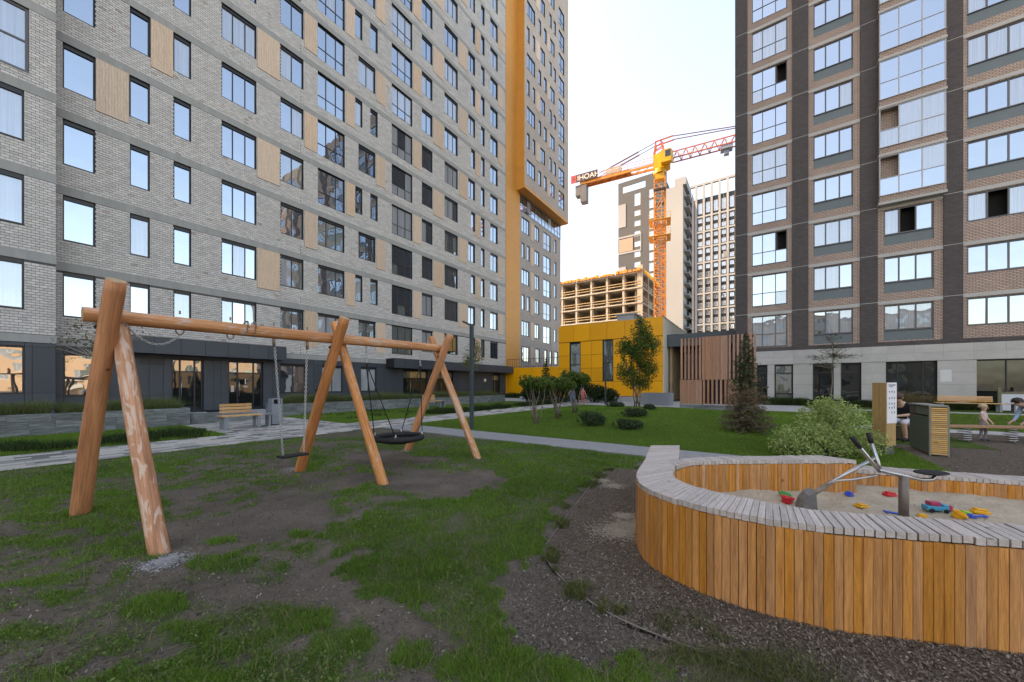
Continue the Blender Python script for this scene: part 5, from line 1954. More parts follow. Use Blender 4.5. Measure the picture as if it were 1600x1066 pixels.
def cap_boards(outer, inner, z0, z1, parent, n, gap=0.006, name="cap_board"):
    A = resample(outer, n=n); B = resample(inner, n=n)
    for i in range(n):
        a0, a1, b0, b1 = A[i], A[i + 1], B[i], B[i + 1]
        g = gap / max((a1 - a0).length, 0.001) / 2
        g2 = gap / max((b1 - b0).length, 0.004) / 2
        g2 = min(g2, 0.2)
        ext = (a0 - b0).normalized() * random.uniform(-0.004, 0.006)
        P_ = [a0.lerp(a1, g) + ext, a0.lerp(a1, 1 - g) + ext, b0.lerp(b1, 1 - g2), b0.lerp(b1, g2)]
        c = (P_[0] + P_[1] + P_[2] + P_[3]) / 4
        ax = (P_[2] + P_[3] - P_[0] - P_[1]).normalized()
        ang = math.atan2(ax.y, ax.x) - math.pi / 2
        R_ = Matrix.Rotation(-ang, 3, 'Z')
        L_ = [R_ @ (p - c) for p in P_]
        area = sum(L_[k].x * L_[(k + 1) % 4].y - L_[(k + 1) % 4].x * L_[k].y for k in range(4))
        if area < 0:
            L_.reverse()
        dz = random.uniform(-0.003, 0.003)
        q = MB(); q.prism([(p.x, p.y) for p in L_], z0, z1)
        o = q.build(name, M_CAP, parent, c - SB0 + Vector((0, 0, dz))); o.rotation_euler = (0, 0, ang)


curve = catmull([(1.93, 5.0), (1.52, 4.1), (1.18, 3.40), (1.10, 2.98), (1.22, 2.65), (1.52, 2.33), (1.90, 2.125)], 12)
straight = [(1.90, 2.125), (2.78, 1.93), (5.2, 1.42)]
inner_curve = catmull([(2.33, 5.0), (1.90, 4.1), (1.55, 3.46), (1.48, 3.16), (1.57, 2.90), (1.78, 2.64), (2.06, 2.405)], 12)
inner_straight = [(2.06, 2.405), (2.86, 2.205), (5.26, 1.69)]
# outer faces: planks a little inside the cap
def inset(path, d):
    P_ = [Vector((p[0], p[1], 0)) for p in path]; out = []
    for i, p in enumerate(P_):
        t = (P_[min(i + 1, len(P_) - 1)] - P_[max(i - 1, 0)]).normalized()
        out.append(p + Vector((-t.y, t.x, 0)) * d)
    return out


pc = inset(curve, 0.015); ps = inset(straight, 0.015)
boards_on(pc, 0.0, ZC0 - 0.002, sbx); boards_on(ps, 0.0, ZC0 - 0.002, sbx)
for path in (inset(curve, 0.045), inset(straight, 0.045)):
    q = MB(); pts = resample(path, 0.12)
    for a, c in zip(pts[:-1], pts[1:]):
        q.quad((*(a - SB0)[:2], 0.0), (*(c - SB0)[:2], 0.0), (*(c - SB0)[:2], ZC0 - 0.004), (*(a - SB0)[:2], ZC0 - 0.004))
    q.build("backing", M_GAP, sbx)
cap_boards(curve, inner_curve, ZC0, ZC1, sbx, 82, gap=0.0035)
cap_boards(straight, inner_straight, ZC0 + 0.004, ZC1 + 0.004, sbx, 66, gap=0.008)
# inner faces of the near wall
boards_on([p for p in reversed(inset(inner_curve, -0.02))], 0.2, ZC0 - 0.004, sbx); boards_on([p for p in reversed(inset(inner_straight, -0.02))], 0.2, ZC0 - 0.004, sbx)
# far high wall
far_in = catmull([(1.70, 3.72), (1.98, 3.93), (2.4, 4.0), (3.1, 4.03), (3.86, 4.03)], 8)
far_out = catmull([(1.72, 3.96), (2.0, 4.12), (2.4, 4.22), (3.1, 4.27), (3.70, 4.30)], 8)
boards_on(inset(far_in, 0.02), 0.2, ZC0 - 0.004, sbx, step=0.040)
cap_boards(far_out, far_in, ZC0, ZC1, sbx, 46, gap=0.005)
boards_on([p for p in reversed(inset(far_out, -0.02))], 0.0, ZC0 - 0.004, sbx, step=0.05)
boards_on([(3.86, 4.05), (3.71, 4.29)], 0.0, ZC0 - 0.004, sbx, step=0.045)
# low wall to the right
low_in = [(3.88, 4.35), (4.12, 4.32), (5.37, 3.78), (6.6, 3.25)]
low_out = [(3.90, 4.66), (4.25, 4.62), (5.5, 4.08), (6.73, 3.55)]
boards_on(inset(low_in, 0.02), 0.1, 0.385, sbx, step=0.052)
boards_on([p for p in reversed(inset(low_out, -0.02))], 0.0, 0.385, sbx, step=0.052)
cap_boards(low_out, low_in, 0.388, 0.428, sbx, 56)
q = MB()
for path, z_ in ((inset(far_in, 0.05), ZC0), (inset(low_in, 0.05), 0.385), (inset(inner_curve, -0.05), ZC0), (inset(inner_straight, -0.05), ZC0)):
    pts = resample(path, 0.15)
    for a, c in zip(pts[:-1], pts[1:]):
        q.quad((*(a - SB0)[:2], 0.0), (*(c - SB0)[:2], 0.0), (*(c - SB0)[:2], z_ - 0.006), (*(a - SB0)[:2], z_ - 0.006))
q.build("backing", M_GAP, sbx)
# sand
M_SAND = mat("play_sand", (0.40, 0.335, 0.25), rough=0.95, var=0.14, nscale=3.0, bump=0.7, bscale=26, dist=0.03, spec=0.15)
nx, ny = 190, 120
xx = np.linspace(1.5, 6.6, nx); yy = np.linspace(1.6, 4.75, ny)
XX, YY = np.meshgrid(xx, yy, indexing='ij')
ZZ = 0.255 + (fbm(XX, YY, 2.2, 70) - 0.5) * 0.09 + (fbm(XX, YY, 9, 71) - 0.5) * 0.035
sand_poly = [(p.x, p.y) for p in inset(inner_curve, -0.06)][14:] + [(p.x, p.y) for p in inset(inner_straight, -0.05)] + [(6.6, 1.6), (6.68, 3.30)] + [(p.x, p.y) for p in reversed(inset(low_in, 0.06))] + [(3.87, 4.06)] + [(p.x, p.y) for p in reversed(inset(far_in, 0.05))]
inside = in_poly(XX, YY, sand_poly)
idx = np.arange(nx * ny).reshape(nx, ny)
keep = inside[:-1, :-1] | inside[1:, :-1] | inside[1:, 1:] | inside[:-1, 1:]
faces = np.stack([idx[:-1, :-1], idx[1:, :-1], idx[1:, 1:], idx[:-1, 1:]], -1)[keep]
o = link("sand", np_mesh("sand", np.stack([XX, YY, ZZ], -1).reshape(-1, 3), faces, M_SAND, smooth=True))
struct(o)


def sand_z(x, y):
    return float(0.255 + (fbm(np.array([x]), np.array([y]), 2.2, 70)[0] - 0.5) * 0.09 + (fbm(np.array([x]), np.array([y]), 9, 71)[0] - 0.5) * 0.035)


# ------------------------------------------------------------------ sand digger on its post
dp = AT(1412, 3.17, z=0.0)
dig = thing("sand_digger", "steel ride-on sand digger with black grips standing in the sandbox", "digger toy", (dp.x, dp.y, 0.20))


def dl(px, py, depth):
    return AT(px, depth, py=py) - Vector((dp.x, dp.y, 0.20))


D = 3.17
q = MB(); q.ring_tube([(0, 0, 0), dl(1412, 744, D)], 0.034, n=14); q.build("post", mat("worn_brown_steel", (0.17, 0.14, 0.12), rough=0.5, metal=0.4, var=0.3, nscale=9), dig, smooth=True)
q = MB(); q.ring_tube([dl(1374, 735, D), dl(1400, 741, D), dl(1440, 750, D), dl(1456, 750, D), dl(1463, 743, D), dl(1456, 738, D + 0.05), dl(1430, 736, D + 0.1)], 0.017, n=10); q.build("seat_bar", M_STEEL, dig, smooth=True)
q = MB()
c = dl(1455, 738.5, D)
for k in range(2):
    pass
q.ellipsoid(c, (0.135, 0.085, 0.020), nu=20, nv=8)
q.build("saddle", M_BLACK, dig, smooth=True)
for (a, c_, nm) in (((1374, 737), (1333, 686), "lever"), ((1376, 735), (1357, 678), "lever")):
    d1 = D - 0.05 if a[0] == 1374 else D + 0.10
    q = MB(); top = dl(c_[0], c_[1], d1); bot = dl(a[0], a[1], D)
    mid = bot.lerp(top, 0.2)
    q.ring_tube([bot, mid, top], 0.014, n=10); lv_ = q.build(nm, M_STEEL, dig, smooth=True)
    q = MB(); q.ring_tube([bot.lerp(top, 0.74), top + (top - bot) * 0.03], 0.019, n=10); q.build("grip", M_BLACK, lv_, smooth=True)
q = MB(); q.ring_tube([dl(1366, 716, D + 0.03), dl(1310, 747, D + 0.1), dl(1266, 772, D + 0.2)], 0.015, n=10); q.build("boom", M_STEEL, dig, smooth=True)
q = MB(); q.ring_tube([dl(1370, 743, D), dl(1330, 750, D + 0.05), dl(1308, 751, D + 0.1), dl(1266, 774, D + 0.2)], 0.010, n=8); q.build("linkage", M_STEEL, dig, smooth=True)
q = MB(); q.ring_tube([dl(1290, 760, D + 0.14), dl(1262, 776, D + 0.2)], 0.022, n=10); q.build("bucket_arm", M_RUSTY, dig, smooth=True)
# scoop: curved plate with sides
q = MB()
bc = dl(1263, 773, D + 0.2); 
w_ = 0.085
prof = [(0.03, 0.05), (-0.02, 0.01), (-0.055, -0.045), (-0.075, -0.12), (-0.07, -0.17)]
sd = Vector((0.35, 0.94, 0)); fw_ = Vector((0.94, -0.35, 0))
for (x0, z0), (x1, z1) in zip(prof[:-1], prof[1:]):
    A_ = bc + fw_ * x0 + Vector((0, 0, z0)); B_ = bc + fw_ * x1 + Vector((0, 0, z1))
    for off_ in (0.0, 0.006):
        q.quad(A_ - sd * w_ + fw_ * off_, A_ + sd * w_ + fw_ * off_, B_ + sd * w_ + fw_ * off_, B_ - sd * w_ + fw_ * off_)
for s_ in (-1, 1):
    pts = [bc + fw_ * x + Vector((0, 0, z)) + sd * (w_ * s_) for x, z in prof] + [bc + fw_ * 0.04 + Vector((0, 0, -0.13)) + sd * (w_ * s_)]
    n0_ = len(q.v); q.v += [tuple(p) for p in pts]; q.f.append(tuple(range(n0_, n0_ + len(pts)))); q.m.append(0); q.r.append(0)
q.build("scoop", mat("scuffed_grey_steel", (0.20, 0.20, 0.195), rough=0.5, metal=0.4, var=0.25, nscale=14), dig)

# ------------------------------------------------------------------ sand toys
def plastic(name, c):
    return mat("plastic_" + name, c, rough=0.35, var=0.06, nscale=20, spec=0.5)


P_RED, P_GRN, P_BLU, P_YEL = plastic("red", (0.60, 0.025, 0.035)), plastic("green", (0.02, 0.32, 0.08)), plastic("blue", (0.03, 0.09, 0.48)), plastic("yellow", (0.75, 0.36, 0.02))
P_TEAL, P_LIME, P_PINK = plastic("teal", (0.02, 0.32, 0.48)), plastic("lime", (0.30, 0.50, 0.03)), plastic("raspberry", (0.45, 0.05, 0.11))


def sandpt(px, py):
    p = GP(px, py, 0.26); z = sand_z(p.x, p.y); p = GP(px, py, z); return Vector((p.x, p.y, sand_z(p.x, p.y)))


def toy(name, label, px, py, build, rot=(0, 0, 0)):
    o = build(name); p = sandpt(px, py)
    o.location = p; o.rotation_euler = rot
    return tag(o, label, "sand toy")


def pail(r0, r1, h, m):
    def f(name):
        q = MB(); n = 16
        prof = [(0.0, 0.0), (r0, 0.0), (r1, h), (r1 * 1.12, h), (r1 * 1.12, h + 0.006), (r1 * 0.93, h + 0.004), (r0 * 0.9, 0.008), (0, 0.008)]
        for (ra, za), (rb, zb) in zip(prof[:-1], prof[1:]):
            for k in range(n):
                a0, a1 = 2 * math.pi * k / n, 2 * math.pi * (k + 1) / n
                q.quad((ra * math.cos(a0), ra * math.sin(a0), za), (ra * math.cos(a1), ra * math.sin(a1), za), (rb * math.cos(a1), rb * math.sin(a1), zb), (rb * math.cos(a0), rb * math.sin(a0), zb))
        return q.build(name, m, smooth=False)
    return f


def mould(w_, d_, h_, m):
    def f(name):
        q = MB(); q.prism([(-w_ / 2, -d_ / 2), (w_ / 2, -d_ / 2), (w_ / 2 * 1.0, d_ / 2), (-w_ / 2, d_ / 2)], 0, h_ * 0.6)
        q.prism([(-w_ * 0.38, -d_ * 0.38), (w_ * 0.38, -d_ * 0.38), (w_ * 0.38, d_ * 0.38), (-w_ * 0.38, d_ * 0.38)], h_ * 0.6, h_)
        return q.build(name, m, bevel=0.006)
    return f


def spade(L_, w_, m):
    def f(name):
        q = MB()
        q.ring_tube([(-L_ * 0.5, 0, 0.02), (L_ * 0.1, 0, 0.015)], 0.010, n=8)
        q.ring_tube([(-L_ * 0.5, -0.025, 0.02), (-L_ * 0.5, 0.025, 0.02)], 0.010, n=8)
        q.prism([(L_ * 0.08, -w_ / 2), (L_ * 0.42, -w_ / 2), (L_ * 0.5, 0), (L_ * 0.42, w_ / 2), (L_ * 0.08, w_ / 2)], 0.004, 0.014)
        q.prism([(L_ * 0.08, -w_ / 2), (L_ * 0.42, -w_ / 2), (L_ * 0.42, -w_ / 2 + 0.008), (L_ * 0.08, -w_ / 2 + 0.008)], 0.014, 0.032)
        q.prism([(L_ * 0.08, w_ / 2 - 0.008), (L_ * 0.42, w_ / 2 - 0.008), (L_ * 0.42, w_ / 2), (L_ * 0.08, w_ / 2)], 0.014, 0.032)
        return q.build(name, m, bevel=0.003)
    return f


toy("toy_pail", "shallow red pail lying beside the digger's scoop", 1229, 786, pail(0.04, 0.055, 0.055, P_RED), (0.12, 0.1, 0.3))
toy("toy_boat_mould", "green boat-shaped mould just behind the shallow red pail", 1226, 776, mould(0.115, 0.05, 0.05, P_GRN), (0.1, 0.35, -0.3))
toy("sand_mould", "small blue mould near the far plank wall", 1326, 774, mould(0.07, 0.06, 0.05, P_BLU), (0.2, 0.2, 0.4))
toy("sand_mould", "red brick-shaped mould left of the digger's post", 1390, 775, mould(0.13, 0.06, 0.05, P_RED), (0.1, 0.15, 0.1))
toy("sand_mould", "flat yellow mould in mid sand below the boom", 1346, 794, mould(0.115, 0.07, 0.035, P_YEL), (0.0, 0.1, 0.2))
toy("toy_spade", "thin blue toy spade lying close to the digger's post", 1401, 804, spade(0.16, 0.04, P_BLU), (0, 0.05, -0.4))
toy("sand_mould", "small orange-yellow mould half buried right of the digger's post", 1441, 811, mould(0.07, 0.05, 0.028, P_YEL), (0.1, 0.0, -0.5))
toy("sand_mould", "long yellow roll-shaped mould at the right, near the low wall", 1531, 803, mould(0.135, 0.05, 0.05, P_YEL), (0.0, 0.12, -0.15))
toy("sand_mould", "yellow cup in the row of toys, between teal truck and lime piece", 1494, 808, pail(0.038, 0.045, 0.045, P_YEL), (0.5, 0.3, 0))
toy("sand_mould", "lime green mould next to the blue spade blade", 1508, 806, mould(0.09, 0.045, 0.045, P_LIME), (0.0, 0.2, -0.3))
toy("toy_spade", "blue toy spade at the right end of the toy row", 1526, 809, spade(0.11, 0.055, P_BLU), (0, 0.1, 2.7))
toy("sand_mould", "raspberry red mould touching the teal truck", 1482, 798, mould(0.055, 0.05, 0.05, P_PINK), (0.2, 0.3, 0.5))
tp = sandpt(1462, 799)
trk = thing("toy_truck", "teal toy dump truck with raspberry hopper on the sand", "sand toy", tp, -0.25)
q = MB(); q.box(-0.085, 0.075, -0.04, 0.04, 0.015, 0.055); q.box(0.03, 0.075, -0.038, 0.038, 0.055, 0.075); q.build("chassis", P_TEAL, trk, bevel=0.006)
q = MB(); q.prism([(-0.055, -0.032), (0.02, -0.032), (0.028, 0.032), (-0.06, 0.032)], 0.057, 0.092); q.build("hopper", P_PINK, trk, bevel=0.004)
for sx in (-0.055, 0.05):
    for sy in (-0.044, 0.044):
        q = MB(); q.ring_tube([(sx, sy - 0.006, 0.016), (sx, sy + 0.006, 0.016)], 0.018, n=12); q.build("wheel", M_BLACK, trk, smooth=False)

# ------------------------------------------------------------------ planters with stone courses
def planter(label, u0, u1, v0, v1, h):
    t = thing("stone_planter", label, "planter", S(u0, v0), PHI)
    L_ = u1 - u0; rows = 3; rh = h / rows
    q = MB(); q.box(0.05, L_ - 0.05, 0.06, v1 - v0, -0.05, h - 0.09); q.build("soil_fill", mat("planter_soil", (0.06, 0.05, 0.04), var=0.3, nscale=9), t)
    for r in range(rows):
        x = 0.0
        while x < L_ - 0.01:
            l = min(random.uniform(0.45, 0.95), L_ - x)
            if L_ - x - l < 0.25:
                l = L_ - x
            MB().box(x + 0.003, x + l - 0.003, random.uniform(0, 0.008), 0.14, r * rh + 0.003, (r + 1) * rh - 0.003).build("wall_stone", M_STONE, t)
            x += l
        for xe in (0.0, L_ - 0.14):
            y_ = 0.145
            while y_ < v1 - v0 - 0.05:
                l = min(0.8, v1 - v0 - y_)
                MB().box(xe, xe + 0.14, y_ + 0.003, y_ + l - 0.003, r * rh + 0.003, (r + 1) * rh - 0.003).build("wall_stone", M_STONE, t)
                y_ += l
    return t


planter("grey stone planter with grasses at the left, behind the nearest trestle", -8.0, 4.1, 16.7, 19.2, 0.62)
planter("long grey stone planter with grass hedge behind the nest swing", 7.6, 25.2, 18.0, 19.6, 0.56)
# low ramp wall beside the first planter
rw_ = thing("ramp_wall", "low grey stone ramp wall behind the left bench", "wall", S(4.16, 16.9), PHI)
for k in range(5):
    MB().box(k * 0.42 + 0.003, (k + 1) * 0.42 - 0.003, 0, 0.16, -0.02, 0.40 - 0.02 * k).build("wall_stone", M_STONE, rw_)

# ------------------------------------------------------------------ benches and bins
def bench(label, loc, rot, L_=1.25, group=None, slab=True):
    t = thing("park_bench", label, "bench", loc, rot, group)
    for k in range(3):
        MB().box(-L_ * 0.36, L_ * 0.30, 0.30 + k * 0.012, 0.33 + k * 0.012, 0.52 + k * 0.105, 0.605 + k * 0.105).build("back_slat", M_BENCH, t, bevel=0.006)
    for k in range(4):
        MB().box(-L_ * 0.42, L_ * 0.42, -0.18 + k * 0.118, -0.075 + k * 0.118, 0.42, 0.46).build("seat_slat", M_BENCH, t, bevel=0.006)
    for x in (-L_ * 0.34, L_ * 0.34):
        for y_ in (-0.12, 0.24):
            MB().box(x - 0.045, x + 0.045, y_ - 0.03, y_ + 0.03, 0, 0.40).build("leg", M_GREYMET, t)
        MB().box(x - 0.03, x + 0.03, -0.16, 0.28, 0.385, 0.418).build("bearer", M_GREYMET, t)
    MB().box(L_ * 0.42 + 0.01, L_ * 0.42 + 0.32, -0.17, 0.27, 0.425, 0.455).build("side_shelf", M_GREYMET, t)
    MB().box(L_ * 0.42 + 0.20, L_ * 0.42 + 0.26, -0.1, 0.2, 0, 0.425).build("shelf_leg", M_GREYMET, t)
    for x in (-L_ * 0.28, L_ * 0.22):
        MB().box(x - 0.02, x + 0.02, 0.325, 0.355, 0.42, 0.82).build("back_post", M_GREYMET, t)
    return t


bench("wooden bench with grey legs in front of the left entrance doors", S(4.72, 14.0), PHI, 1.35)
pb = GP(722, 641)
bench("wooden bench far back beside the lamp post and young tree", S(toUV(pb)[0], 16.2), PHI, 1.5)
bench("wooden bench on the right, in front of the limestone ground floor", S(30.0, Vu(1515, 30.0)), PHI - math.pi / 2, 3.0)


def litter_bin(label, loc, rot, w_=0.34, d_=0.30, h_=0.95):
    t = thing("litter_bin", label, "bin", loc, rot)
    q = MB(); q.box(-w_ / 2, w_ / 2, -d_ / 2, d_ / 2, 0.04, h_ * 0.80); q.build("body", M_GREYMET, t, bevel=0.006)
    q = MB()
    q.box(-w_ / 2, w_ / 2, -d_ / 2, d_ / 2, h_ * 0.965, h_)
    for sx in (-1, 1):
        q.box(sx * w_ / 2 - (0.06 if sx > 0 else 0), sx * w_ / 2 + (0 if sx > 0 else 0.06), -d_ / 2, d_ / 2, h_ * 0.80, h_ * 0.965)
    q.build("hood", M_GREYMET, t)
    MB().box(-w_ / 2 + 0.06, w_ / 2 - 0.06, -0.02, 0.0, h_ * 0.80, h_ * 0.965).build("slot", M_VOID, t)
    MB().box(-w_ / 2 + 0.03, w_ / 2 - 0.03, -d_ / 2 + 0.03, d_ / 2 - 0.03, 0, 0.04).build("foot", M_BLACK, t)
    return t


litter_bin("blue-grey metal litter bin beside the left bench", S(5.85, 14.3), PHI)

# lamp posts
def lamp(label, p, h, arm):
    t = thing("lamp_post", label, "lamp", (p.x, p.y, 0), PHI + math.pi / 2)
    q = MB(); q.box(-0.052, 0.052, -0.052, 0.052, 0, h); q.build("pole", M_LAMP, t, bevel=0.01)
    if arm:
        q = MB(); q.bar((0, 0.0, h - 0.05), (0.36, 0.0, h + 0.12), 0.10, 0.05); q.build("lamp_arm", M_LAMP, t, bevel=0.008)
        q = MB(); q.bar((0.08, 0.0, h - 0.036), (0.34, 0.0, h + 0.085), 0.07, 0.012); q.build("lens", mat("lamp_lens", (0.5, 0.5, 0.48), var=0.02), t)
    MB().box(-0.09, 0.09, -0.09, 0.09, 0, 0.015).build("base_plate", M_LAMP, t)
    return t


lamp("slim dark lamp post with slanted head beside the swings' far end", GP(737, 672), 3.38, True)
p = AT(946, 26.0)
lamp("distant thin dark lamp post in front of the yellow building", p, 3.55, False)

# ------------------------------------------------------------------ info post
ip = AT(1381, 7.45)
info = thing("info_post", "square wooden information post with a white notice, beside the variegated bush", "info post", (ip.x, ip.y, 0), math.radians(-79))
M_POST = wood("info_post_oak", (0.44, 0.27, 0.10), (0.33, 0.19, 0.065), axis='Z', ring=5, rnd=0.03, knots=False)
s_ = 0.125
MB().box(-s_, s_, -s_, s_, 0.20, 1.49).build("post", M_POST, info, bevel=0.006)
MB().box(-s_ + 0.02, s_ - 0.02, -s_ + 0.02, s_ - 0.02, -0.05, 0.20).build("steel_foot", mat("dull_steel_foot", (0.14, 0.17, 0.165), rough=0.35, metal=0.5, var=0.15), info)
sheet = MB().box(s_ + 0.001, s_ + 0.012, -s_ + 0.0, s_ - 0.0, 0.66, 1.49).build("notice_sheet", mat("notice_white", (0.68, 0.68, 0.70), rough=0.5, var=0.02), info)
M_INK = mat("notice_ink", (0.12, 0.13, 0.22), var=0.1); M_INKR = mat("notice_red", (0.5, 0.08, 0.08), var=0.1)
ink = MB()
for z, y0, y1, hh in ((1.44, -0.09, 0.09, 0.022), (1.405, -0.08, 0.03, 0.016)):
    ink.box(s_ + 0.012, s_ + 0.0135, y0, y1, z - hh / 2, z + hh / 2)
for r, z in enumerate((1.30, 1.17, 1.06, 0.98, 0.88)):
    for y_ in (-0.065, 0.0, 0.062):
        if random.random() < 0.8:
            ink.bar((s_ + 0.013, y_ - 0.018, z), (s_ + 0.013, y_ + 0.012, z + random.uniform(-0.02, 0.03)), 0.004, 0.012)
            ink.bar((s_ + 0.013, y_, z - 0.02), (s_ + 0.013, y_ + 0.004, z + 0.02), 0.004, 0.010)
ink.build("pictograms", M_INK, sheet)
MB().box(s_ + 0.012, s_ + 0.0135, 0.055, 0.075, 1.0, 1.02).build("red_mark", M_INKR, sheet)

# waste station with wooden end
wp = GP(1453, 712)
ws = thing("waste_station", "grey-green waste cabinet with horizontally slatted wooden end", "bin", (wp.x, wp.y, 0), PHI)
# local x along U (long side), local -y faces the bushes... long side seen on the left
M_WS = mat("grey_green_sheet", (0.085, 0.105, 0.095), rough=0.5, var=0.1, nscale=2.5)
LW, WW, HW = 1.2, 0.25, 1.03
MB().box(0.04, LW, -WW + 0.02, 0, 0.03, HW * 0.76).build("body", M_WS, ws)
MB().box(0.04, LW, -WW + 0.02, -0.03, HW * 0.76, HW - 0.03).build("inner_box", M_VOID, ws)
MB().box(0.10, 0.84, -0.028, -0.006, HW * 0.79, HW * 0.95).build("flap", mat("flap_green", (0.10, 0.125, 0.115), rough=0.45, var=0.08), ws)
MB().box(0.88, LW - 0.02, -0.028, -0.006, HW * 0.78, HW * 0.95).build("side_flap", mat("flap_brown", (0.12, 0.085, 0.06), rough=0.6, var=0.15), ws)
q = MB(); q.box(-0.02, LW + 0.01, -WW, 0.015, HW - 0.03, HW); q.build("lid", mat("lid_grey", (0.24, 0.25, 0.23), rough=0.4, var=0.08), ws)
for y_ in (-WW, 0.0):
    MB().box(-0.02, 0.03, y_ - 0.012, y_ + 0.012, 0, HW - 0.03).build("corner_post", mat("taupe_post", (0.23, 0.21, 0.17), rough=0.5, var=0.06), ws)
n_ = 24
M_WSL = wood("yellow_larch_slat", (0.66, 0.40, 0.15), (0.52, 0.28, 0.09), axis='Y', ring=6, rnd=0.1)
sm_ = MB().box(-0.02, 0.0, -WW + 0.014, -0.014, 0, 0.030).mesh("slat", M_WSL)
for k in range(n_):
    link("slat", sm_, ws, (0.0, 0, 0.03 + k * (HW - 0.07) / n_))

# spring seesaw
sp_ = AT(1590, 8.95)
see = thing("spring_seesaw", "brown plank seesaw on steel coil springs at the right edge", "seesaw", (sp_.x, sp_.y, 0), math.radians(-10))
q = MB(); q.box(-1.6, 2.6, -0.14, 0.14, 0.36, 0.42); q.build("plank", wood("seesaw_plank", (0.36, 0.20, 0.11), (0.24, 0.12, 0.06), axis='X', ring=5, rnd=0.03), see, bevel=0.01)
for x in (-1.1, -0.15, 1.2):
    q = MB(); pts = []
    for k in range(97):
        a = 2 * math.pi * k / 16
        pts.append((x + 0.11 * math.cos(a), 0.11 * math.sin(a), 0.02 + 0.33 * k / 96))
    q.ring_tube(pts, 0.012, n=6); q.build("spring", M_STEEL, see, smooth=True)

# small white board in a dark frame at the far right
bp_ = AT(1600, 19.0, py=632)
wbd = thing("notice_board", "pale framed board behind the seesaw at the right edge", "board", (bp_.x, bp_.y, 0), PHI - math.pi / 2)
MB().box(-0.75, 1.1, 0, 0.03, 0.05, 0.95).build("panel", mat("pale_board", (0.50, 0.53, 0.58), var=0.05), wbd)
q = MB(); q.box(-0.87, -0.75, -0.02, 0.05, -0.02, 1.3); q.box(1.1, 1.2, -0.02, 0.05, -0.02, 1.3); q.box(-0.75, 1.1, -0.02, 0.05, 0.95, 1.07)
q.build("frame", mat("mossy_timber", (0.13, 0.12, 0.07), var=0.2, nscale=6), wbd)

# low planter bench in front of the yellow building
pbn = thing("planter_bench", "long low concrete planter with wooden top before the yellow building", "planter", S(30.6, Vu(905, 30.6)), PHI - math.pi / 2)
for k in range(5):
    MB().box(k * 1.25 + 0.004, (k + 1) * 1.25 - 0.004, 0, 1.2, 0, 0.42).build("concrete_block", M_CONC, pbn)
    MB().box(k * 1.25 + 0.004, (k + 1) * 1.25 - 0.004, -0.03, 0.4, 0.422, 0.48).build("top_board", mat("reddish_board", (0.36, 0.19, 0.10), var=0.15), pbn)
lowp = thing("planter_bench", "low pale concrete kerb planter left of the small trees", "planter", S(27.5, Vu(812, 27.5)), PHI - math.pi / 2)
for k in range(4):
    MB().box(k * 1.2 + 0.004, (k + 1) * 1.2 - 0.004, 0, 1.0, 0, 0.36).build("concrete_block", M_CONC, lowp)
tb = thing("tree_tub", "pale grey square tree tub behind the multi-stemmed tree", "planter", S(26.5, Vu(1006, 26.5)), PHI - math.pi / 2)
q = MB(); w_ = 1.3
q.box(-0.2, 1.7, 0, 0.08, 0, 0.85); q.box(-0.2, 1.7, 1.4, 1.48, 0, 0.85); q.box(-0.2, -0.12, 0.08, 1.4, 0, 0.85); q.box(1.62, 1.7, 0.08, 1.4, 0, 0.85)
q.build("tub_wall", mat("pale_blue_grey_tub", (0.30, 0.32, 0.34), var=0.06), tb)
MB().box(-0.12, 1.62, 0.08, 1.4, 0, 0.7).build("tub_soil", MATS["planter_soil"], tb)

# ------------------------------------------------------------------ grass
def blades(P_, h, w, lean, mat_, name, rnd, base_sink=0.006):
    n = len(P_)
    a = rng.uniform(0, 2 * np.pi, n); b = rng.uniform(0, 2 * np.pi, n)
    wx = np.stack([np.cos(a), np.sin(a), np.zeros(n)], -1) * (w / 2)[:, None]
    ld = np.stack([np.cos(b), np.sin(b), np.zeros(n)], -1) * (lean * h)[:, None]
    up = np.zeros((n, 3)); up[:, 2] = h
    P_ = P_.copy(); P_[:, 2] -= base_sink
    m1 = P_ + up * 0.55 + ld * 0.3
    tip = P_ + up * (1 - 0.25 * lean)[:, None] + ld
    V_ = np.stack([P_ - wx, P_ + wx, m1 + wx * 0.8, m1 - wx * 0.8, tip], 1).reshape(-1, 3)
    k = np.arange(n)[:, None] * 5
    T = np.concatenate([k + np.array([[0, 1, 2]]), k + np.array([[0, 2, 3]]), k + np.array([[3, 2, 4]])], 1).reshape(-1, 3)
    return np_mesh(name, V_, T, mat_, rnd=np.repeat(rnd, 3))


M_GRASS = leafmat("lawn_grass", (0.052, 0.120, 0.014), (0.180, 0.335, 0.050), trans=0.45, c3=(0.32, 0.31, 0.13))
M_GRASSF = leafmat("mown_grass", (0.078, 0.160, 0.018), (0.19, 0.335, 0.048), trans=0.4, c3=(0.20, 0.26, 0.07))
N = 620000
y = 1.45 * (9.8 / 1.45) ** rng.uniform(0, 1, N)
x = rng.uniform(-1.62, 0.95, N) * y
x = np.concatenate([x, rng.uniform(-4.5, 1.5, 60000)]); y = np.concatenate([y, rng.uniform(0.35, 1.5, 60000)]); N = len(x)
u_, v_ = x * DU.x + y * DU.y, x * DV.x + y * DV.y
g = grassness(x, y)
k = (rng.uniform(0, 1, N) < np.clip(g * 1.25, 0, 1) ** 1.3) & (v_ < 10.5) & (u_ < 7.5)
x, y, g = x[k], y[k], g[k]
cl = fbm(x, y, 5.0, 90); big = fbm(x, y, 0.9, 95)
h = (0.018 + 0.055 * np.clip(cl * 1.5 - 0.25, 0, 1.2)) * (0.55 + 0.6 * g) * rng.uniform(0.6, 1.35, len(x)) * np.clip(0.75 + y * 0.03, 0.8, 1.0)
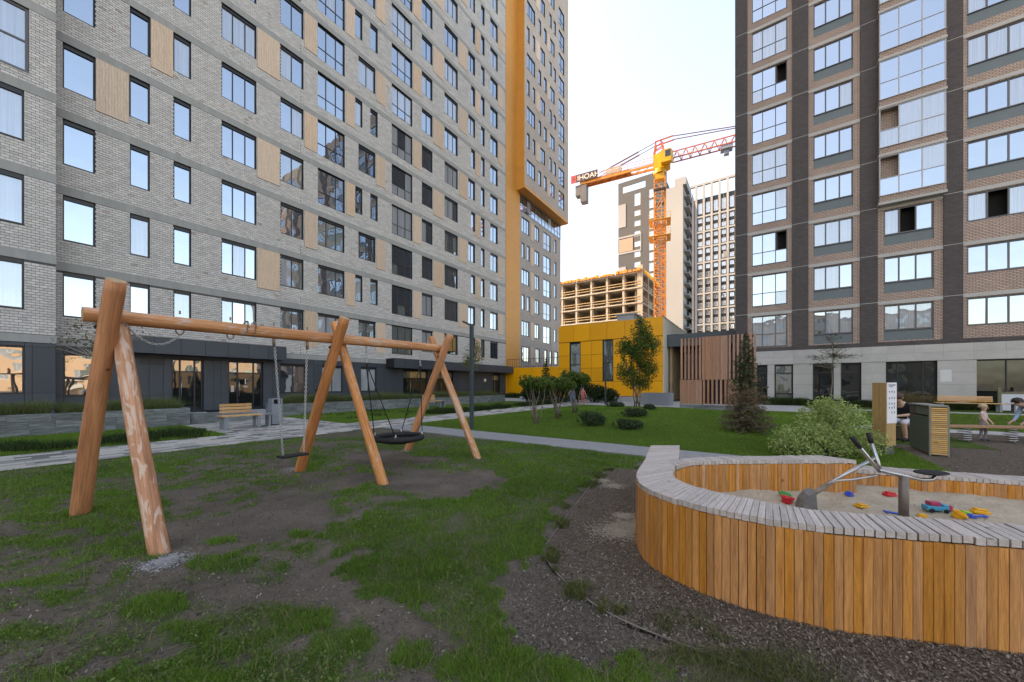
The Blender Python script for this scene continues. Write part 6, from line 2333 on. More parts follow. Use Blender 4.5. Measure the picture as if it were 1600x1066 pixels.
w = rng.uniform(0.0022, 0.0042, len(x)) * np.clip(y / 2.4, 0.9, 3.0)
P_ = np.stack([x, y, soil_z(x, y)], -1)
rnd = np.clip(rng.uniform(0.02, 0.75, len(x)) * 0.55 + 0.55 * big + 0.2 * (cl - 0.5) + (rng.uniform(0, 1, len(x)) < 0.025) * 0.5, 0.01, 1)
struct(link("grass", blades(P_, h, w, rng.uniform(0.15, 0.9, len(x)), M_GRASS, "grass", rnd)), "stuff")
# stray blades on the mulch rim and under the edging
N = 26000
t = rng.uniform(0, len(mulch_edge) - 1.001, N); i0 = t.astype(int); f = t - i0
E = np.array([[p.x, p.y] for p in mulch_edge])
c = E[i0] * (1 - f)[:, None] + E[i0 + 1] * f[:, None]
c = c + rng.normal(0, 0.10, (N, 2)) * (0.5 + (c[:, 1:2] < 2.2) * 0.9)
k = (fbm(c[:, 0], c[:, 1], 5, 77) > 0.56) | ((c[:, 1] < 1.95) & (fbm(c[:, 0], c[:, 1], 6, 78) > 0.40))
c = c[k]
P_ = np.stack([c[:, 0], c[:, 1], np.full(len(c), -0.005)], -1)
struct(link("edge_grass", blades(P_, rng.uniform(0.03, 0.085, len(c)), rng.uniform(0.002, 0.004, len(c)) * np.clip(c[:, 1] / 2.2, 0.9, 2), rng.uniform(0.3, 1.2, len(c)), leafmat("edge_grass_mix", (0.05, 0.075, 0.02), (0.14, 0.16, 0.05), c3=(0.26, 0.21, 0.11)), "edge_grass", rng.uniform(0.01, 1, len(c)))), "stuff")

# broad-leaved weeds and dry stems among the worn turf
N = 45000
y = 1.5 * (8.0 / 1.5) ** rng.uniform(0, 1, N); x = rng.uniform(-1.6, 0.6, N) * y
u_, v_ = x * DU.x + y * DU.y, x * DV.x + y * DV.y
g = grassness(x, y); k = (fbm(x, y, 2.2, 120) > 0.6) & (g > 0.08) & (v_ < 10.4) & (u_ < 7.4)
x, y = x[k], y[k]
P_ = np.stack([x, y, soil_z(x, y) + rng.uniform(0.005, 0.035, len(x))], -1)
struct(link("clover", chips("clover", P_, 0.010, leafmat("clover_leaf", (0.05, 0.10, 0.022), (0.13, 0.21, 0.055), c3=(0.20, 0.24, 0.08)), tilt=1.0, z0=0.0, aspect=(0.6, 0.95))), "stuff")
N = 9000
y = 1.5 * (7.0 / 1.5) ** rng.uniform(0, 1, N); x = rng.uniform(-1.6, 0.6, N) * y
u_, v_ = x * DU.x + y * DU.y, x * DV.x + y * DV.y
k = (grassness(x, y) > 0.05) & (v_ < 10.4) & (u_ < 7.4)
x, y = x[k], y[k]; nn = len(x)
struct(link("dry_stems", blades(np.stack([x, y, soil_z(x, y)], -1), rng.uniform(0.05, 0.13, nn), rng.uniform(0.0015, 0.0025, nn) * np.clip(y / 2.4, 1, 3), rng.uniform(0.3, 1.6, nn), leafmat("dry_straw", (0.15, 0.13, 0.06), (0.30, 0.26, 0.14)), "dry_stems", rng.uniform(0.01, 1, nn))), "stuff")

# mown lawn on the mound and the strips
def lawn_blades(name, u0, u1, v0, v1, n, zf, hmin=0.02, hmax=0.05, m=None, excl=None):
    U = rng.uniform(u0, u1, n * 3); V = rng.uniform(v0, v1, n * 3)
    X = U * DU.x + V * DV.x; Y = U * DU.y + V * DV.y
    k = (Y > 1) & (np.abs(X / np.maximum(Y, 0.1)) < 1.6)
    wgt = np.clip((7.0 / np.maximum(Y, 1)) ** 2, 0, 1)
    k &= rng.uniform(0, 1, n * 3) < wgt
    U, V, X, Y = U[k], V[k], X[k], Y[k]
    P_ = np.stack([X, Y, zf(U, V)], -1)
    nn = len(X)
    if nn == 0:
        return
    big = fbm(X, Y, 0.5, 97)
    return struct(link(name, blades(P_, rng.uniform(hmin, hmax, nn), rng.uniform(0.003, 0.006, nn) * np.clip(Y / 6.0, 1, 4), rng.uniform(0.1, 0.8, nn), m or M_GRASSF, name, np.clip(rng.uniform(0.01, 0.6, nn) + 0.6 * (big - 0.25), 0.01, 1))), "stuff")


lawn_blades("mound_grass", 8.62, 24.0, -2.62, 10.48, 330000, lambda U, V: mound(U, V))
lawn_blades("strip_grass", -9, 3.9, 12.52, 16.7, 90000, lambda U, V: U * 0 + 0.005, 0.03, 0.08)
lawn_blades("strip_grass_far", 7.5, 25.5, 12.52, 18.0, 120000, lambda U, V: U * 0 + 0.005, 0.02, 0.06)
lawn_blades("play_lawn_grass", 17.5, 27.4, -26, -2.5, 120000, lambda U, V: U * 0 + 0.005, 0.02, 0.06)


def clump_field(name, u0, u1, v0, v1, n, h0, h1, z, m, dens_seed, thr=0.0, lean=0.5, wide=0.008):
    U = rng.uniform(u0, u1, n); V = rng.uniform(v0, v1, n)
    X = U * DU.x + V * DV.x; Y = U * DU.y + V * DV.y
    q = fbm(X, Y, 1.6, dens_seed)
    k = q > thr
    X, Y, q, U, V = X[k], Y[k], q[k], U[k], V[k]
    nn = len(X)
    hh = rng.uniform(h0, h1, nn) * np.clip(0.55 + 0.9 * (q - thr), 0.4, 1.3)
    P_ = np.stack([X, Y, np.full(nn, z)], -1)
    return struct(link(name, blades(P_, hh, np.full(nn, wide) * rng.uniform(0.6, 1.3, nn), rng.uniform(0.1, lean, nn), m, name, np.clip(rng.uniform(0.01, 0.9, nn) * 0.7 + 0.3 * q, 0.01, 1))), "stuff")


M_REED = leafmat("planter_grass", (0.055, 0.080, 0.028), (0.17, 0.20, 0.075), c3=(0.30, 0.28, 0.14))
M_IRIS = leafmat("iris_leaf", (0.012, 0.032, 0.010), (0.045, 0.080, 0.020), c3=(0.08, 0.11, 0.03))
clump_field("planter_grass", -7.8, 1.05, 16.95, 18.7, 27000, 0.40, 0.66, 0.50, M_REED, 101, 0.15, 1.0)
clump_field("planter_grass", 1.25, 3.95, 16.95, 18.7, 11000, 0.36, 0.58, 0.50, M_REED, 102, 0.15, 1.0)
clump_field("planter_grass", 7.8, 25.0, 18.2, 19.4, 40000, 0.42, 0.72, 0.44, M_REED, 103, 0.2, 1.0)
clump_field("border_planting", -6, 3.7, 12.55, 14.0, 13000, 0.25, 0.45, 0.0, M_IRIS, 104, 0.46, 0.8, 0.012)
clump_field("border_planting", 12.0, 25.0, 12.6, 13.6, 18000, 0.25, 0.48, 0.0, M_IRIS, 105, 0.40, 0.8, 0.014)
clump_field("border_planting", 8.4, 13.0, 13.5, 17.8, 5000, 0.15, 0.30, 0.0, M_IRIS, 106, 0.62, 0.8, 0.014)
clump_field("house_hedge", 31.2, 32.7, -14.5, -0.3, 26000, 0.30, 0.62, 0.0, leafmat("hedge_green", (0.025, 0.045, 0.014), (0.070, 0.100, 0.030)), 107, 0.1, 0.9, 0.03)
clump_field("tan_grasses", 31.6, 32.5, -10.5, -7.0, 2600, 0.9, 1.7, 0.0, leafmat("plume_grass", (0.16, 0.12, 0.05), (0.26, 0.20, 0.10)), 108, 0.45, 0.6, 0.02)
clump_field("tan_grasses", 31.6, 32.5, -15.5, -11.2, 2600, 0.9, 1.7, 0.0, MATS["plume_grass"], 109, 0.45, 0.6, 0.02)
clump_field("yellow_house_hedge", 32.0, 33.0, 17.0, 23.0, 6000, 0.35, 0.8, 0.0, MATS["hedge_green"], 110, 0.1, 0.9, 0.04)


# ------------------------------------------------------------------ shrubs and trees
def leaves(name, blobs, n, size, m, parent, flat=0.0, shell=0.55, droop=0.0, aspect=0.55, origin=(0, 0, 0), gaps=0.42, gs=2.2, gseed=1):
    """leaf-sized faces through the blobs, thinned by noise so that gaps stay open"""
    vol = np.array([b[1][0] * b[1][1] * b[1][2] for b in blobs]); pr = vol / vol.sum()
    pick = rng.choice(len(blobs), n, p=pr)
    C = np.array([b[0] for b in blobs], float)[pick]; R_ = np.array([b[1] for b in blobs], float)[pick]
    d = rng.normal(size=(n, 3)); d /= np.linalg.norm(d, axis=1)[:, None]
    r = rng.uniform(0, 1, n) ** shell
    p = C + d * R_ * r[:, None]
    q = vnoise(p[:, 0] + p[:, 2] * 0.7, p[:, 1] - p[:, 2] * 0.9, gs, gseed) * 0.6 + vnoise(p[:, 0] * 1.7 + p[:, 2], p[:, 1] + p[:, 2] * 1.3, gs * 2, gseed + 3) * 0.4
    k = q > gaps * rng.uniform(0.7, 1.2, n)
    p = p[k]; n = len(p); q = q[k]
    a = rng.normal(size=(n, 3)); a[:, 2] = a[:, 2] * (1 - flat) - droop; a /= np.linalg.norm(a, axis=1)[:, None]
    b = rng.normal(size=(n, 3)); b -= a * (a * b).sum(1)[:, None]; b /= np.linalg.norm(b, axis=1)[:, None]
    s = size * rng.uniform(0.6, 1.35, n)
    A = a * (s / 2)[:, None]; B = b * (s * aspect / 2)[:, None]
    V_ = np.stack([p - A, p - A * 0.1 + B, p + A, p - A * 0.1 - B], 1).reshape(-1, 3) - np.array(origin)
    F_ = np.arange(4 * n).reshape(n, 4)
    return link(name, np_mesh(name, V_, F_, m, rnd=np.clip(rng.uniform(0.01, 1, n) * 0.75 + 0.45 * (q - 0.4), 0.01, 1)), parent)


def branchwork(q, a, b, r0, r1, n=5, wob=0.05, seed=0):
    rs = random.Random(seed)
    a = Vector(a); b = Vector(b); pts = []; rad = []
    for i in range(n + 1):
        t = i / n
        p = a.lerp(b, t)
        if 0 < i < n:
            p += Vector((rs.uniform(-wob, wob), rs.uniform(-wob, wob), rs.uniform(-wob, wob) * 0.4))
        pts.append(p); rad.append(r0 + (r1 - r0) * t)
    q.ring_tube(pts, rad, n=7)
    return pts


def tree(name, label, cat, base, stems, blobs, nleaf, size, lm, bark, twigs=24, seed=3, **kw):
    t = thing(name, label, cat, base)
    q = MB()
    rs = random.Random(seed)
    ends = []
    for (a, b, r0, r1) in stems:
        pts = branchwork(q, a, b, r0, r1, n=6, wob=0.03 + 0.02 * (Vector(b) - Vector(a)).length * 0.3, seed=rs.random())
        ends += pts[3:]
    q.build("trunk", bark, t, smooth=True)
    q = MB()
    for k in range(twigs):
        c, R_ = rs.choice(blobs)
        e = Vector(c) + Vector((rs.uniform(-1, 1) * R_[0], rs.uniform(-1, 1) * R_[1], rs.uniform(-0.8, 0.9) * R_[2])) * 0.85
        s = min(ends, key=lambda v: (v - e).length + max(0, v.z - e.z) * 2)
        branchwork(q, s, e, 0.012 * size / 0.08 + 0.004, 0.003, n=4, wob=0.05, seed=rs.random())
    if twigs:
        q.build("twigs", bark, t, smooth=True)
    leaves("crown", blobs, nleaf, size, lm, t, **kw)
    return t


def on_mound(px, py):
    z = 0.1
    for _ in range(12):
        p = GP(px, py, z); U, V = toUV(p)
        z = float(mound(np.array([U]), np.array([V]))[0]) if 8.6 < U < 24 else 0.0
    return Vector((p.x, p.y, z))


L_MID = leafmat("tree_leaf_mid", (0.04, 0.078, 0.014), (0.12, 0.19, 0.036), c3=(0.20, 0.25, 0.06))
L_DARK = leafmat("shrub_leaf_dark", (0.014, 0.034, 0.012), (0.045, 0.080, 0.024))
L_PALE = leafmat("young_leaf_pale", (0.09, 0.12, 0.03), (0.20, 0.23, 0.07), c3=(0.32, 0.33, 0.13))
L_VAR = leafmat("variegated_leaf", (0.15, 0.235, 0.06), (0.42, 0.52, 0.19), c3=(0.72, 0.75, 0.46))
L_JUN = leafmat("juniper_green", (0.016, 0.036, 0.014), (0.055, 0.088, 0.030), trans=0.1)
L_NEED = leafmat("spruce_green", (0.022, 0.036, 0.014), (0.065, 0.085, 0.030), trans=0.1)
L_DEAD = leafmat("spruce_brown", (0.07, 0.056, 0.03), (0.19, 0.152, 0.086), trans=0.1, c3=(0.21, 0.16, 0.085))

# multi-stemmed tree before the yellow building
b0 = AT(995, 22.6); b0.z = 0.0
st_ = [((random.uniform(-0.2, 0.2), random.uniform(-0.1, 0.1), 0), (dx, dy, hz), 0.035, 0.012) for dx, dy, hz in ((-0.95, 0.1, 3.4), (-0.4, 0.3, 4.6), (0.1, -0.2, 5.2), (0.55, 0.2, 4.6), (0.95, -0.1, 3.6), (0.25, 0.4, 4.2), (-0.7, -0.3, 2.8))]
bl = [((-0.55, 0, 2.3), (0.75, 0.7, 0.95)), ((0.55, 0.1, 2.5), (0.85, 0.7, 1.1)), ((0.1, 0, 3.6), (1.15, 0.9, 1.1)), ((0.3, 0, 4.75), (0.75, 0.65, 0.85)), ((-0.7, 0, 3.7), (0.7, 0.6, 0.8)), ((0.95, 0, 3.9), (0.65, 0.6, 0.8)), ((0.15, 0, 5.4), (0.35, 0.35, 0.45)), ((0.2, 0.1, 1.5), (0.9, 0.6, 0.5))]
tree("deciduous_tree", "green multi-stemmed tree growing in front of the yellow building", "tree", b0, st_, bl, 17000, 0.115, L_MID, M_BARK, twigs=60, seed=5, shell=0.6, gaps=0.50, gs=1.7)
# young tree by the planter
p = S(21.7, 18.6, 0.4)
tree("young_tree", "slim young pale-leaved tree standing in the planter behind the lamp post", "tree", p, [((0, 0, 0), (0.02, 0, 3.6), 0.04, 0.015)],
     [((0.0, 0, 3.3), (0.85, 0.85, 1.15)), ((-0.3, 0, 2.7), (0.75, 0.75, 0.5)), ((0.15, 0, 4.1), (0.45, 0.45, 0.6))], 2300, 0.13, L_PALE, M_BARKP, twigs=34, seed=8, gaps=0.5)
# sparse tree at the left behind the near trestle
p = GP(161, 677)
tree("young_tree", "nearly bare young tree behind the nearest log trestle", "tree", (p.x, p.y, 0), [((0, 0, 0), (-0.05, 0.05, 3.3), 0.035, 0.012)],
     [((-0.55, 0.0, 2.65), (0.85, 0.7, 0.45)), ((0.3, 0.3, 3.1), (0.6, 0.6, 0.55)), ((-0.9, 0.1, 3.2), (0.5, 0.4, 0.35))], 950, 0.075, leafmat("sparse_leaf", (0.06, 0.07, 0.025), (0.16, 0.16, 0.06)), M_BARKP, twigs=60, seed=12, gaps=0.55, shell=0.7)
# sparse pine in front of the right tower
p = S(30.3, Vu(1300, 30.3))
tree("young_pine", "sparse young pine with flat branches before the right tower", "tree", p, [((0, 0, 0), (0.0, 0, 4.9), 0.05, 0.015)],
     [((0.0, 0, 3.2), (1.55, 1.3, 0.22)), ((0.05, 0, 3.8), (1.1, 0.9, 0.25)), ((0.0, 0, 4.4), (0.55, 0.5, 0.3)), ((-0.1, 0, 2.75), (1.2, 1.0, 0.15))], 1500, 0.14, L_NEED, M_BARK, twigs=44, seed=15, gaps=0.5, aspect=0.25, flat=0.6)


def spruce(label, base, H, R0, nlev, green_from=0.0, dens=1.0, seed=1, nl=0.05):
    t = thing("spruce_tree", label, "tree", base)
    rs = random.Random(seed)
    q = MB(); q.ring_tube([(0, 0, 0), (0.01, 0.01, H * 0.5), (0, 0, H)], [0.045 * H / 3, 0.03 * H / 3, 0.006], n=8); q.build("trunk", M_BARK, t, smooth=True)
    bq = MB()
    out = {0: [], 1: []}
    for i in range(nlev):
        f_ = i / (nlev - 1)
        z = H * (0.05 + 0.93 * f_)
        rad = R0 * (1 - f_) ** 0.85 + 0.05
        nb_ = max(4, int(11 * (1 - f_) + 4))
        for j in range(nb_):
            a = 2 * math.pi * (j + rs.random() * 0.8) / nb_
            L_ = rad * rs.uniform(0.7, 1.15)
            tip = Vector((math.cos(a) * L_, math.sin(a) * L_, z + L_ * rs.uniform(-0.28, 0.12)))
            st = Vector((0, 0, z))
            bq.ring_tube([st, st.lerp(tip, 0.5) + Vector((0, 0, -0.02)), tip], [0.008, 0.006, 0.002], n=4, cap=False)
            key = 1 if f_ + rs.uniform(-0.12, 0.12) < green_from else 0
            m_ = int((26 if key == 0 else 20) * dens * L_ / 0.4) + 6
            for k in range(m_):
                t_ = rs.uniform(0.12, 1.0)
                c = st.lerp(tip, t_)
                sd_ = Vector((-math.sin(a), math.cos(a), 0)) * rs.uniform(-1, 1) * L_ * 0.32 * (1.15 - t_)
                c = c + sd_ + Vector((0, 0, rs.uniform(-0.05, 0.03)))
                dd = (tip - st).normalized() * 0.6 + sd_.normalized() * 0.8 + Vector((rs.uniform(-.5, .5), rs.uniform(-.5, .5), rs.uniform(-0.6, 0.3)))
                out[key].append((c, dd.normalized()))
    struct(bq.build("branches", M_BARK, t, smooth=True), "stuff")
    for key, nm, m in ((0, "crown", L_NEED), (1, "dead_needles", L_DEAD)):
        if not out[key]:
            continue
        c = np.array([o_[0][:] for o_ in out[key]]); d = np.array([o_[1][:] for o_ in out[key]])
        n = len(c)
        rep = 3
        c = np.repeat(c, rep, 0) + rng.normal(0, 0.018, (n * rep, 3)); d = np.repeat(d, rep, 0) + rng.normal(0, 0.45, (n * rep, 3)); d /= np.linalg.norm(d, axis=1)[:, None]
        n *= rep
        b = rng.normal(size=(n, 3)); b -= d * (d * b).sum(1)[:, None]; b /= np.linalg.norm(b, axis=1)[:, None]
        L_ = nl * H / 3 * rng.uniform(0.6, 1.3, n)
        A = d * L_[:, None]; B = b * (L_ * 0.13)[:, None]
        V_ = np.stack([c - A, c + B, c + A, c - B], 1).reshape(-1, 3)
        link(nm, np_mesh(nm, V_, np.arange(4 * n).reshape(n, 4), m, rnd=rng.uniform(0.01, 1, n)), t)
    return t


p = on_mound(1165, 675)
spruce("spruce with dead brown lower half beside the slatted enclosure", p, 2.8, 0.66, 30, green_from=0.46, dens=0.85, seed=4, nl=0.045)
p = AT(853, 27.0)
spruce("small dark spruce in front of the orange stripe", (p.x, p.y, 0), 3.4, 0.75, 20, seed=9, dens=0.9, nl=0.06)


def shrub(name, label, base, blobs, n, size, m, stems=8, seed=2, bark=None, **kw):
    t = thing(name, label, "shrub", base)
    q = MB(); rs = random.Random(seed)
    for k in range(stems):
        c, R_ = rs.choice(blobs)
        e = Vector(c) + Vector((rs.uniform(-.7, .7) * R_[0], rs.uniform(-.7, .7) * R_[1], rs.uniform(0, .7) * R_[2]))
        branchwork(q, (rs.uniform(-.12, .12) + c[0] * 0.5, rs.uniform(-.1, .1) + c[1] * 0.5, -0.03), e, 0.014, 0.004, n=4, wob=0.04, seed=rs.random())
    q.build("stems", bark or M_BARK, t, smooth=True)
    leaves("foliage", blobs, n, size, m, t, **kw)
    return t


# variegated dogwood, two lobes
p = AT(1290, 7.25)
shrub("variegated_shrub", "large pale variegated leafy bush beyond the sandbox", (p.x, p.y, 0),
      [((0.15, 0.1, 0.66), (0.62, 0.55, 0.50)), ((0.55, 0.2, 0.60), (0.45, 0.45, 0.50)), ((-0.55, -0.15, 0.36), (0.60, 0.5, 0.36)), ((-0.15, -0.25, 0.36), (0.55, 0.4, 0.36)), ((0.5, -0.2, 0.32), (0.5, 0.4, 0.32)), ((-0.9, -0.1, 0.26), (0.32, 0.32, 0.26)), ((0.1, 0.05, 1.05), (0.35, 0.3, 0.2))],
      17000, 0.062, L_VAR, stems=40, seed=6, shell=0.5, gaps=0.47, gs=5.5, aspect=0.38)
# standard lilacs on the lawn
for i, (px, py, Hc, lab) in enumerate(((838, 662, 1.62, "nearest small multi-stemmed tree with flat crown on the lawn"), (873, 654, 1.55, "middle small multi-stemmed tree on the lawn, partly hidden by its neighbour"), (898, 646, 1.75, "farthest small multi-stemmed tree on the lawn, before the dark shrubs"))):
    p = on_mound(px, py)
    stems_ = [((random.uniform(-.12, .12), random.uniform(-.1, .1), 0), (random.uniform(-.45, .45), random.uniform(-.3, .3), Hc * random.uniform(0.75, 0.92)), 0.02, 0.008) for _ in range(7)]
    tree("small_tree", lab, "tree", p, stems_, [((0, 0, Hc * 0.86), (0.62, 0.5, 0.22)), ((-0.32, 0, Hc * 0.93), (0.3, 0.3, 0.2)), ((0.3, 0.1, Hc * 0.8), (0.4, 0.35, 0.22)), ((0, 0, 0.12), (0.16, 0.14, 0.14))], 4200, 0.08, L_MID, M_BARK, twigs=24, seed=30 + i, gaps=0.45, gs=3.0)
# low junipers on the mound
for i, (px, py, wx, hz, lab) in enumerate(((924, 665, 0.48, 0.30, "dark spreading juniper in the middle of the mound"), (981, 670, 0.46, 0.19, "flat dark juniper nearest the path on the mound"), (991, 650, 0.48, 0.20, "flat juniper just below the multi-stemmed tree"),
                                     (961, 637, 0.55, 0.24, "juniper at the mound's crest left of the multi-stemmed tree"), (1015, 640, 0.26, 0.14, "small juniper right of the multi-stemmed tree's foot"))):
    p = on_mound(px, py); hz *= 1.5
    shrub("juniper", lab, p, [((0, 0, hz * 0.45), (wx, wx * 0.8, hz * 0.55)), ((-wx * 0.4, 0, hz * 0.6), (wx * 0.5, wx * 0.5, hz * 0.45)), ((wx * 0.5, 0.1, hz * 0.4), (wx * 0.5, wx * 0.5, hz * 0.4))], 5200, 0.085, L_JUN, stems=16, seed=50 + i, shell=0.5, gaps=0.5, gs=6, aspect=0.22)
# dark shrubs before the yellow building
for i, (px, dep, wx, hz, lab) in enumerate(((832, 29.5, 1.0, 1.3, "dark shrub in front of the low yellow wall"), (872, 29.0, 1.35, 2.0, "tall dark shrub left of the first tall window"), (900, 29.4, 0.95, 2.3, "tallest dark shrub below the first tall window"), (926, 29.2, 1.2, 1.55, "rounded dark shrub between the two tall windows"), (948, 29.0, 1.0, 1.2, "low dark shrub below the second tall window"))):
    p = AT(px, dep)
    shrub("dark_shrub", lab, (p.x, p.y, 0), [((0, 0, hz * 0.5), (wx, wx * 0.8, hz * 0.52)), ((wx * 0.4, 0, hz * 0.4), (wx * 0.6, wx * 0.6, hz * 0.45)), ((-wx * 0.4, 0, hz * 0.7), (wx * 0.5, wx * 0.5, hz * 0.4))], 3400, 0.15, L_DARK, stems=10, seed=70 + i, shell=0.5, gaps=0.42, gs=2)


# ------------------------------------------------------------------ people
def skin_person(name, label, loc, rotz, J, edges, mats, hair, scale=1.0, cat="person"):
    """one continuous skinned body; J: joint -> (x, y, z, r); edges: (a, b, material index)"""
    t = thing(name, label, cat, loc, rotz)
    names = list(J)
    me = bpy.data.meshes.new("body_cage")
    me.from_pydata([tuple(c * scale for c in J[k][:3]) for k in names], [(names.index(a), names.index(b)) for a, b, m in edges], [])
    ob = bpy.data.objects.new("body_cage", me); COL.objects.link(ob)
    sk = ob.modifiers.new("skin", 'SKIN'); sk.use_smooth_shade = True
    sd = me.skin_vertices[0].data
    for i, k in enumerate(names):
        r = J[k][3] * scale; sd[i].radius = (r, r); sd[i].use_root = (k == "pelvis")
    ss = ob.modifiers.new("sub", 'SUBSURF'); ss.levels = 2; ss.render_levels = 2
    dg_ = bpy.context.evaluated_depsgraph_get()
    bm_ = bpy.data.meshes.new_from_object(ob.evaluated_get(dg_))
    bpy.data.objects.remove(ob)
    bm_.name = "body"
    bm_.materials.clear()
    for m in mats:
        bm_.materials.append(m)
    segs = [(Vector(J[a][:3]) * scale, Vector(J[b][:3]) * scale, m, (J[a][3] + J[b][3]) / 2 * scale) for a, b, m in edges]
    for p_ in bm_.polygons:
        c = p_.center; best = None
        for a, b, m, r in segs:
            ab = b - a; tt = max(0, min(1, (c - a).dot(ab) / max(ab.length_squared, 1e-9)))
            d = (c - (a + ab * tt)).length - r * 0.6
            if best is None or d < best[0]:
                best = (d, m)
        p_.material_index = best[1]
        p_.use_smooth = True
    link("body", bm_, t)
    hd_ = Vector(J["head"][:3]) * scale; hr = J["head"][3] * scale
    q = MB(); q.ellipsoid((hd_.x, hd_.y - hr * 0.22, hd_.z + hr * 0.30), (hr * 1.12, hr * 1.12, hr * 1.10), nu=16, nv=8, zmin=-0.35 if hair[1] == 'short' else -0.95, zmax=1.0)
    q.build("hair", hair[0], t, smooth=True)
    q = MB()
    for s_ in (-1, 1):
        q.ellipsoid((hd_.x + s_ * hr * 0.38, hd_.y + hr * 0.90, hd_.z + hr * 0.05), (hr * 0.12, hr * 0.08, hr * 0.09), nu=8, nv=4)
    q.build("eyes", M_BLACK, t, smooth=True)
    q = MB(); q.ellipsoid((hd_.x, hd_.y + hr * 1.02, hd_.z - hr * 0.18), (hr * 0.13, hr * 0.16, hr * 0.2), nu=8, nv=4)
    for s_ in (-1, 1):
        q.ellipsoid((hd_.x + s_ * hr * 1.0, hd_.y, hd_.z - hr * 0.05), (hr * 0.1, hr * 0.18, hr * 0.26), nu=8, nv=4)
    q.build("nose_and_ears", mats[0], t, smooth=True)
    return t


def hand(J, E, wrist, key, d, side, s, m=0):
    """palm and five unequal bent fingers growing from the wrist along d"""
    w = Vector(J[wrist][:3]); d = Vector(d).normalized(); side = Vector(side).normalized(); nrm = d.cross(side)
    p = w + d * 0.075 * s; J[key + "palm"] = (*p, 0.026 * s); E.append((wrist, key + "palm", m))
    for i, (o, l) in enumerate(((-0.03, 0.062), (-0.010, 0.075), (0.010, 0.070), (0.028, 0.055))):
        a = p + side * o * s + d * 0.035 * s; b = a + d * l * 0.6 * s + nrm * 0.012 * s; c = b + d * l * 0.35 * s + nrm * 0.03 * s
        for nm, v in (("a", a), ("b", b), ("c", c)):
            J[key + "f%d%s" % (i, nm)] = (*v, 0.0085 * s)
        E += [(key + "palm", key + "f%da" % i, m), (key + "f%da" % i, key + "f%db" % i, m), (key + "f%db" % i, key + "f%dc" % i, m)]
    a = w + d * 0.03 * s - side * 0.038 * s; b = a + d * 0.035 * s - side * 0.02 * s
    J[key + "t0"] = (*a, 0.010 * s); J[key + "t1"] = (*b, 0.009 * s)
    E += [(wrist, key + "t0", m), (key + "t0", key + "t1", m)]


SKIN = mat("skin", (0.50, 0.30, 0.22), rough=0.55, var=0.06, nscale=20)
HAIR_D = mat("dark_brown_hair", (0.022, 0.014, 0.010), rough=0.6, var=0.3, nscale=40)
HAIR_A = mat("auburn_hair", (0.075, 0.030, 0.018), rough=0.6, var=0.3, nscale=40)
HAIR_B = mat("blond_hair", (0.42, 0.31, 0.18), rough=0.6, var=0.2, nscale=40)


def cloth(n_, c):
    return mat("cloth_" + n_, c, rough=0.9, var=0.12, nscale=9)


SHOE = cloth("black_shoe", (0.02, 0.02, 0.022))


def standing(H, arm=((0.3, 0.02), (0.34, 0.15)), stride=0.05, hands=True, big_head=1.0):
    s = H / 1.7
    hw_ = 0.17 * s
    J = {"pelvis": (0, 0, 0.93 * s, 0.135 * s), "waist": (0, 0, 1.08 * s, 0.125 * s), "chest": (0, 0.01 * s, 1.28 * s, 0.15 * s), "neck": (0, 0.01 * s, 1.44 * s, 0.055 * s), "jaw": (0, 0.03 * s, 1.52 * s, 0.065 * s * big_head), "head": (0, 0.02 * s, (1.60 + 0.02 * big_head) * s, 0.095 * s * big_head)}
    E = [("pelvis", "waist", 2), ("waist", "chest", 1), ("chest", "neck", 0), ("neck", "jaw", 0), ("jaw", "head", 0)]
    for sg, k, st__ in ((-1, "l", stride), (1, "r", -stride)):
        J[k + "hip"] = (sg * 0.09 * s, 0, 0.88 * s, 0.09 * s); J[k + "knee"] = (sg * 0.10 * s, st__ * 0.7 * s + 0.02 * s, 0.48 * s, 0.062 * s); J[k + "ank"] = (sg * 0.10 * s, st__ * s - 0.02 * s, 0.09 * s, 0.042 * s); J[k + "toe"] = (sg * 0.115 * s, st__ * s + 0.13 * s, 0.035 * s, 0.035 * s)
        E += [("pelvis", k + "hip", 2), (k + "hip", k + "knee", 2), (k + "knee", k + "ank", 4), (k + "ank", k + "toe", 3)]
        J[k + "sho"] = (sg * hw_, 0, 1.37 * s, 0.062 * s); J[k + "elb"] = (sg * (hw_ + 0.07 * s), arm[0][1] * s, 1.10 * s, 0.043 * s); J[k + "wri"] = (sg * (hw_ + 0.05 * s), arm[1][1] * s + 0.06 * s, (1.10 - 0.22) * s, 0.03 * s)
        E += [("chest", k + "sho", 1), (k + "sho", k + "elb", 5), (k + "elb", k + "wri", 0)]
        if hands:
            hand(J, E, k + "wri", k, (0, 0.25, -1), (0, 1, 0.2), s)
    return J, E


# toddler behind the seesaw
J, E = standing(0.90, arm=((0, 0.06), (0, 0.16)), big_head=1.45)
p = AT(1536, 9.25)
skin_person("person", "small child in pale top and trousers standing behind the seesaw", (p.x, p.y, 0), math.radians(200), J, E, [SKIN, cloth("pale_pink", (0.50, 0.42, 0.42)), cloth("mauve_trousers", (0.26, 0.22, 0.22)), cloth("pale_shoe", (0.05, 0.05, 0.055)), cloth("print_leggings", (0.30, 0.28, 0.29)), SKIN], (HAIR_B, 'short'))
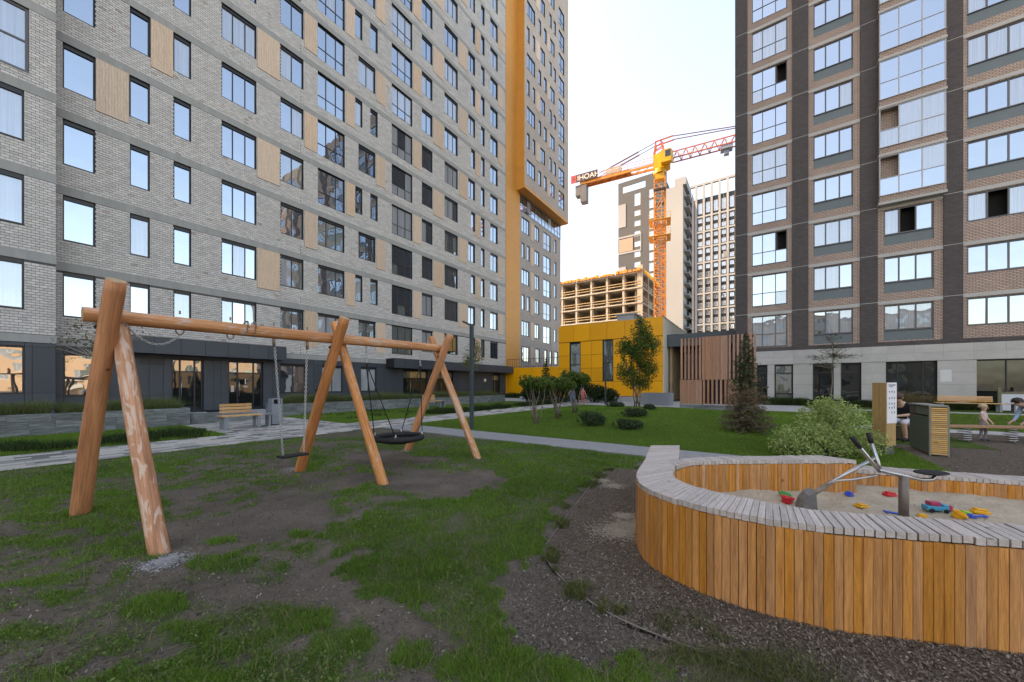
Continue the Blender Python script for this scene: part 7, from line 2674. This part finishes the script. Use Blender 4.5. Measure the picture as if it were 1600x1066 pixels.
# adult sitting hunched between info post and waste station
s = 1.0
J = {"pelvis": (0, -0.05, 0.50, 0.135), "waist": (0, 0.02, 0.66, 0.13), "chest": (0, 0.16, 0.86, 0.15), "neck": (0, 0.27, 1.00, 0.055), "jaw": (0, 0.34, 1.05, 0.066), "head": (0, 0.37, 1.12, 0.095)}
E = [("pelvis", "waist", 2), ("waist", "chest", 1), ("chest", "neck", 0), ("neck", "jaw", 0), ("jaw", "head", 0)]
for sg, k in ((-1, "l"), (1, "r")):
    J[k + "hip"] = (sg * 0.10, 0.0, 0.48, 0.095); J[k + "knee"] = (sg * 0.13, 0.42, 0.52, 0.066); J[k + "ank"] = (sg * 0.12, 0.36 + sg * 0.07, 0.10, 0.043); J[k + "toe"] = (sg * 0.13, 0.52 + sg * 0.07, 0.04, 0.036)
    E += [("pelvis", k + "hip", 2), (k + "hip", k + "knee", 2), (k + "knee", k + "ank", 0), (k + "ank", k + "toe", 3)]
    J[k + "sho"] = (sg * 0.17, 0.18, 0.92, 0.062); J[k + "elb"] = (sg * 0.23, 0.28, 0.70, 0.043); J[k + "wri"] = (sg * 0.07, 0.46, 0.66, 0.031)
    E += [("chest", k + "sho", 1), (k + "sho", k + "elb", 1), (k + "elb", k + "wri", 0)]
    hand(J, E, k + "wri", k, (-sg * 0.5, 0.8, 0.0), (sg * 0.8, 0.5, 0.1), 0.95)
p = AT(1414, 9.3)
skin_person("person", "person in black top and white shorts sitting hunched behind the info post", (p.x, p.y, 0), math.radians(112), J, E, [SKIN, cloth("black_top", (0.015, 0.015, 0.017)), cloth("white_shorts", (0.55, 0.55, 0.60)), SHOE, SKIN, SKIN], (HAIR_A, 'long'))
stl = thing("stool", "low dark block seat under the hunched person", "stool", (p.x, p.y, 0), math.radians(112))
MB().box(-0.18, 0.18, -0.24, 0.08, 0.03, 0.37).build("seat_block", mat("dark_seat_wood", (0.10, 0.075, 0.055), var=0.2), stl, bevel=0.02)
MB().box(-0.18, 0.18, -0.2, 0.1, 0, 0.03).build("base", M_BLACK, stl)
# person bending over the seesaw at the right edge
J = {"pelvis": (0, -0.30, 0.72, 0.13), "waist": (0, -0.15, 0.80, 0.125), "chest": (0, 0.06, 0.90, 0.145), "neck": (0, 0.22, 0.94, 0.053), "jaw": (0, 0.30, 0.93, 0.064), "head": (0, 0.34, 0.985, 0.095)}
E = [("pelvis", "waist", 2), ("waist", "chest", 1), ("chest", "neck", 0), ("neck", "jaw", 0), ("jaw", "head", 0)]
for sg, k in ((-1, "l"), (1, "r")):
    J[k + "hip"] = (sg * 0.10, -0.26, 0.68, 0.09); J[k + "knee"] = (sg * 0.12, -0.05, 0.38, 0.063); J[k + "ank"] = (sg * 0.12, -0.22, 0.09, 0.042); J[k + "toe"] = (sg * 0.13, -0.06, 0.035, 0.035)
    E += [("pelvis", k + "hip", 2), (k + "hip", k + "knee", 2), (k + "knee", k + "ank", 4), (k + "ank", k + "toe", 3)]
    J[k + "sho"] = (sg * 0.17, 0.06, 0.92, 0.06); J[k + "elb"] = (sg * 0.20, 0.12, 0.66, 0.043); J[k + "wri"] = (sg * 0.14, 0.26, 0.50, 0.03)
    E += [("chest", k + "sho", 1), (k + "sho", k + "elb", 1), (k + "elb", k + "wri", 1)]
    hand(J, E, k + "wri", k, (0, 0.8, -0.5), (1, 0.0, 0.0), 0.9)
p = AT(1614, 9.35)
skin_person("person", "dark-haired person in light blue shirt leaning over the seesaw", (p.x, p.y, 0), math.radians(78), J, E, [SKIN, cloth("light_blue", (0.30, 0.42, 0.60)), cloth("grey_blue_trousers", (0.15, 0.18, 0.24)), SHOE, MATS["cloth_grey_blue_trousers"], MATS["cloth_light_blue"]], (HAIR_D, 'short'))
# far adult and child near the yellow building
J, E = standing(1.62, stride=0.14)
p = AT(895, 25.3)
skin_person("person", "distant person in black top and blue jeans walking before the shrubs", (p.x, p.y, 0), math.radians(60), J, E, [SKIN, cloth("black_top", (0, 0, 0)), cloth("blue_jeans", (0.10, 0.19, 0.34)), cloth("white_shoe", (0.5, 0.5, 0.5)), MATS["cloth_blue_jeans"], MATS["cloth_black_top"]], (HAIR_D, 'short'))
J, E = standing(1.25, stride=0.08, big_head=1.2)
p = AT(911, 25.6)
skin_person("person", "distant child in coral red clothes beside the walking adult", (p.x, p.y, 0), math.radians(200), J, E, [SKIN, cloth("coral", (0.60, 0.14, 0.13)), cloth("coral_skirt", (0.55, 0.13, 0.12)), MATS["cloth_white_shoe"], MATS["cloth_coral"], MATS["cloth_coral"]], (HAIR_D, 'short'))
